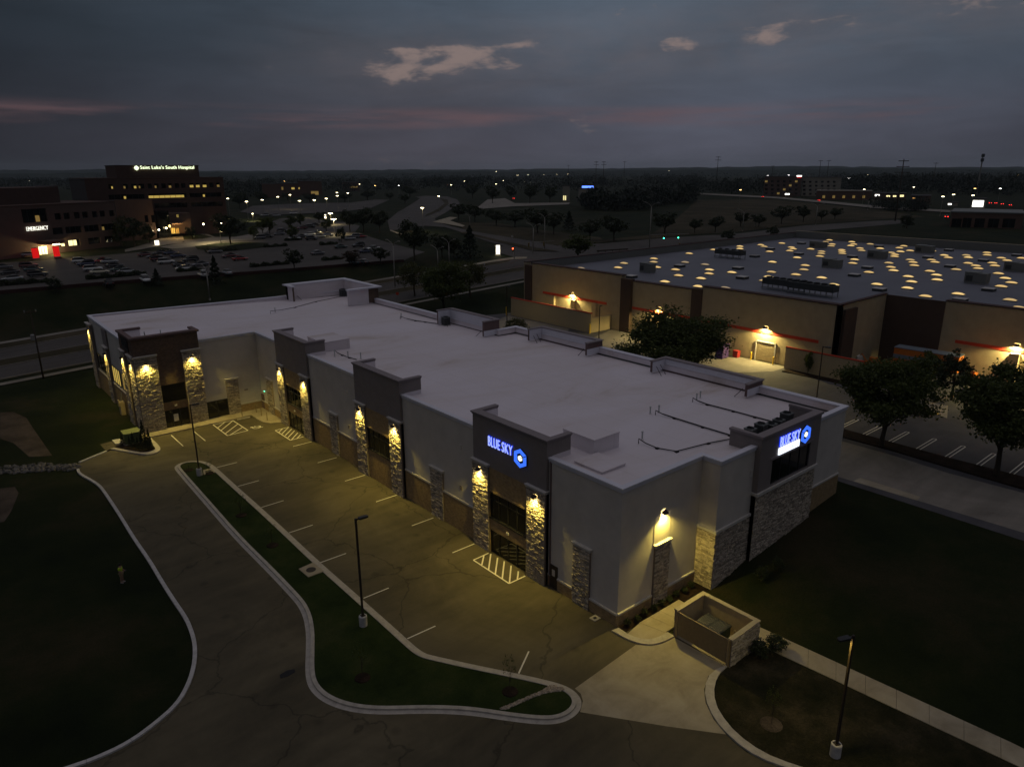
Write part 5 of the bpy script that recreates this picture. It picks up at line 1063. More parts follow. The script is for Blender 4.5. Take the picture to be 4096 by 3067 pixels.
def dome_mesh(mat):
    mb = MB(); w, d = .56, .95; mb.box(-w, w, -d, d, 0, .20); n_ = 6; vs = []
    me_top = MB()
    for i in range(n_+1):
        for j in range(n_+1):
            x, y = -1+2*i/n_, -1+2*j/n_; me_top.v.append((x*w*1.02, y*d*1.02, .20+.27*(1-abs(x)**2.4)**.8*(1-abs(y)**2.4)**.8))
    for i in range(n_):
        for j in range(n_): a = i*(n_+1)+j; me_top.f.append((a, a+n_+1, a+n_+2, a+1))
    me_top.mi = [0]*len(me_top.f); return mb.mesh('curb', 'galv'), me_top.mesh('dome', mat)
E('skylight_soft', (1.0, .68, .27), .40); E('skylight_hot', (1.0, .68, .25), .72)
DM = {k_: dome_mesh(k_) for k_ in ('skylight_lit', 'skylight_dim', 'skylight_soft', 'skylight_hot')}
for k_, L_ in (('skylight_lit', lit), ('skylight_dim', dim)):
    for (a, b) in L_:
        q = atz(a, b, ZS+RD+.3)-SO; q[2] = RD
        if q[0] > 115 or q[1] > -.3: continue
        kk = k_ if k_ == 'skylight_dim' else random.choice(['skylight_lit', 'skylight_lit', 'skylight_soft', 'skylight_hot', 'skylight_lit']); o = link('skylight', DM[kk][0], ST, q); link('dome', DM[kk][1], o, smooth=True)
fm_ = MB().box(-.95, .95, -.95, .95, 0, .45).mesh('hatch', 'condenser'); ft_ = MB().box(-1.0, 1.0, -1.0, 1.0, .45, .53).mesh('hatch_lid', 'hatch_white')
for a, b in flat:
    q = atz(a, b, ZS+RD+.5)-SO; q[2] = RD
    if q[0] > 115 or q[1] > -.5: continue
    o = link('smoke_hatch', fm_, ST, q); link('lid', ft_, o)
rl = []
for a, b, w, h in [(*K1(920, 250), 3.9, 1.9), (*K1(585, 318), 3.6, 1.9), (*K1(1270, 208), 4.0, 1.9), (*K1(1650, 435), 3.6, 2.1), (*K1(1935, 345), 3.6, 1.9), (*K1(485, 170), 3.9, 1.7), (*K2(1165, 385), 2.9, 2.0)]:
    q = atz(a, b, ZS+RD); t = thing('rooftop_unit', '', 'rooftop unit', (q[0]+w*.3, q[1], ZS+RD), 0, 'large air handlers on the store roof'); rl.append(t)
    MB().box(-w*.3, w*.3, -w/2, w/2, 0, .25).obj('curb', 'galv', t); MB().box(-w*.32, w*.32, -w*.52, w*.52, .25, h).obj('cabinet', 'rtu', t); MB().box(-w*.34, w*.34, -w*.1, w*.53, h, h+.12).obj('lid', 'rtu', t)
    MB().box(-w*.335, -w*.32, w*.12, w*.44, .5, h-.5).obj('grille', 'condenser', t)
number_left_to_right(rl, 'grey box-shaped air handler on the store roof, {n} from the left')
for i, (a, b, ln, wd) in enumerate(((*K1(265, 445), 8.5, 2.2), (*K1(460, 475), 8.5, 2.2), (*K2(1850, 235), 7.5, 2.4))):
    q = atz(a, b, ZS+RD+1.0); t = thing('condenser_rack', ('long condenser rack with fans, the left of the front pair', 'long condenser rack with fans, the right of the front pair', 'long condenser rack far back on the store roof')[i], 'condenser', (q[0], q[1], ZS+RD), R(-90) if i < 3 else 0, 'condenser racks on the store roof')
    MB().box(-ln/2, ln/2, -wd/2, wd/2, 1.0, 2.1).obj('coil', 'condenser', t)
    for x in np.linspace(-ln/2+.1, ln/2-.1, 5):
        for y in (-wd/2+.08, wd/2-.08): MB().box(x-.06, x+.06, y-.06, y+.06, 0, 1.0).obj('leg', 'galv', t)
    for x in np.linspace(-ln/2+.8, ln/2-.8, 6 if i < 2 else 4): MB().lathe([(.55, 0), (.55, .22), (.45, .22), (.4, .05)], 12, (x, 0), 2.1).obj('fan', 'metal_black', t)
    MB().box(-ln/2-.1, ln/2+.1, -wd/2-.12, -wd/2, .35, .5).obj('rail', 'galv', t)
# screen walls in front of the store
for i, (y0, y1_, x, z1_, lab) in enumerate(((64.5, 88.8, 64.4, 3.85, 'long tan screen wall with red cap in front of the store, the left one'), (13.5, 25.7, 69.0-.4, 3.55, 'tan screen wall with red cap right of the roller door'))):
    t = thing('screen_wall', lab, 'wall', (x, y0, ZS)); MB().box(0, .3, 0, y1_-y0, 0, z1_).obj('wall', 'block_tan', t); MB().box(-.05, .35, -.05, y1_-y0+.05, z1_, z1_+.16).obj('cap', 'store_red', t)
    if i == 0: MB().box(.3, 5.9, 0, .3, 0, 2.9).obj('return_wall', 'store_wall', t)
bl_ = []
for x, y in ((63.9, 64.2), (63.4, 89.2), (69.6, 28.2), (69.6, 32.3)):
    t = thing('bollard', '', 'bollard', (x, y, ZS), 0, 'yellow bollards by the store'); bl_.append(t); MB().lathe([(.13, 0), (.13, 1.9 if x < 65 else 1.3), (.06, 1.98 if x < 65 else 1.36)], 10).obj('post', 'yellow_paint', t); MB().lathe([(.2, 0), (.2, .03)], 10).obj('base_plate', 'galv', t)
number_left_to_right(bl_, 'yellow bollard in front of the store, {n} from the left')
P('tank_violet', (.07, .04, .16), .6, .1, 3); P('machine_orange', (.55, .16, .025), .55, .12, 3); P('machine_blue', (.19, .23, .27), .6, .1, 3); P('bin_red', (.32, .03, .03), .6); P('chair_white', (.6, .58, .52), .5)
g = atz(2885, 1435, ZS); t = thing('storage_tank', 'dark violet container beside the tree, in front of the store', 'container', (67.2, aty(2885, 1425, 38)[1], ZS)); t.location.y = float(atx(2887, 1425, 67.2)[1]); MB().prism([(-.9,-.7),(.9,-.7),(.9,.7),(-.9,.7)], .1, 2.3).obj('body', 'tank_violet', t); MB().box(-1.0, 1.0, -.8, .8, 2.3, 2.4).obj('lid', 'tank_violet', t)
t = thing('rubbish_bin', 'small red bin against the store wall left of the roller door', 'bin', (69.4, float(atx(2945, 1425, 69.4)[1]), ZS)); MB().prism([(-.45,-.45),(.45,-.45),(.45,.45),(-.45,.45)], .05, 1.1).obj('body', 'bin_red', t); MB().box(-.5, .5, -.5, .5, 1.1, 1.18).obj('lid', 'bin_red', t)
# machines lined up for hire, under the trees at the right
mt_ = MATS
tr_ = thing('hire_truck', 'long box trailer with orange and blue-grey bands before the store', 'trailer', (*atz(3700, 1490, ZS)[:2], ZS), R(-90+4))
MB().box(-4.6, 4.6, -1.2, 1.2, 1.0, 1.85).obj('lower_panel', 'machine_orange', tr_); MB().box(-4.62, 4.62, -1.22, 1.22, 1.85, 2.5).obj('band', 'machine_blue', tr_); MB().box(-4.6, 4.6, -1.2, 1.2, 2.5, 3.5).obj('upper_panel', 'machine_orange', tr_); MB().box(-4.65, 4.65, -1.25, 1.25, 3.5, 3.6).obj('roof', 'machine_blue', tr_); MB().box(-4.4, 4.4, -.9, .9, .7, 1.0).obj('chassis', 'metal_black', tr_)
for x in (-3.2, -2.2, 3.2):
    for y in (-1.05, 1.05): MB().tube([(x, y-.14, .48), (x, y+.14, .48)], .48, 14).obj('wheel', 'metal_black', tr_)
ml_ = []
for i, (px, py) in enumerate(((3425, 1450), (3480, 1460), (3540, 1470), (3880, 1520), (3900, 1545))):
    q = G(px, py+14); t = thing('hire_machine', '', 'machine', (q[0], q[1], ZS), R(60+35*i), 'small machines for hire'); ml_.append(t)
    MB().box(-.9, .9, -.55, .55, .55, 1.15).obj('body', 'machine_orange', t); MB().prism([(-.7,-.5),(.2,-.5),(.2,.5),(-.7,.5)], 1.15, [1.75, 1.95, 1.95, 1.75]).obj('cab', 'chair_white' if i == 0 else 'machine_orange', t); MB().tube([(.6, 0, 1.0), (1.5, 0, 2.2), (2.3, 0, 1.3)], [.11, .1, .08], 6).obj('boom', 'machine_orange', t); MB().prism([(2.1,-.3),(2.6,-.3),(2.6,.3),(2.1,.3)], [.85]*4, [1.35, 1.0, 1.0, 1.35]).obj('bucket', 'metal_black', t)
    for y in (-.5, .5): MB().box(-.95, .95, y-.16, y+.16, 0, .55).obj('track', 'metal_black', t)
number_left_to_right(ml_, 'small orange machine for hire before the store, {n} from the left')
# store car park: asphalt, lane, planted strip, double-line stalls
S_(poly_sheet('store_car_park', [(33, -95), (70.0, -95), (86.4, -60), (86.4, 9), (70, 18), (70, 90), (33, 99)], ZS+.004, 'asphalt_dark'))
k3 = lambda pts: [atz(3200+a*.4226, 1600+b*.4226, ZS)[:2] for a, b in pts]
ln1 = k3([(360,725),(1115,950),(2120,1255)]); ln2 = k3([(420,395),(900,530),(1400,690),(2120,880)])
d1 = ln1[-1]-ln1[0]; d2 = ln2[-1]-ln2[0]
S_(poly_sheet('service_lane', [ln1[0]-d1*2.2]+ln1+[ln1[-1]+d1*.8, ln2[-1]+d2*.8]+ln2[::-1]+[ln2[0]-d2*2.2], ZS+.009, 'lane_concrete'))
S_(poly_sheet('pale_slab', k3([(505,768),(572,735),(1140,915),(1108,950)]), ZS+.014, 'concrete'))
st1 = k3([(420,360),(900,490),(1400,640),(2120,850)]); st2 = k3([(430,285),(850,400),(1380,545),(2120,735)])
e1, e2 = st1[-1]-st1[0], st2[-1]-st2[0]; S_(poly_sheet('planting_strip', [st1[0]-e1*1.5]+st1+[st1[-1]+e1*.8, st2[-1]+e2*.8]+st2[::-1]+[st2[0]-e2*1.5], ZS+.13, 'mulch', ZS))
sm2 = S_(bpy.data.objects.new('parking_markings', None)); COL.objects.link(sm2)
xs0, xs1 = 48.3, 53.2
for i in range(-6, 6):
    y = .62+3.07*i; mb = MB(); strip(mb, (xs0, y-.2), (xs1, y-.2), .11, ZS+.009); strip(mb, (xs0, y+.2), (xs1, y+.2), .11, ZS+.009)
    for k_ in range(5):
        a0, a1 = R(-90+36*k_), R(-90+36*(k_+1)); strip(mb, (xs1+.2*math.cos(a0), y+.2*math.sin(a0)), (xs1+.2*math.cos(a1), y+.2*math.sin(a1)), .11, ZS+.0092)
    mb.obj('stall_line', 'line_paint', sm2)
q4 = [atz(3350+a*.3373, 1250+b*.3373, ZS)[:2] for a, b in ((970,1130),(1030,1050),(1310,1105),(1300,1255))]; S_(poly_sheet('ramp_slab', q4, ZS+.02, 'concrete', ZS))
q5 = [atz(3350+a*.3373, 1250+b*.3373, ZS)[:2] for a, b in ((985,1155),(1000,1150),(1205,1198),(1190,1212))]; o = poly_sheet('kerb_stripe', q5, ZS+.03, 'yellow_paint'); S_(o)
S_(poly_sheet('loading_apron', [(58, 60), (70, 64), (70, 26), (66, 26), (60, 30), (58, 40)], ZS+.009, 'lane_concrete'))
S_(poly_sheet('loading_apron', [(52, 84), (64, 89), (64, 70), (58, 66), (52, 70)], ZS+.009, 'lane_concrete'))
S_(poly_sheet('garden_bed', [(67.3, 12), (68.6, 12), (68.6, 25), (66.8, 25)], ZS+.14, 'mulch', ZS))
for i, (px, ptop, pbot, x) in enumerate(((2396, 1222, 1340, 61.0), (2028, 1145, 1290, 56.0), (3268, 1380, 1580, 52.0))):
    q = atx(px, pbot, x); h = atx(px, ptop, x)[2]-ZS; t = lamp_post((x, q[1], ZS), h, R((20, 5, -60)[i]), ('lamp post before the tan screen wall, left of the big tree', 'lamp post at the left end of the tan screen wall', 'lamp post behind the right end of the white roof')[i], (120, 90, 420)[i], .3); t['group'] = 'lamp posts of the store car park'
# ================================================================= street behind the building
def road_px(name, left, right, off, mat, step=3.0, thick=0.0): return S_(ribbon(name, [G(*q) for q in left], [G(*q) for q in right], off, mat, thick, None, step))
def ext(poly, L0, L1):
    """lengthen an edge line at both ends (terrain points)"""
    p_ = [np.asarray(q, float)[:2] for q in poly]; a = p_[0]-p_[1]; b = p_[-1]-p_[-2]
    return [p_[0]+a/np.linalg.norm(a)*L0]+p_+[p_[-1]+b/np.linalg.norm(b)*L1]
def edge(pts, L0=70, L1=0): return ext([G(*q) for q in pts], L0, L1)
def strip_xy(name, a, b, off, mat, thick=0.0, step=3.0): return S_(ribbon(name, a, b, off, mat, thick, None, step))
RY = lambda v: [(-160.0, 106+v-2.0), (-30.0, 106+v), (60.0, 108.2+v*1.0), (110.0, 109.5+v)]
def lane(name, v0, v1, off, mat, thick=0.0): return strip_xy(name, RY(v0), RY(v1), off, mat, thick)
lane('sidewalk', .2, 1.7, .10, 'lane_concrete'); lane('roadway', 4.0, 12.2, .09, 'road_asphalt'); lane('median', 12.2, 17.0, .15, 'dry_turf'); lane('roadway', 17.0, 25.2, .09, 'road_asphalt'); lane('verge', 25.2, 29.6, .10, 'dry_turf'); lane('sidewalk', 29.6, 31.4, .14, 'lane_concrete')
for v in (3.75, 12.2, 16.8, 25.2): lane('kerb', v, v+.2, .22, 'lane_concrete', .2)
# junction and the avenue that climbs away from it
def poly_px(name, pts, off, mat, step=5.0): return S_(drape(name, [G(*q) for q in pts], off, mat, step))
poly_px('junction', [(1890,1110),(2000,1075),(2110,1060),(2300,1030),(2560,1005),(2760,985),(2640,965),(2420,975),(2230,985),(2130,990),(2010,985),(1985,1010),(2060,1030),(2030,1050),(1900,1075)], .12, 'road_asphalt')
poly_px('avenue', [(2100,1000),(2010,985),(1930,960),(1860,935),(1780,910),(1700,905),(1560,925),(1550,885),(1590,850),(1650,815),(1680,795),(1660,788),(1700,784),(1790,787),(1830,800),(1840,815),(1800,840),(1740,875),(1745,890),(1800,905),(1880,925),(2000,945),(2120,965),(2230,985)], .16, 'road_asphalt', 8)
poly_px('median', [(2130,1006),(2240,1010),(2150,995),(2050,975),(1950,952),(1860,930),(1840,934),(1930,955),(2020,978)], .30, 'dry_turf', 5)
poly_px('median', [(1700,868),(1760,845),(1795,818),(1790,800),(1760,795),(1780,815),(1750,838),(1705,860)], .34, 'dry_turf', 8)
poly_px('roadway', [(2230,985),(2420,975),(2640,955),(2900,940),(3200,905),(3500,885),(3620,880),(3640,892),(3500,905),(3200,930),(2900,958),(2640,985),(2440,1003),(2300,1030)], .14, 'road_asphalt', 6)
poly_px('verge', [(2230,985),(2420,970),(2640,950),(2900,933),(3200,898),(3500,876),(3500,866),(3200,884),(2900,918),(2640,936),(2420,960),(2235,975)], .10, 'dry_turf', 7)
poly_px('far_road', [(2790,774),(2900,779),(3100,789),(3300,806),(3500,826),(3900,850),(3900,858),(3500,836),(3300,815),(3100,796),(2900,785),(2790,779)], .5, 'lane_concrete', 12)
poly_px('dry_field', [(2560,960),(2700,880),(2790,800),(3100,800),(3500,838),(3700,868),(3500,880),(3200,900),(2900,930)], .06, 'dry_turf', 9)
poly_px('dry_field', [(2010,985),(1860,925),(1830,890),(2000,895),(2200,925),(2400,950),(2420,965),(2230,980)], .06, 'dry_turf', 7)
poly_px('path', [(1730,890),(1800,870),(1830,872),(1800,885),(1860,905),(1850,910),(1780,897)], .30, 'concrete', 8)
poly_px('sidewalk', [(1560,925),(1600,940),(1640,955),(1645,951),(1605,936),(1562,921)], .2, 'concrete', 6)
poly_px('sidewalk', [(1885,1058),(1990,1040),(2060,1030),(2110,1030),(2105,1037),(2050,1040),(1960,1052),(1888,1066)], .2, 'concrete', 5)
# ================================================================= hospital grounds
poly_px('hospital_car_park', [(-60,1178),(394,1138),(1063,1089),(1400,1062),(1615,1045),(1700,1010),(1600,985),(1500,955),(1420,930),(1440,905),(1380,890),(1300,885),(1230,870),(1120,875),(1050,905),(1010,930),(1000,960),(890,965),(770,985),(690,1000),(560,1010),(470,1018),(330,1030),(150,1045),(-60,1055)], .14, 'road_asphalt', 5)
poly_px('drive', [(500,1010),(560,1000),(640,985),(730,972),(735,960),(690,945),(650,950),(620,965),(560,985),(500,1000)], .16, 'lane_concrete', 5)
poly_px('drive', [(660,952),(720,935),(830,938),(860,950),(940,950),(1020,935),(1060,900),(1100,895),(1060,935),(1010,962),(900,967),(780,990),(690,998),(640,990),(740,970)], .20, 'lane_concrete', 5)
poly_px('lawn_island', [(780,988),(890,975),(1000,972),(1075,975),(1070,990),(960,1003),(860,1008),(790,1000)], .26, 'turf', 5)
poly_px('lawn_island', [(735,960),(730,942),(800,940),(850,950),(810,958)], .30, 'turf', 5)
poly_px('far_car_park', [(960,850),(1010,825),(1200,815),(1400,812),(1500,800),(1560,800),(1480,835),(1350,850),(1200,858),(1050,862)], .3, 'road_asphalt', 8)
poly_px('far_car_park', [(1900,840),(1950,800),(2020,795),(2060,815),(2280,812),(2275,820),(2050,828)], .4, 'lane_concrete', 9)
# retaining edge of the car park
edge_pts = [G(*q) for q in ((-60,1180),(394,1141),(700,1118),(1063,1092),(1400,1064),(1615,1047))]; rw = thing('retaining_wall', 'low dark retaining wall along the edge of the hospital car park', 'wall', edge_pts[0])
pts = resample(edge_pts, 6.0)
for i, (a, b) in enumerate(zip(pts, pts[1:])):
    if i in (18, 19): continue
    t = (b-a)/np.linalg.norm(b-a); nn = np.array((-t[1], t[0]))*.2; z = float(T(*((a+b)/2)))
    MB().prism([q-np.array(edge_pts[0][:2]) for q in (a+nn, a-nn, b-t*.03-nn, b-t*.03+nn)], z-1.0-edge_pts[0][2], z+.75-edge_pts[0][2]).obj('panel', 'store_cap', rw)
P('hosp_brick', (.085, .050, .040), .9, .14, .5, .2, 20); P('hosp_pale', (.12, .078, .064), .9, .12, .5); P('hosp_roof', (.07, .06, .06), .9); E('sign_hosp', (.86, 1.0, .66), 1.5); E('sign_emergency', (1.0, 1.0, .86), .95); E('pylon_red', (1.0, .012, .012), .48); E('panel_white', (1.0, .95, .82), 1.2)
class Facade:
    """a wall plane placed in the world; photo pixels map to (u, z) on it"""
    def __init__(s, o, u, out, origin): s.o = np.array(o[:2]); s.u = np.array(u)/np.linalg.norm(u); n = np.array((s.u[1], -s.u[0])); s.n = n if np.dot(n, out) > 0 else -n; s.org = np.array(origin); s.fr = frame(s.o-s.org[:2], s.u, s.n)
    def uz(s, px, py): q = atplane(px, py, (*s.o, 0), (*s.n, 0)); return float(np.dot(q[:2]-s.o, s.u)), float(q[2]-s.org[2])
    def rect(s, x0, y0, x1, y1): return (s.uz(x0, (y0+y1)/2)[0], s.uz(x1, (y0+y1)/2)[0], s.uz((x0+x1)/2, y1)[1], s.uz((x0+x1)/2, y0)[1])
LQ = lambda r_: (r_[0]*.4529, 600+r_[1]*.4529, r_[2]*.4529, 600+r_[3]*.4529)
hb = G(690, 944); HO = thing('hospital_tower', 'dark brick hospital tower with lit white rooftop lettering', 'building', hb); HZ = hb[2]
FA = Facade(hb, (1, -.012), (0, -1), hb)
def win_in(th, fa, r_, mat='glass', d=-.5, lit=None):
    w = MB().fbox(fa.fr, *r_, d-.1, d).obj('window', 'glass', th); nb = max(1, int((r_[1]-r_[0])/1.8)); fm = MB()
    for i in range(nb+1): u = r_[0]+(r_[1]-r_[0])*i/nb; fm.fbox(fa.fr, u-.06, u+.06, r_[2], r_[3], d, d+.08)
    fm.obj('frame', 'mullion', w)
    if lit: MB().fbox(fa.fr, *lit, d+.005, d+.03).obj('pane', mat, w)
u0, _ = FA.uz(337, 715); u1, _ = FA.uz(892, 715); top = FA.uz(700, 714)[1]
holes = []; w1 = [LQ(q) for q in ((958,300,1002,342),(1090,300,1132,342),(1160,300,1210,342),(1225,300,1275,342),(1305,298,1342,338),(1365,298,1402,338),(1425,298,1465,338),(1485,297,1522,337),(1545,297,1582,337),(1600,296,1637,336),(1675,294,1712,334),(1730,293,1767,333),(1790,292,1827,332),(1850,291,1887,331),(1907,290,1945,330))]
rows_z = []
R1_ = [FA.rect(*q) for q in w1]; zz = (np.mean([r_[2] for r_ in R1_]), np.mean([r_[3] for r_ in R1_])); R1_ = [(r_[0], r_[1], *zz) for r_ in R1_]
R2_ = [FA.rect(*LQ(q)) for q in ((960,395,1278,432),(1310,385,1648,425),(1675,378,1957,418))]; zz = (np.mean([r_[2] for r_ in R2_]), np.mean([r_[3] for r_ in R2_])); R2_ = [(r_[0], r_[1], *zz) for r_ in R2_]
R3_ = [FA.rect(*LQ(q)) for q in ((1365,467,1655,508),(1690,460,1970,500))]; zz = (np.mean([r_[2] for r_ in R3_]), np.mean([r_[3] for r_ in R3_])); R3_ = [(r_[0], r_[1], *zz) for r_ in R3_]
R4_ = [FA.rect(*LQ(q)) for q in ((1690,545,1970,580),)]
mb = MB(); cut_wall(lambda a, b, c0, c1: mb.fbox(FA.fr, a, b, c0, c1, -.6, 0), u0, u1, -1, top, R1_+R2_+R3_); mb.obj('wall', 'hosp_brick', HO)
mb = MB().fbox(FA.fr, u0, u1, -1, top-.3, -32, -.62); mb.obj('core', 'hosp_roof', HO); mb = MB().fbox(FA.fr, u0-.1, u1+.1, top, top+.35, -32, .1); mb.obj('parapet', 'hosp_brick', HO)
litset = {1: (0, .45), 3: (-.1, .3), 5: (0, .5), 7: (.2, .8), 10: (0, 1), 11: (0, 1), 12: (.1, 1), 2: (.5, .9), 14: (.3, .9), 0: (.6, .9)}
for i, r_ in enumerate(R1_):
    f = litset.get(i); w_ = r_[1]-r_[0]; h_ = r_[3]-r_[2]; win_in(HO, FA, r_, 'win_glow' if i in (0, 2, 10, 11, 12) else 'win_dim', lit=(r_[0]+w_*max(0, f[0]), r_[0]+w_*f[1], r_[2]+.1, r_[2]+h_*.55) if f else None)
for i, r_ in enumerate(R2_):
    w_ = r_[1]-r_[0]; h_ = r_[3]-r_[2]; win_in(HO, FA, r_, 'win_glow', lit=(r_[0]+.2, r_[0]+w_*.94, r_[2]+.1, r_[2]+h_*.6) if i == 1 else (r_[0]+w_*.42, r_[0]+w_*.48, r_[2]+.1, r_[2]+h_*.6))
for r_ in R3_: win_in(HO, FA, r_)
pr = FA.rect(*LQ((1038,140,1778,250))); ph = pr[3]; MB().fbox(FA.fr, pr[0], pr[1], top+.35, ph, -20, -3).obj('penthouse', 'hosp_brick', HO); MB().fbox(FA.fr, pr[0]-.2, pr[1]+.2, ph, ph+.25, -20.2, -2.8).obj('penthouse_cap', 'hosp_roof', HO)
tr1 = FA.rect(*LQ((1255,138,1732,178))); hs = thing('lit_sign', 'glowing white hospital lettering with round emblem on the rooftop block', 'sign', (0, 0, 0))
sp3 = FA.o+FA.u*tr1[0]+FA.n*(-2.9); hs.location = (sp3[0], sp3[1], HZ+tr1[2]); hs.rotation_euler = (0, 0, math.atan2(FA.u[1], FA.u[0]))
link('lettering', text_mesh("Saint Luke's South Hospital", tr1[3]-tr1[2], tr1[1]-tr1[0], .3, -.004), hs, (0, -.35, 0)).data.materials.append(MATS['sign_hosp'])
eh = (tr1[3]-tr1[2])*.95
mb = MB()
for a in range(4):
    t = a*math.pi/2
    for dx, dz, w_, h_ in ((.18, .18, .32, .32),):
        cx_, cz_ = (.5+.27*math.cos(t+.785))*eh, (.5+.27*math.sin(t+.785))*eh; mb.box(-eh*1.35+cx_-.19*eh, -eh*1.35+cx_+.19*eh, -.4, -.1, cz_-.19*eh, cz_+.19*eh)
for a in range(4):
    t = a*math.pi/2; cx_, cz_ = (.5+.45*math.cos(t))*eh, (.5+.45*math.sin(t))*eh; mb.box(-eh*1.35+cx_-.09*eh, -eh*1.35+cx_+.09*eh, -.38, -.12, cz_-.09*eh, cz_+.09*eh)
mb.obj('emblem', 'sign_hosp', hs)
# lower wing in front of the tower
FC = Facade(np.array(hb[:2])+np.array((0, -9)), (1, -.012), (0, -1), hb); HL = thing('hospital_wing', 'low brick hospital wing and glazed entrance in front of the tower', 'building', hb)
q = FC.rect(*LQ((1035,440,1365,760))); hw_ = [FC.rect(*LQ(r_)) for r_ in ((1280,578,1310,640),(1338,576,1375,640))]
mb = MB(); cut_wall(lambda a, b, c0, c1: mb.fbox(FC.fr, a, b, c0, c1, -.6, 0), q[0], q[1], -1, q[3], hw_); mb.obj('wall', 'hosp_pale', HL); MB().fbox(FC.fr, q[0], q[1], -1, q[3]-.2, -8.9, -.61).obj('core', 'hosp_roof', HL)
for r_ in hw_: win_in(HL, FC, r_)
gl_ = FC.rect(*LQ((1395,540,1505,700))); MB().fbox(FC.fr, gl_[0], gl_[1], -.5, gl_[3], -8.9, -1.0).obj('stair_glazing', 'glass', HL)
en = FC.rect(*LQ((1505,560,1700,690))); MB().fbox(FC.fr, en[0], en[1], en[2]-2, en[3], -8.9, -2.0).obj('upper_wall', 'hosp_pale', HL)
for r_, mt2 in (((1440,685,1480,738), 'win_glow'), ((1515,690,1560,745), 'win_glow'), ((1570,570,1590,600), 'win_glow'), ((1365,735,1385,752), 'win_dim'), ((1565,690,1595,745), 'win_dim')):
    rc_ = FC.rect(*LQ(r_)); w = MB().fbox(FC.fr, *rc_, -1.95, -1.85).obj('window', 'mullion', HL); nb = 3
    for i in range(nb): a = rc_[0]+(rc_[1]-rc_[0])*i/nb; MB().fbox(FC.fr, a+.08, a+(rc_[1]-rc_[0])/nb-.08, rc_[2]+.1, rc_[3]-.1, -1.85, -1.82).obj('pane', mt2, w)
cn = FC.rect(*LQ((1500,632,1600,655))); MB().fbox(FC.fr, cn[0], cn[1], cn[2], cn[2]+.5, -2, 3).obj('canopy', 'hosp_pale', HL)
cnl = FC.rect(*LQ((1395,690,1600,752))); 
for a, b in ((1400, 705), (1465, 690), (1342, 712), (1792, 655), (1715, 735)):
    uu, z_ = FC.uz(a*.4529, 600+b*.4529); p_ = FC.o+FC.u*uu+FC.n*.5; t = thing('entrance_lamp', '', 'lamp', (p_[0], p_[1], HZ), 0, 'small lamps by the hospital entrance'); MB().tube([(0, 0, -.3), (0, 0, max(.5, z_-.25))], .06, 6).obj('pole', 'metal_black', t); MB().lathe([(.1, 0), (.32, .2), (.32, .4), (.1, .6)], 8, (0, 0), max(.5, z_-.3)).obj('globe', 'lens_far', t)
number_left_to_right([o for o in COL.objects if o.name.startswith('entrance_lamp')], 'small glowing lamp near the hospital entrance, {n} from the left')
pe = FC.o+FC.u*cnl[0]+FC.n*4; light('POINT', 'entrance_glow', (pe[0]+6, pe[1], HZ+4), 900, (1, .62, .2), HL, size=.5).location = (pe[0]+6-hb[0], pe[1]-hb[1], 4)
# emergency wing, set at an angle
ga, gb = G(86, 1030), G(470, 984); eb = (ga+gb)/2; eb[2] = min(ga[2], gb[2]); EM = thing('emergency_wing', 'angled brick emergency wing with rows of dark windows at far left', 'building', eb)
FD = Facade(ga, gb[:2]-ga[:2], (0, -1), eb); uR = FD.uz(470, 900)[0]; uL = FD.uz(-160, 960)[0]; zt = FD.uz(250, 818)[1]
def reg_rows(rects):
    rs = [FD.rect(*LQ(r_)) for r_ in rects]; a, b = np.mean([r_[2] for r_ in rs]), np.mean([r_[3] for r_ in rs]); return [(r_[0], r_[1], float(a), float(b)) for r_ in rs]
EW1 = reg_rows(((485,563,540,620),(565,558,616,616),(655,552,706,608),(728,546,776,602),(815,540,860,594),(882,534,926,588),(965,528,1010,580)))
EW2 = reg_rows(((468,690,560,750),(580,680,725,742),(745,662,880,715),(897,645,1018,700)))
EW3 = reg_rows(((598,800,712,858),(780,775,890,828),(925,752,1012,804)))
big = FD.rect(*LQ((195,520,415,640))); dor = FD.rect(*LQ((340,845,418,925))); sm4 = FD.rect(*LQ((540,805,568,850)))
mb = MB(); cut_wall(lambda a, b, c0, c1: mb.fbox(FD.fr, a, b, c0, c1, -.6, 0), uL, uR, -1.5, zt, EW1+EW2+EW3+[big]); mb.obj('wall', 'hosp_pale', EM)
MB().fbox(FD.fr, uL, uR, -1.5, zt-.3, -24, -.62).obj('core', 'hosp_roof', EM); MB().fbox(FD.fr, uL, uR+.1, zt, zt+.3, -24, .1).obj('parapet', 'hosp_brick', EM)
for i, r_ in enumerate(EW1+EW2+EW3):
    k_ = i; lt = None
    if k_ == 10: lt = (r_[0]+.3, r_[0]+.3+.18*(r_[1]-r_[0]), r_[2]+.1, r_[2]+1.2)
    if k_ == 11: lt = (r_[0]+.15*(r_[1]-r_[0]), r_[0]+.78*(r_[1]-r_[0]), r_[2]+.1, r_[3]-.2)
    win_in(EM, FD, r_, 'win_bright' if k_ == 11 else 'win_dim', lit=lt)
win_in(EM, FD, big, 'win_dim', lit=(big[0]+(big[1]-big[0])*.55, big[0]+(big[1]-big[0])*.72, big[2]+.1, big[2]+2.0))
w = MB().fbox(FD.fr, *dor, -.05, .05).obj('door', 'mullion', EM)
for i in range(3): a = dor[0]+(dor[1]-dor[0])*i/3; MB().fbox(FD.fr, a+.1, a+(dor[1]-dor[0])/3-.1, dor[2]+.1, dor[3]-.2, .05, .07).obj('pane', 'win_bright', w)
MB().fbox(FD.fr, *sm4, .0, .03).obj('pane', 'win_bright', EM)
cp = FD.rect(*LQ((330,795,480,835))); MB().fbox(FD.fr, cp[0], cp[1], cp[2]+.3, cp[3], 0, 5).obj('canopy', 'hosp_pale', EM)
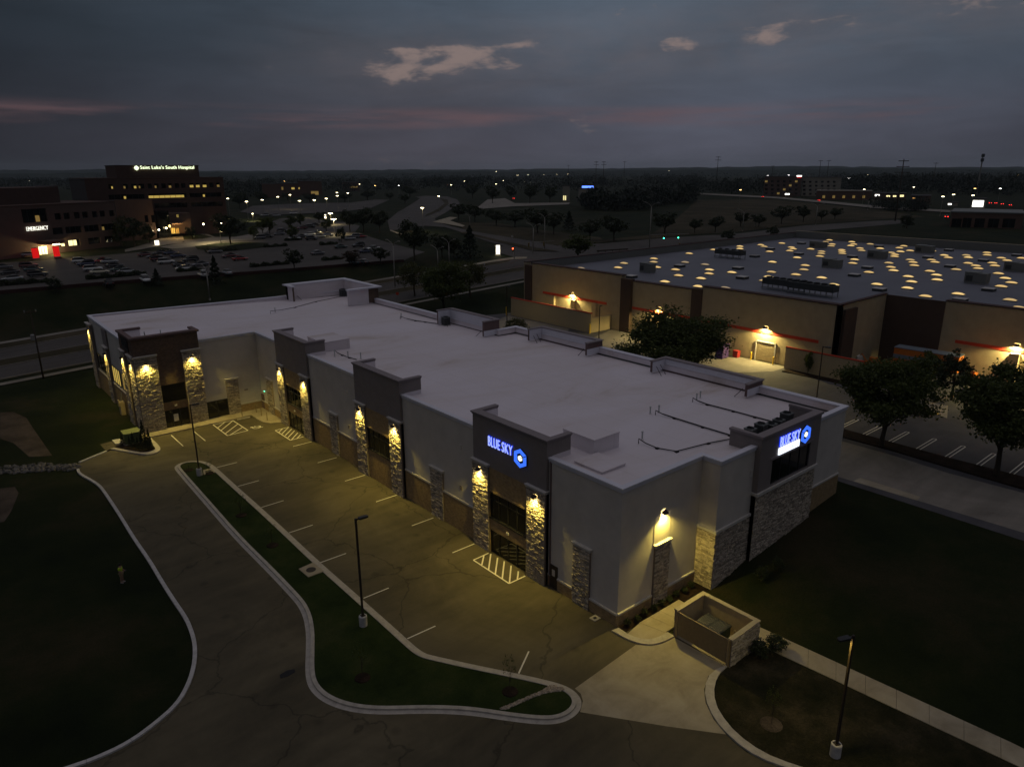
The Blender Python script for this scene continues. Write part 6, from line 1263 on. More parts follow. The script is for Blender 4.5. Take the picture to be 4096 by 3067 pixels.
cpx = FD.o+FD.u*((cp[0]+cp[1])/2)+FD.n*2.5; light('POINT', 'canopy_light', (cpx[0]-eb[0], cpx[1]-eb[1], cp[2]-.6), 1500, (1, .78, .36), EM, size=.3); MB().fbox(FD.fr, (cp[0]+cp[1])/2-.9, (cp[0]+cp[1])/2+.9, cp[2]+.05, cp[2]+.29, 4.0, 5.05).obj('canopy_lamp', 'lens_far', EM)
ub2 = FD.rect(*LQ((0,335,655,480))); uLL = uL; MB().fbox(FD.fr, uLL, ub2[1], zt+.3, ub2[3], -24, -7).obj('upper_block', 'hosp_brick', EM)
te = FD.rect(*LQ((226,664,418,700))); es = thing('lit_sign', 'glowing white emergency lettering over the emergency entrance', 'sign'); p_ = FD.o+FD.u*te[0]+FD.n*.1; es.location = (p_[0], p_[1], eb[2]+te[2]-.35); es.rotation_euler = (0, 0, math.atan2(FD.u[1], FD.u[0])); link('lettering', text_mesh('EMERGENCY', te[3]-te[2], te[1]-te[0], .25, -.012), es, (0, -.3, 0)).data.materials.append(MATS['sign_emergency'])
for i, r_ in enumerate(((298,866,346,962), (484,852,530,948))):
    g = G((r_[0]+r_[2])/2*.4529, 600+r_[3]*.4529); n_ = np.array((CAM[0]-g[0], CAM[1]-g[1], 0)); z1_ = atplane((r_[0]+r_[2])/2*.4529, 600+r_[1]*.4529, g, n_)[2]-g[2]; wd = (r_[2]-r_[0])*.4529*float((g-CAM)@_fw)/F_PX
    t = thing('red_pylon', ('glowing red pylon left of the emergency entrance', 'glowing red pylon right of the emergency entrance')[i], 'pylon', g, math.atan2(FD.u[1], FD.u[0]), 'red pylons at the emergency entrance'); MB().box(-wd/2-.1, wd/2+.1, -.4, .4, -.2, .3).obj('base', 'kerb', t); MB().box(-wd/2, wd/2, -.3, .3, .3, z1_).obj('panel', 'pylon_red', t); MB().box(-wd/2, wd/2, -.3, .3, z1_, z1_+.08).obj('cap', 'metal_black', t)
# monument signs
def monument(px, py, ptop, wpx, label, red=False):
    g = G(px, py); dep = float((g-CAM)@_fw); n_ = np.array((CAM[0]-g[0], CAM[1]-g[1], 0)); h = atplane(px, ptop, g, n_)[2]-g[2]; w = wpx*dep/F_PX
    t = thing('monument_sign', label, 'sign', g, math.atan2(n_[1], n_[0])+R(90)); MB().box(-w*.7, w*.7, -.3, .3, -.2, h*.12).obj('base', 'kerb', t); MB().box(-w/2, w/2, -.22, .22, h*.12, h*.72).obj('lower_panel', 'panel_white', t); MB().box(-w/2, w/2, -.225, .225, h*.76, h).obj('upper_panel', 'panel_white', t); MB().box(w/2, w/2+.15, -.26, .26, 0, h+.05).obj('post', 'bronze', t)
    if red: MB().box(-w*.4, w*.4, -.25, .25, h*.62, h*.66).obj('stripe', 'store_red', t)
    light('POINT', 'sign_glow', (0, -1.0, h*.5), 60, (1, .85, .5), t, size=.4)
monument(1992, 1022, 981, 16, 'lit white double-panel monument sign at the street junction', True); monument(629, 982, 962, 16, 'lit white monument sign by the hospital drive'); monument(1302, 876, 858, 7, 'small lit sign post among the car park trees')
# ================================================================= cars
PAINT = {'white': (.62, .62, .60), 'silver': (.34, .35, .36), 'grey': (.12, .12, .13), 'black': (.012, .012, .014), 'navy': (.015, .025, .07), 'red': (.32, .012, .012), 'maroon': (.09, .012, .014), 'green': (.015, .045, .035), 'cream': (.60, .55, .40), 'teal': (.02, .06, .065)}
for k_, c in PAINT.items(): P('paint_'+k_, c, .25, spec=.5, coat=.6)
P('tyre', (.012, .012, .012), .8); P('rim', (.3, .3, .3), .35, metal=.7); E('tail_on', (1, .03, .02), 6.0); P('tail_red', (.25, .01, .01), .3); P('head_clear', (.55, .55, .52), .15, spec=.6)
def loft(st, n=12, p=2.8):
    mb = MB()
    for x, zl, zh, hw in st:
        for i in range(n):
            t = 2*math.pi*(i+.5)/n; c, s_ = math.cos(t), math.sin(t); mb.v.append((x, hw*math.copysign(abs(c)**(2/p), c), (zl+zh)/2+(zh-zl)/2*math.copysign(abs(s_)**(2/p), s_)))
    k = len(st)
    for j in range(k-1):
        for i in range(n): mb.f.append((j*n+i, (j+1)*n+i, (j+1)*n+(i+1) % n, j*n+(i+1) % n))
    mb.f.append(tuple(range(n))); mb.f.append(tuple((k-1)*n+i for i in range(n))[::-1]); mb.mi = [0]*len(mb.f); return mb
SHAPES = {'sedan': (([(-2.35,.45,.78,.60),(-2.25,.28,.95,.82),(-1.6,.22,1.0,.90),(-.6,.2,1.0,.92),(.7,.2,.97,.92),(1.5,.22,.88,.90),(2.1,.27,.76,.82),(2.33,.38,.62,.62)]), ([(-1.75,.92,.98,.70),(-1.05,.9,1.36,.68),(-.4,.9,1.45,.68),(.35,.9,1.43,.68),(1.25,.88,.95,.74)]), 1.40, .33),
          'suv': (([(-2.3,.5,1.0,.70),(-2.22,.34,1.12,.88),(-1.5,.28,1.14,.94),(.6,.26,1.12,.95),(1.6,.3,1.04,.93),(2.15,.36,.95,.85),(2.32,.5,.78,.68)]), ([(-2.2,1.06,1.2,.74),(-1.9,1.06,1.68,.76),(-.6,1.06,1.76,.76),(.3,1.06,1.72,.75),(1.15,1.04,1.12,.78)]), 1.42, .37)}
CARM = {}
for kd, (bs2, cs, wb, wr) in SHAPES.items():
    wh = MB().tube([(0, -.11, 0), (0, .11, 0)], wr, 14).mesh('wheel', 'tyre'); rm = MB().tube([(0, -.118, 0), (0, .118, 0)], wr*.62, 10).mesh('rim', 'rim')
    CARM[kd] = (loft(bs2).mesh('body', 'paint_grey'), loft(cs).mesh('cabin', 'glass'), MB().box(cs[1][0]+.12, cs[-2][0]-.1, -.60, .60, cs[2][2]-.05, cs[2][2]+.02).mesh('roof', 'paint_grey'), wh, rm, wb, wr, bs2[0][0], bs2[-1][0], bs2[1][2], bs2[-2][2])
def car(loc, rz, kd, colr, label, on=False, group='cars in the hospital car park'):
    bm_, cm_, rf_, wh, rm, wb, wr, xb, xf, zb, zf = CARM[kd]; t = thing('car', label, 'car', loc, rz, group)
    def painted(nm, me_):
        o = link(nm, me_, t, smooth=nm != 'roof'); o.material_slots[0].link = 'OBJECT'; o.material_slots[0].material = MATS['paint_'+colr]; return o
    painted('body', bm_); painted('roof', rf_); link('cabin', cm_, t, smooth=True)
    for x in (-wb, wb):
        for y in (-.82, .82): w_ = link('wheel', wh, t, (x, y, wr)); link('rim', rm, w_)
    for y in (-.6, .6):
        link('tail_light', TL_on if on else TL, t, (xb+.04, y, zb-.18)); link('headlight', HL_, t, (xf-.1, y*.95, zf-.12))
    return t
TL = MB().box(-.06, .06, -.16, .16, -.08, .08).mesh('tail_light', 'tail_red'); TL_on = MB().box(-.06, .06, -.2, .2, -.1, .1).mesh('tail_light', 'tail_on'); HL_ = MB().box(-.05, .06, -.16, .16, -.06, .06).mesh('headlight', 'head_clear')
q1, q2 = G(323, 1046), G(393, 1087); adj = q2[:2]-q1[:2]; adj /= np.linalg.norm(adj); AX = math.atan2(adj[1], adj[0])+R(90)
c2 = lambda a, b: (a*.2712, 900+b*.2712); c3 = lambda a, b: (500+a*.2712, 850+b*.2712); c4 = lambda a, b: (1000+a*.2712, 850+b*.2712)
CL = [(c2(1195,570),'white','suv',0),(c2(1270,612),'navy','suv',0),(c2(1375,688),'white','suv',0),(c2(1475,728),'cream','sedan',0),(c2(1500,562),'red','sedan',0),(c2(1620,572),'silver','sedan',0),(c2(1690,632),'black','sedan',0),(c2(1760,690),'green','sedan',0),(c2(1880,722),'silver','sedan',0),(c2(1610,912),'black','suv',90),(c2(2150,852),'white','suv',90),(c2(50,655),'grey','sedan',0),(c2(430,640),'maroon','suv',0),(c2(140,735),'black','sedan',0),(c2(500,690),'teal','sedan',0),(c2(560,770),'black','suv',0),(c2(190,830),'silver','sedan',0),(c2(440,472),'silver','sedan',-25),
  (c3(310,655),'maroon','sedan',0),(c3(430,678),'grey','sedan',0),(c3(500,725),'maroon','suv',0),(c3(610,765),'white','suv',0),(c3(530,622),'black','sedan',0),(c3(680,628),'navy','sedan',0),(c3(785,672),'navy','sedan',0),(c3(970,735),'black','suv',0),(c3(830,805),'black','sedan',0),(c3(890,862),'white','sedan',0),(c3(1110,800),'grey','sedan',0),(c3(1155,958),'white','suv',90),(c3(1510,925),'silver','sedan',90),(c3(1540,672),'maroon','sedan',0),(c3(1700,715),'red','sedan',0),(c3(1330,605),'grey','sedan',0),
  (c4(140,400),'grey','suv',0),(c4(260,378),'black','sedan',0),(c4(485,300),'black','suv',0),(c4(430,338),'grey','sedan',0),(c4(660,405),'white','sedan',0),(c4(770,378),'black','sedan',0),(c4(880,350),'white','sedan',0),(c4(910,412),'black','suv',0),(c4(1030,380),'cream','sedan',0),(c4(1000,322),'black','sedan',0),(c4(1150,355),'silver','sedan',0),(c4(1470,410),'silver','sedan',0),(c4(1535,385),'grey','suv',0),(c4(1640,378),'red','sedan',0),(c4(1340,535),'green','sedan',0),(c4(1600,515),'black','suv',0),(c4(1000,632),'grey','sedan',10),(c4(1710,602),'navy','sedan',0),(c4(1815,558),'white','sedan',0),(c4(1540,775),'teal','sedan',90),(c4(1680,770),'black','sedan',90),(c4(770,255),'maroon','suv',0),(c4(890,232),'black','suv',0),(c4(965,205),'black','sedan',0),(c4(215,62),'silver','suv',0),(c4(390,66),'silver','suv',0),(c4(640,30),'white','sedan',0)]
bycol = {}
for i, ((px, py), colr, kd, dr_) in enumerate(CL):
    g = G(px, py); g[2] += .15; t = car(g, AX+R(dr_)+(math.pi if i % 3 == 1 else 0), kd, colr, ''); bycol.setdefault((colr, kd), []).append(t)
for (colr, kd), L_ in bycol.items(): number_left_to_right(L_, f'{colr} {kd} in the hospital car park, {{n}} {colr} {kd} from the left')
far_on = []
for px, py in ((2055, 800), (3050, 793), (3275, 808), (3785, 877), (3960, 820), (3982, 820), (4008, 824), (4040, 828)):
    g = G(px, py); g[2] += .5; far_on.append(car(g, math.atan2(g[1]-CAM[1], g[0]-CAM[0]), 'suv', 'grey', '', True, 'cars with red tail lights far off'))
number_left_to_right(far_on, 'far-off car with glowing red tail lights, {n} from the left')
# hedges in the car park
hd_ = []
for (px, py), ln, h in ((c2(1560,790), 8.5, 1.3), (c2(1950,755), 6.5, 1.4), (c3(950,870), 6.0, 1.1), (c3(100,930), 0, 0), (c4(300,790), 11.0, 1.2), (c4(1210,705), 6.0, 1.1), (c4(1160,480), 6.5, 1.2), (c4(380,510), 8.0, 1.1), (c3(1420,580), 10.0, 1.2), (c4(640,415), 6.5, 1.0), (c2(570,860), 4.0, 1.2), (c2(230,890), 6.0, 1.5)):
    if not ln: continue
    g = G(px, py); r_ = np.random.default_rng(int(px)); n_ = int(ln*160); a = r_.random((n_, 3)); Pt = np.stack([(a[:, 0]-.5)*ln, (a[:, 1]-.5)*1.9, h*(.15+.85*a[:, 2])*(.8+.25*np.sin(a[:, 0]*ln*1.9))], -1); V, F = leaf_quads(Pt, .22, int(px))
    t = thing('hedge', '', 'hedge', g, AX+R(0), 'clipped hedges of the hospital car park'); link('foliage', fast_mesh('foliage', V, F, 'leaf_dark'), t); hd_.append(t)
    for x in (-.3, .3): MB().tube([(x*ln, 0, -.2), (x*ln, 0, h*.6)], .06, 5).obj('stem', 'bark', t)
number_left_to_right(hd_, 'low clipped hedge in the hospital car park, {n} from the left')
# ================================================================= mid-distance trees
TP = [('con0',630,1141,1071,58),('con1',865,1136,1018,66),('mid2',226,1168,1105,66),('mid0',1179,1086,992,76),('red',1409,1066,1000,84),('mid0',1523,1058,984,80),('mid0',1658,1042,878,128),('mid0',1769,1032,933,88),('con0',1880,1032,900,100),('mid2',1816,1030,945,76),('mid1',1051,934,874,56),('mid1',1079,934,870,62),('mid1',1016,958,904,52),('mid1',1171,963,902,58),('mid1',1163,912,864,62),('mid1',1203,906,855,44),('mid0',1277,892,846,54),('mid1',1306,926,876,62),('mid2',1366,969,908,52),('mid0',1400,930,838,80),('mid0',1455,930,828,96),('mid0',1520,932,842,80),('mid0',923,980,852,132),('mid0',540,988,862,128),('mid2',490,985,890,80),('mid2',600,975,895,60),('mid0',770,960,905,50),('mid0',1835,882,812,74),('mid0',1900,888,818,82),('mid0',1985,902,836,98),('mid0',2060,908,840,112),('mid0',2150,932,832,114),('mid0',2215,938,848,84),('con1',2275,922,842,62),('mid0',2360,962,876,94),('mid0',2455,962,862,114),('mid1',2311,1034,940,150),('mid0',2658,936,848,114),('mid0',2778,932,874,62),('mid0',2861,929,862,74),('mid0',2962,907,848,70),('mid0',3035,907,856,72),('mid0',3125,896,822,90),('mid0',3212,889,820,64),('mid0',3285,885,838,50),('mid0',3339,878,830,60),('mid2',2912,968,918,68),('mid2',3093,968,902,56),('mid2',3626,914,856,64),('mid0',1560,800,770,44),('mid0',1620,815,775,50),('mid0',1150,800,770,50),('mid0',1240,812,772,60),('mid0',1380,810,768,70),('mid0',1470,800,762,70),('mid0',1970,815,742,60),('mid0',2045,805,745,44),('mid0',2120,815,735,66),('mid0',2200,812,742,60),('mid0',1890,795,735,60),('mid0',1640,790,745,70),('mid0',960,835,770,70),('mid0',1050,815,765,60),('mid0',880,862,800,60)]
tl_ = [tree_px(*q, 'trees in the middle distance') for q in TP]
number_left_to_right(tl_, 'dark tree in the middle distance, {n} of them from the left')
# ================================================================= street furniture
P('pole_steel', (.30, .28, .25), .5, .1, 4, metal=.3); P('signal_yellow', (.40, .26, .02), .5); E('signal_red', (1, .06, .02), 12)
def street_light(px, py, ptop, arms=2, label='', lit=0.0):
    g = G(px, py); n_ = np.array((CAM[0]-g[0], CAM[1]-g[1], 0)); h = float(atplane(px, ptop, g, n_)[2]-g[2]); t = thing('street_light', label, 'street light', g, R(90), 'tall double-armed street lights'); MB().lathe([(.25, -.2), (.25, .4)], 10).obj('base', 'kerb', t); MB().tube([(0, 0, 0), (0, 0, h-1.2)], [.17, .10], 8).obj('pole', 'pole_steel', t, smooth=True)
    for s_ in ((1, -1) if arms == 2 else (1,)):
        a = MB().tube([(0, 0, h-1.3), (s_*.9, 0, h-.5), (s_*2.6, 0, h)], [.07, .06, .05], 6).obj('arm', 'pole_steel', t, smooth=True); MB().prism([(s_*2.4,-.14),(s_*3.3,-.12),(s_*3.3,.12),(s_*2.4,.14)], h-.06, h+.1).obj('lamp_head', 'pole_steel', a)
    return t
sl2 = [street_light(*q) for q in ((840,1200,1062),(1581,1153,962),(1798,1080,955),(1752,1075,985),(2133,1010,895),(2178,1000,856),(1879,900,858),(2597,1000,810),(2970,925,838),(3262,900,815),(3470,840,798),(3020,905,862))]
number_left_to_right(sl2, 'tall steel street light by the road, {n} from the left')
def utility_pole(px, py, ptop, label, arms=1):
    g = G(px, py); n_ = np.array((CAM[0]-g[0], CAM[1]-g[1], 0)); h = float(atplane(px, ptop, g, n_)[2]-g[2]); t = thing('utility_pole', label, 'utility pole', g, math.atan2(n_[1], n_[0])); r0 = max(.15, h*.012); MB().tube([(0, 0, -.3), (0, 0, h)], [r0, r0*.6], 7).obj('pole', 'bark', t, smooth=True)
    for k_ in range(arms): z = h*(.97-.09*k_); w = h*(.075+.02*k_); MB().box(-r0*.5, r0*.5, -w, w, z-r0*.5, z+r0*.5).obj('crossarm', 'bark', t); [MB().box(-.1, .1, y-.1, y+.1, z, z+.35).obj('insulator', 'galv', t) for y in (-w*.9, w*.9)]
    return t
u = utility_pole(174, 1513, 1235, 'wooden utility pole with a transformer can by the street at far left'); hgt = 8.5; MB().lathe([(.28, 0), (.3, .1), (.3, .85), (.2, .95)], 10, (.5, -.35), 6.6).obj('transformer_can', 'galv', u)
for q, lb, am in (((2495,735,645), 'thin power pole on the horizon, left of the close pair', 1), ((2382,760,645), 'left of the two close power poles on the horizon', 2), ((2412,760,645), 'right of the two close power poles on the horizon', 2), ((2272,745,660), 'short power pole on the horizon above the white lights', 1), ((2864,755,625), 'thin power pole on the horizon right of centre', 2), ((3083,760,662), 'cross-armed power pole behind the hotel', 2), ((3270,760,640), 'power pole behind the hotel, left of two', 1), ((3302,760,640), 'power pole behind the hotel, right of two', 1), ((3580,885,637), 'tall cross-armed power pole right of the long roof', 3), ((3726,770,650), 'thin distant power pole before the mast', 1)): utility_pole(*q, lb, am)
g = G(3905, 780); t = thing('phone_mast', 'thick antenna mast rising over the trees at far right', 'mast', g); n_ = np.array((CAM[0]-g[0], CAM[1]-g[1], 0)); h = float(atplane(3905, 618, g, n_)[2]-g[2]); MB().tube([(0, 0, 0), (0, 0, h)], [.9, .5], 8).obj('pole', 'pole_steel', t)
for z in (.86, .97): MB().lathe([(1.4, 0), (1.6, h*.05), (1.4, h*.08)], 8, (0, 0), h*z-h*.04).obj('antenna_ring', 'condenser', t)
sg = []
def signal(px, py, ptop, arm, rz, state, heads):
    g = G(px, py); n_ = np.array((CAM[0]-g[0], CAM[1]-g[1], 0)); h = float(atplane(px, ptop, g, n_)[2]-g[2]); t = thing('traffic_signal', '', 'traffic signal', g, rz, 'traffic signals at the junction'); sg.append(t); MB().tube([(0, 0, 0), (0, 0, h)], [.16, .12], 8).obj('pole', 'pole_steel', t)
    if arm: MB().tube([(0, 0, h*.93), (arm, 0, h)], [.1, .06], 6).obj('mast_arm', 'pole_steel', t)
    for k_, x in enumerate(heads):
        z = h*.93+(h*.07*x/arm if arm else 0)-.2; hd3 = MB().box(x-.22, x+.22, -.22, .22, z-1.25, z).obj('signal_head', 'signal_yellow', t)
        for j in range(3): MB().box(x-.16, x+.16, -.26, -.22, z-.38-j*.4, z-.08-j*.4).obj('lens', state if (j == 0 and state == 'signal_red') or (j == 2 and state == 'signal_green') else 'metal_black', hd3)
aR = YAW-R(90)
signal(2057, 1038, 985, 0, aR, 'signal_red', (-.4,)); signal(2130, 1015, 965, 7, aR, 'metal_black', (-1.2, 3.6)); signal(2597, 1000, 935, 13, aR, 'signal_green', (4.6, 9.4)); signal(2716, 1003, 968, 0, aR, 'signal_green', (.0,))
number_left_to_right(sg, 'traffic signal at the street junction, {n} from the left')
g = G(2450, 1008); t = thing('guard_rail', 'short timber-post guard rail near the store corner', 'guard rail', g, R(-15)); MB().box(-6, 6, -.06, .06, .45, .85).obj('rail', 'bark', t)
for x in np.linspace(-5.5, 5.5, 5): MB().box(x-.1, x+.1, -.1, .1, -.2, .9).obj('post', 'bark', t)
fh = G(1938, 1062); t = thing('fire_hydrant', 'small pale hydrant on the verge before the junction', 'hydrant', fh); MB().lathe([(.18, 0), (.14, .1), (.14, .6), (.18, .62), (.1, .8)], 10).obj('barrel', 'kerb_pale', t); MB().tube([(-.25, 0, .45), (.25, 0, .45)], .07, 8).obj('nozzles', 'kerb_pale', t)
for i, (px, py, pt) in enumerate(((1591, 1235, 1195), (2049, 975, 930))):
    g = G(px, py) if i else np.array((*atz(1591, 1200, 5)[:2], 3.0)); g[2] = float(T(g[0], g[1])); t = thing('road_sign', ('octagonal red stop sign behind the white roof', 'small white road sign on the verge beyond the junction')[i], 'sign', g, aR); MB().tube([(0, 0, 0), (0, 0, 2.6)], .04, 6).obj('post', 'pole_steel', t); MB().prism([(.38*math.cos(R(22.5+45*k_)), .38*math.sin(R(22.5+45*k_))) for k_ in range(8)], 0, .03).obj('plate', 'store_red' if i == 0 else 'trim', t, (0, -.06, 2.6)).rotation_euler = (R(90), 0, 0)
# ================================================================= lamps of the hospital grounds and the town beyond
for m_ in ('lens_far', 'lens_amber', 'lens_white', 'win_glow', 'win_dim', 'win_bright', 'skylight_lit', 'skylight_dim', 'skylight_soft', 'skylight_hot', 'signal_red', 'signal_green', 'tail_on', 'panel_white', 'sign_hosp', 'sign_emergency'): MATS[m_].cycles.emission_sampling = 'NONE'
ll = []
def area_lamp(hx, hy, bx=None, by=None, w=2.0, energy=0, lens='lens_far', group='car park lamps of the hospital'):
    if by: g = G(bx, by)
    else:
        q = atz(hx, hy, 18.5); d = np.linalg.norm(q[:2]-CAM[:2]); q = CAM+(q-CAM)*min(1, 3300/d); g = np.array((q[0], q[1], float(T(q[0], q[1]))))
    n_ = np.array((CAM[0]-g[0], CAM[1]-g[1], 0)); h = float(atplane(hx, hy, g, n_)[2]-g[2]); t = thing('area_lamp', '', 'lamp', g, math.atan2(n_[1], n_[0])+R(90), group); ll.append(t)
    MB().tube([(0, 0, -.3), (0, 0, h)], [.12, .08], 6).obj('pole', 'pole_steel', t); MB().box(-w/2, w/2, -.3, .3, h, h+.12).obj('lamp_head', 'metal_black', t)
    mb = MB(); mb.quad((-w/2, -.32, h+.0), (w/2, -.32, h+.0), (w/2, .32, h-.02), (-w/2, .32, h-.02)); mb.quad((-w/2, -.325, h-.06), (w/2, -.325, h-.06), (w/2, -.325, h+.14), (-w/2, -.325, h+.14)); mb.obj('lens', lens, t)
    if energy: light('SPOT', 'lamp_light', (0, 0, h-.3), energy, (1, .82, .42), t, 150, .7, .3)
    return t
area_lamp(346, 921, 352, 976, 2.0, 2600); area_lamp(877, 893, 885, 976, 2.0, 6500); area_lamp(1337, 877, 1339, 940, 2.0, 5200); area_lamp(1323, 854, 1325, 900, 1.8, 3500)
area_lamp(664, 878, 668, 925, .8, 1500); area_lamp(1012, 855, 1013, 885, .8, 2500)
for hx, hy in ((911,795),(986,807),(1049,800),(1111,788),(1160,780),(1198,804),(1257,801),(1305,795),(1349,784),(1348,771),(1391,773),(1689,832),(1755,785)): area_lamp(hx, hy, w=1.3, energy=1500 if hx in (986, 1160, 1257, 1305, 1689) else 0)
for hx, hy in ((1805,740),(1858,725),(1928,723),(1984,737),(2013,723),(2103,728),(1985,687),(2225,698),(2271,697),(2290,696),(2323,696),(2338,696),(2378,694),(2415,694),(2441,693),(2459,694),(2480,693),(2504,692),(2545,691),(2112,699),(2071,701),(2173,699),(2262,678)): area_lamp(hx, hy, w=1.4 if hy > 715 else 5.0, lens='lens_far', group='lamps of the town')
for hx, hy in ((2640.6,682),(2677,683),(2729,682),(2758,681.5),(2778,682),(3071.7,703),(3155,701),(3121,736),(2961.6,760),(3395,713),(3472,698),(3394.5,713),(3458,719),(3457,758),(3658,709),(3655,749),(3900,755),(4001,755),(3892,782),(3772,787),(3814,779),(4071,700),(1137,725),(1438,737),(1500,743),(1595,743),(312,713),(355,712),(465,711),(118,724)): area_lamp(hx, hy, w=1.3 if hy > 715 else 3.6, lens=('lens_amber', 'lens_far', 'lens_white')[int(hx) % 3], group='lamps of the town')
number_left_to_right(ll, 'distant glowing lamp on a pole, {n} lamp from the left')
# ================================================================= distant buildings
P('far_brick', (.13, .075, .055), .9, .1, .3); P('far_cream', (.30, .27, .22), .9, .1, .3); E('far_blue', (.10, .22, 1.0), 2.2); E('far_white', (1, .95, .85), 2.5); E('far_amber', (1, .55, .15), 1.2)
for m_ in ('far_blue', 'far_white', 'far_amber'): MATS[m_].cycles.emission_sampling = 'NONE'
def block(x0, x1, ybase, ytop, mat, label, wins=(), depth=22, roof='hosp_roof', name='building', cat='building', extra=()):
    g = G((x0+x1)/2, ybase); n_ = np.array((CAM[0]-g[0], CAM[1]-g[1])); n_ /= np.linalg.norm(n_); fa = Facade(g, (-n_[1], n_[0]) if (-n_[1]*_r2[0]+n_[0]*_r2[1]) > 0 else (n_[1], -n_[0]), n_, g)
    t = thing(name, label, cat, g); a, b = fa.uz(x0, ybase)[0], fa.uz(x1, ybase)[0]; h = fa.uz((x0+x1)/2, ytop)[1]
    rs = [(fa.rect(*r_[:4]), r_[4]) for r_ in wins]; mb = MB(); cut_wall(lambda u0_, u1_, c0, c1: mb.fbox(fa.fr, u0_, u1_, c0, c1, -.6, 0), a, b, -2, h, [r_ for r_, _ in rs]); mb.obj('wall', mat, t); MB().fbox(fa.fr, a, b, -2, h-.2, -depth, -.61).obj('core', mat, t); MB().fbox(fa.fr, a-.3, b+.3, h, h+.5, -depth, .3).obj('roof', roof, t)
    for r_, m_ in rs: w = MB().fbox(fa.fr, *r_, -.5, -.4).obj('window', m_, t); MB().fbox(fa.fr, (r_[0]+r_[1])/2-.08, (r_[0]+r_[1])/2+.08, r_[2], r_[3], -.4, -.3).obj('frame', 'mullion', w)
    for r_, m_ in extra: MB().fbox(fa.fr, *fa.rect(*r_), .1, .5).obj('lit_panel', m_, t)
    return t
block(1052, 1200, 790, 736, 'far_brick', 'long low brick building with amber windows beyond the hospital', [(1126,748,1133,760,'win_dim'),(1166,750,1178,758,'win_glow'),(1206-12,750,1199,757,'win_glow')])
block(1195, 1290, 780, 726, 'far_brick', 'brick block with flat roof right of the long low building', [(1245,765,1275,795,'win_dim')]); block(1370, 1440, 765, 730, 'hosp_pale', 'pale distant building among trees left of the avenue', [(1400,745,1430,751,'win_dim')])
block(2250, 2278, 805, 745, 'far_cream', 'slim pale tower with lit slots beside the grove', [(2253,783,2257,801,'win_bright'),(2260,783,2264,801,'win_bright')], 8); block(2314, 2380, 790, 756, 'far_cream', 'low pale building with a blue lit roof edge', [], 20, extra=(((2328,744,2374,752), 'far_blue'),))
block(3052, 3200, 785, 708, 'hosp_pale', 'five-storey hotel block with lit top sign, left half', [(3060+24*i, 722+16*j, 3070+24*i, 730+16*j, 'win_dim' if (i+j) % 5 == 0 else 'glass') for i in range(6) for j in range(4)], 25, extra=(((3187,702,3207,707), 'far_white'), ((3189,708,3205,712), 'pylon_red')))
block(3205, 3358, 785, 710, 'far_cream', 'five-storey hotel block right of the lit top sign', [(3212+24*i, 724+16*j, 3222+24*i, 732+16*j, 'glass') for i in range(6) for j in range(4)], 25)
block(3262, 3485, 800, 765, 'far_brick', 'long low shop row with a tan roof', [(3290+40*i, 782, 3300+40*i, 793, 'win_dim') for i in range(5)], 20, 'far_cream'); block(3490, 3622, 802, 775, 'far_brick', 'low shop with bright shopfront lights', [(3545,782,3560,788,'win_bright'),(3572,782,3585,788,'win_bright'),(3600,780,3615,788,'win_bright'),(3500,778,3518,785,'far_white')])
block(3886, 3940, 832, 797, 'far_cream', 'small brightly lit white filling station', [(3890,802,3934,828,'far_white')], 14); block(3796, 4085, 912, 853, 'far_brick', 'low brick building with dark shopfronts at the right edge', [(3850,872,3885,910,'glass'),(3898,874,3938,911,'glass'),(3952,875,3995,912,'glass'),(4010,875,4060,912,'glass'),(3806,875,3845,909,'glass')], 30, 'rtu')
block(3130, 3170, 790, 772, 'far_brick', 'tiny shop with a pink-white lit sign by the far road', [(3140,766+8,3158,780,'far_white')], 10); block(3640, 3720, 815, 785, 'far_brick', 'low red building with one amber light', [(3650,792,3660,798,'far_amber')]); block(3790, 3830, 825, 812, 'far_cream', 'low kiosk with green and cream lit panels', [(3792,814,3806,820,'far_white')], 8); block(-40, 30, 800, 755, 'hosp_brick', 'dark block at the far left edge behind the emergency wing'); block(150, 240, 790, 745, 'hosp_brick', 'dark roof block behind the emergency wing')
# ================================================================= woods and hills
def wood(name, px_pts, n, hgt, wid, label, leaf='leaf_far', per=70, seed=1, spread=.5):
    """a mass of trees that reads as one: crowns scattered between two depths along a line of photo points"""
    r = np.random.default_rng(seed); allP = []; A = [G(a, b) for a, b in px_pts]
    for i in range(n):
        t = r.random()*(len(A)-1); k = int(min(t, len(A)-2)); q = A[k]*(1-(t-k))+A[k+1]*(t-k); d = q[:2]-CAM[:2]; q2 = CAM[:2]+d*(1+spread*(r.random()-.15)); z = float(T(q2[0], q2[1])); h = hgt*(.65+.6*r.random()); w = wid*(.7+.6*r.random())
        u = r.normal(size=(per, 3)); u /= np.linalg.norm(u, axis=1)[:, None]; u *= (.5+.5*r.random(per)**.5)[:, None]; allP.append(np.stack([q2[0]+u[:, 0]*w/2, q2[1]+u[:, 1]*w/2, z+h*.52+u[:, 2]*h*.48], -1))
    C = np.concatenate(allP); V, F = leaf_quads(C, hgt*.085, seed+5); o = link(name, fast_mesh(name, V, F, leaf)); return tag(o, label, 'trees', None, 'stuff')
wood('grove', [(2340,835),(2440,842),(2560,838),(2680,822),(2780,805)], 130, 12, 11, 'dense dark grove on the slope behind the store', seed=3, spread=.16)
wood('far_wood', [(-60,760),(300,757),(600,752),(900,756)], 200, 14, 16, 'dark belt of trees behind the hospital', seed=4, spread=.9)
wood('far_wood', [(880,790),(1100,765),(1400,762),(1700,758),(1900,755)], 260, 13, 15, 'dark belt of trees left of the avenue', seed=5, spread=.9)
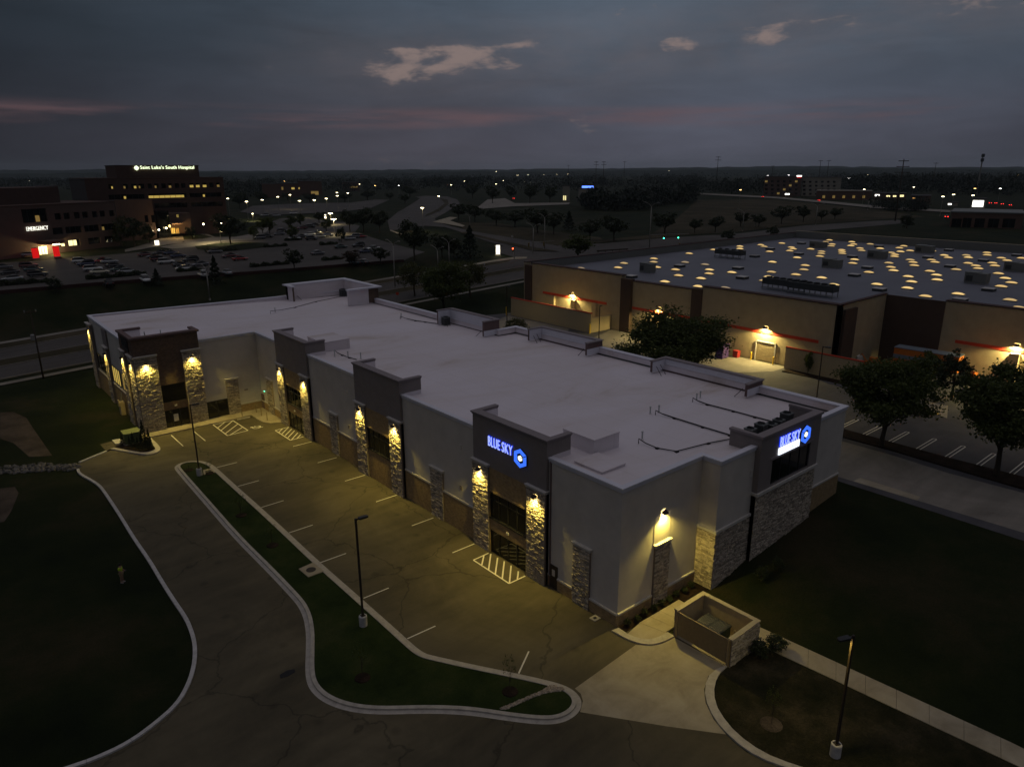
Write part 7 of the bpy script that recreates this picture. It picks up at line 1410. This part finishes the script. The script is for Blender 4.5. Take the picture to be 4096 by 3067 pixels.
wood('far_wood', [(1700,748),(2000,752),(2300,755),(2600,750),(2800,752)], 300, 13, 16, 'dark belt of trees across the middle distance', seed=6, spread=1.2)
wood('far_wood', [(2700,768),(2900,772),(3050,770),(3300,760),(3500,762)], 170, 13, 15, 'dark belt of trees around the hotel', seed=7, spread=.5)
wood('far_wood', [(3400,765),(3700,768),(3900,770),(4200,772)], 330, 16, 17, 'tall dark belt of trees at far right', seed=8, spread=.9)
wood('far_wood', [(-100,722),(1000,722),(2000,720),(3000,722),(4200,724)], 700, 17, 30, 'far belt of trees below the horizon', seed=9, spread=1.6, per=45)
wood('roadside_wood', [(3490,835),(3560,842),(3640,850),(3700,845)], 40, 7, 8, 'scrubby trees along the far road at right', seed=10, spread=.08)
ground_mat('hill', (.016, .024, .020), (.022, .031, .025), (.03, .038, .03), .004)
def ridge(name, dist, h0, amp, a0, a1, seed, depth=1400):
    r = np.random.default_rng(seed); n = 260; ang = np.linspace(a0, a1, n); ph = r.random(8)*6.28; prof = sum(np.sin(ang*k_*7+ph[i])/k_ for i, k_ in enumerate((1, 2, 3, 5, 8, 13, 21, 34)))/2.2; fine = r.normal(size=n)*.16; V = []; F = []
    for i, a in enumerate(ang):
        dx, dy = math.cos(YAW-a), math.sin(YAW-a); top = h0+amp*prof[i]+amp*fine[i]
        for d, z in ((dist-depth*.5, 0), (dist-depth*.2, top*.62), (dist, top), (dist+depth, 0)): V.append((CAM[0]+dx*d, CAM[1]+dy*d, z))
    for i in range(n-1):
        for j in range(3): F.append((i*4+j, (i+1)*4+j, (i+1)*4+j+1, i*4+j+1))
    me = bpy.data.meshes.new(name); me.from_pydata(V, [], F); me.materials.append(MATS['hill']); me.update(); return S_(link(name, me, smooth=True))
ridge('hills', 5200, 44, 10, -1.2, 1.2, 4); ridge('hills', 3300, 30, 7, -1.2, 1.2, 9, 900)

# ================================================================= evening air
hz = bpy.data.materials.new('haze'); hz.use_nodes = True; MATS['haze'] = hz; nt = hz.node_tree; nt.nodes.clear()
vo = nt.nodes.new('ShaderNodeVolumePrincipled'); vo.inputs['Color'].default_value = (.80, .92, 1.0, 1); vo.inputs['Density'].default_value = 6e-5; vo.inputs['Anisotropy'].default_value = .1
nt.links.new(vo.outputs[0], nt.nodes.new('ShaderNodeOutputMaterial').inputs['Volume'])
x0_, x1_, y0_, y1_ = min(gx_)-60, max(gx_)+60, min(gy_)-60, max(gy_)+60
tag(MB().box(x0_, x1_, y0_, y1_, -1.5, 130).obj('haze', 'haze'), 'thin bluish evening haze over the whole plain', 'haze', None, 'stuff')
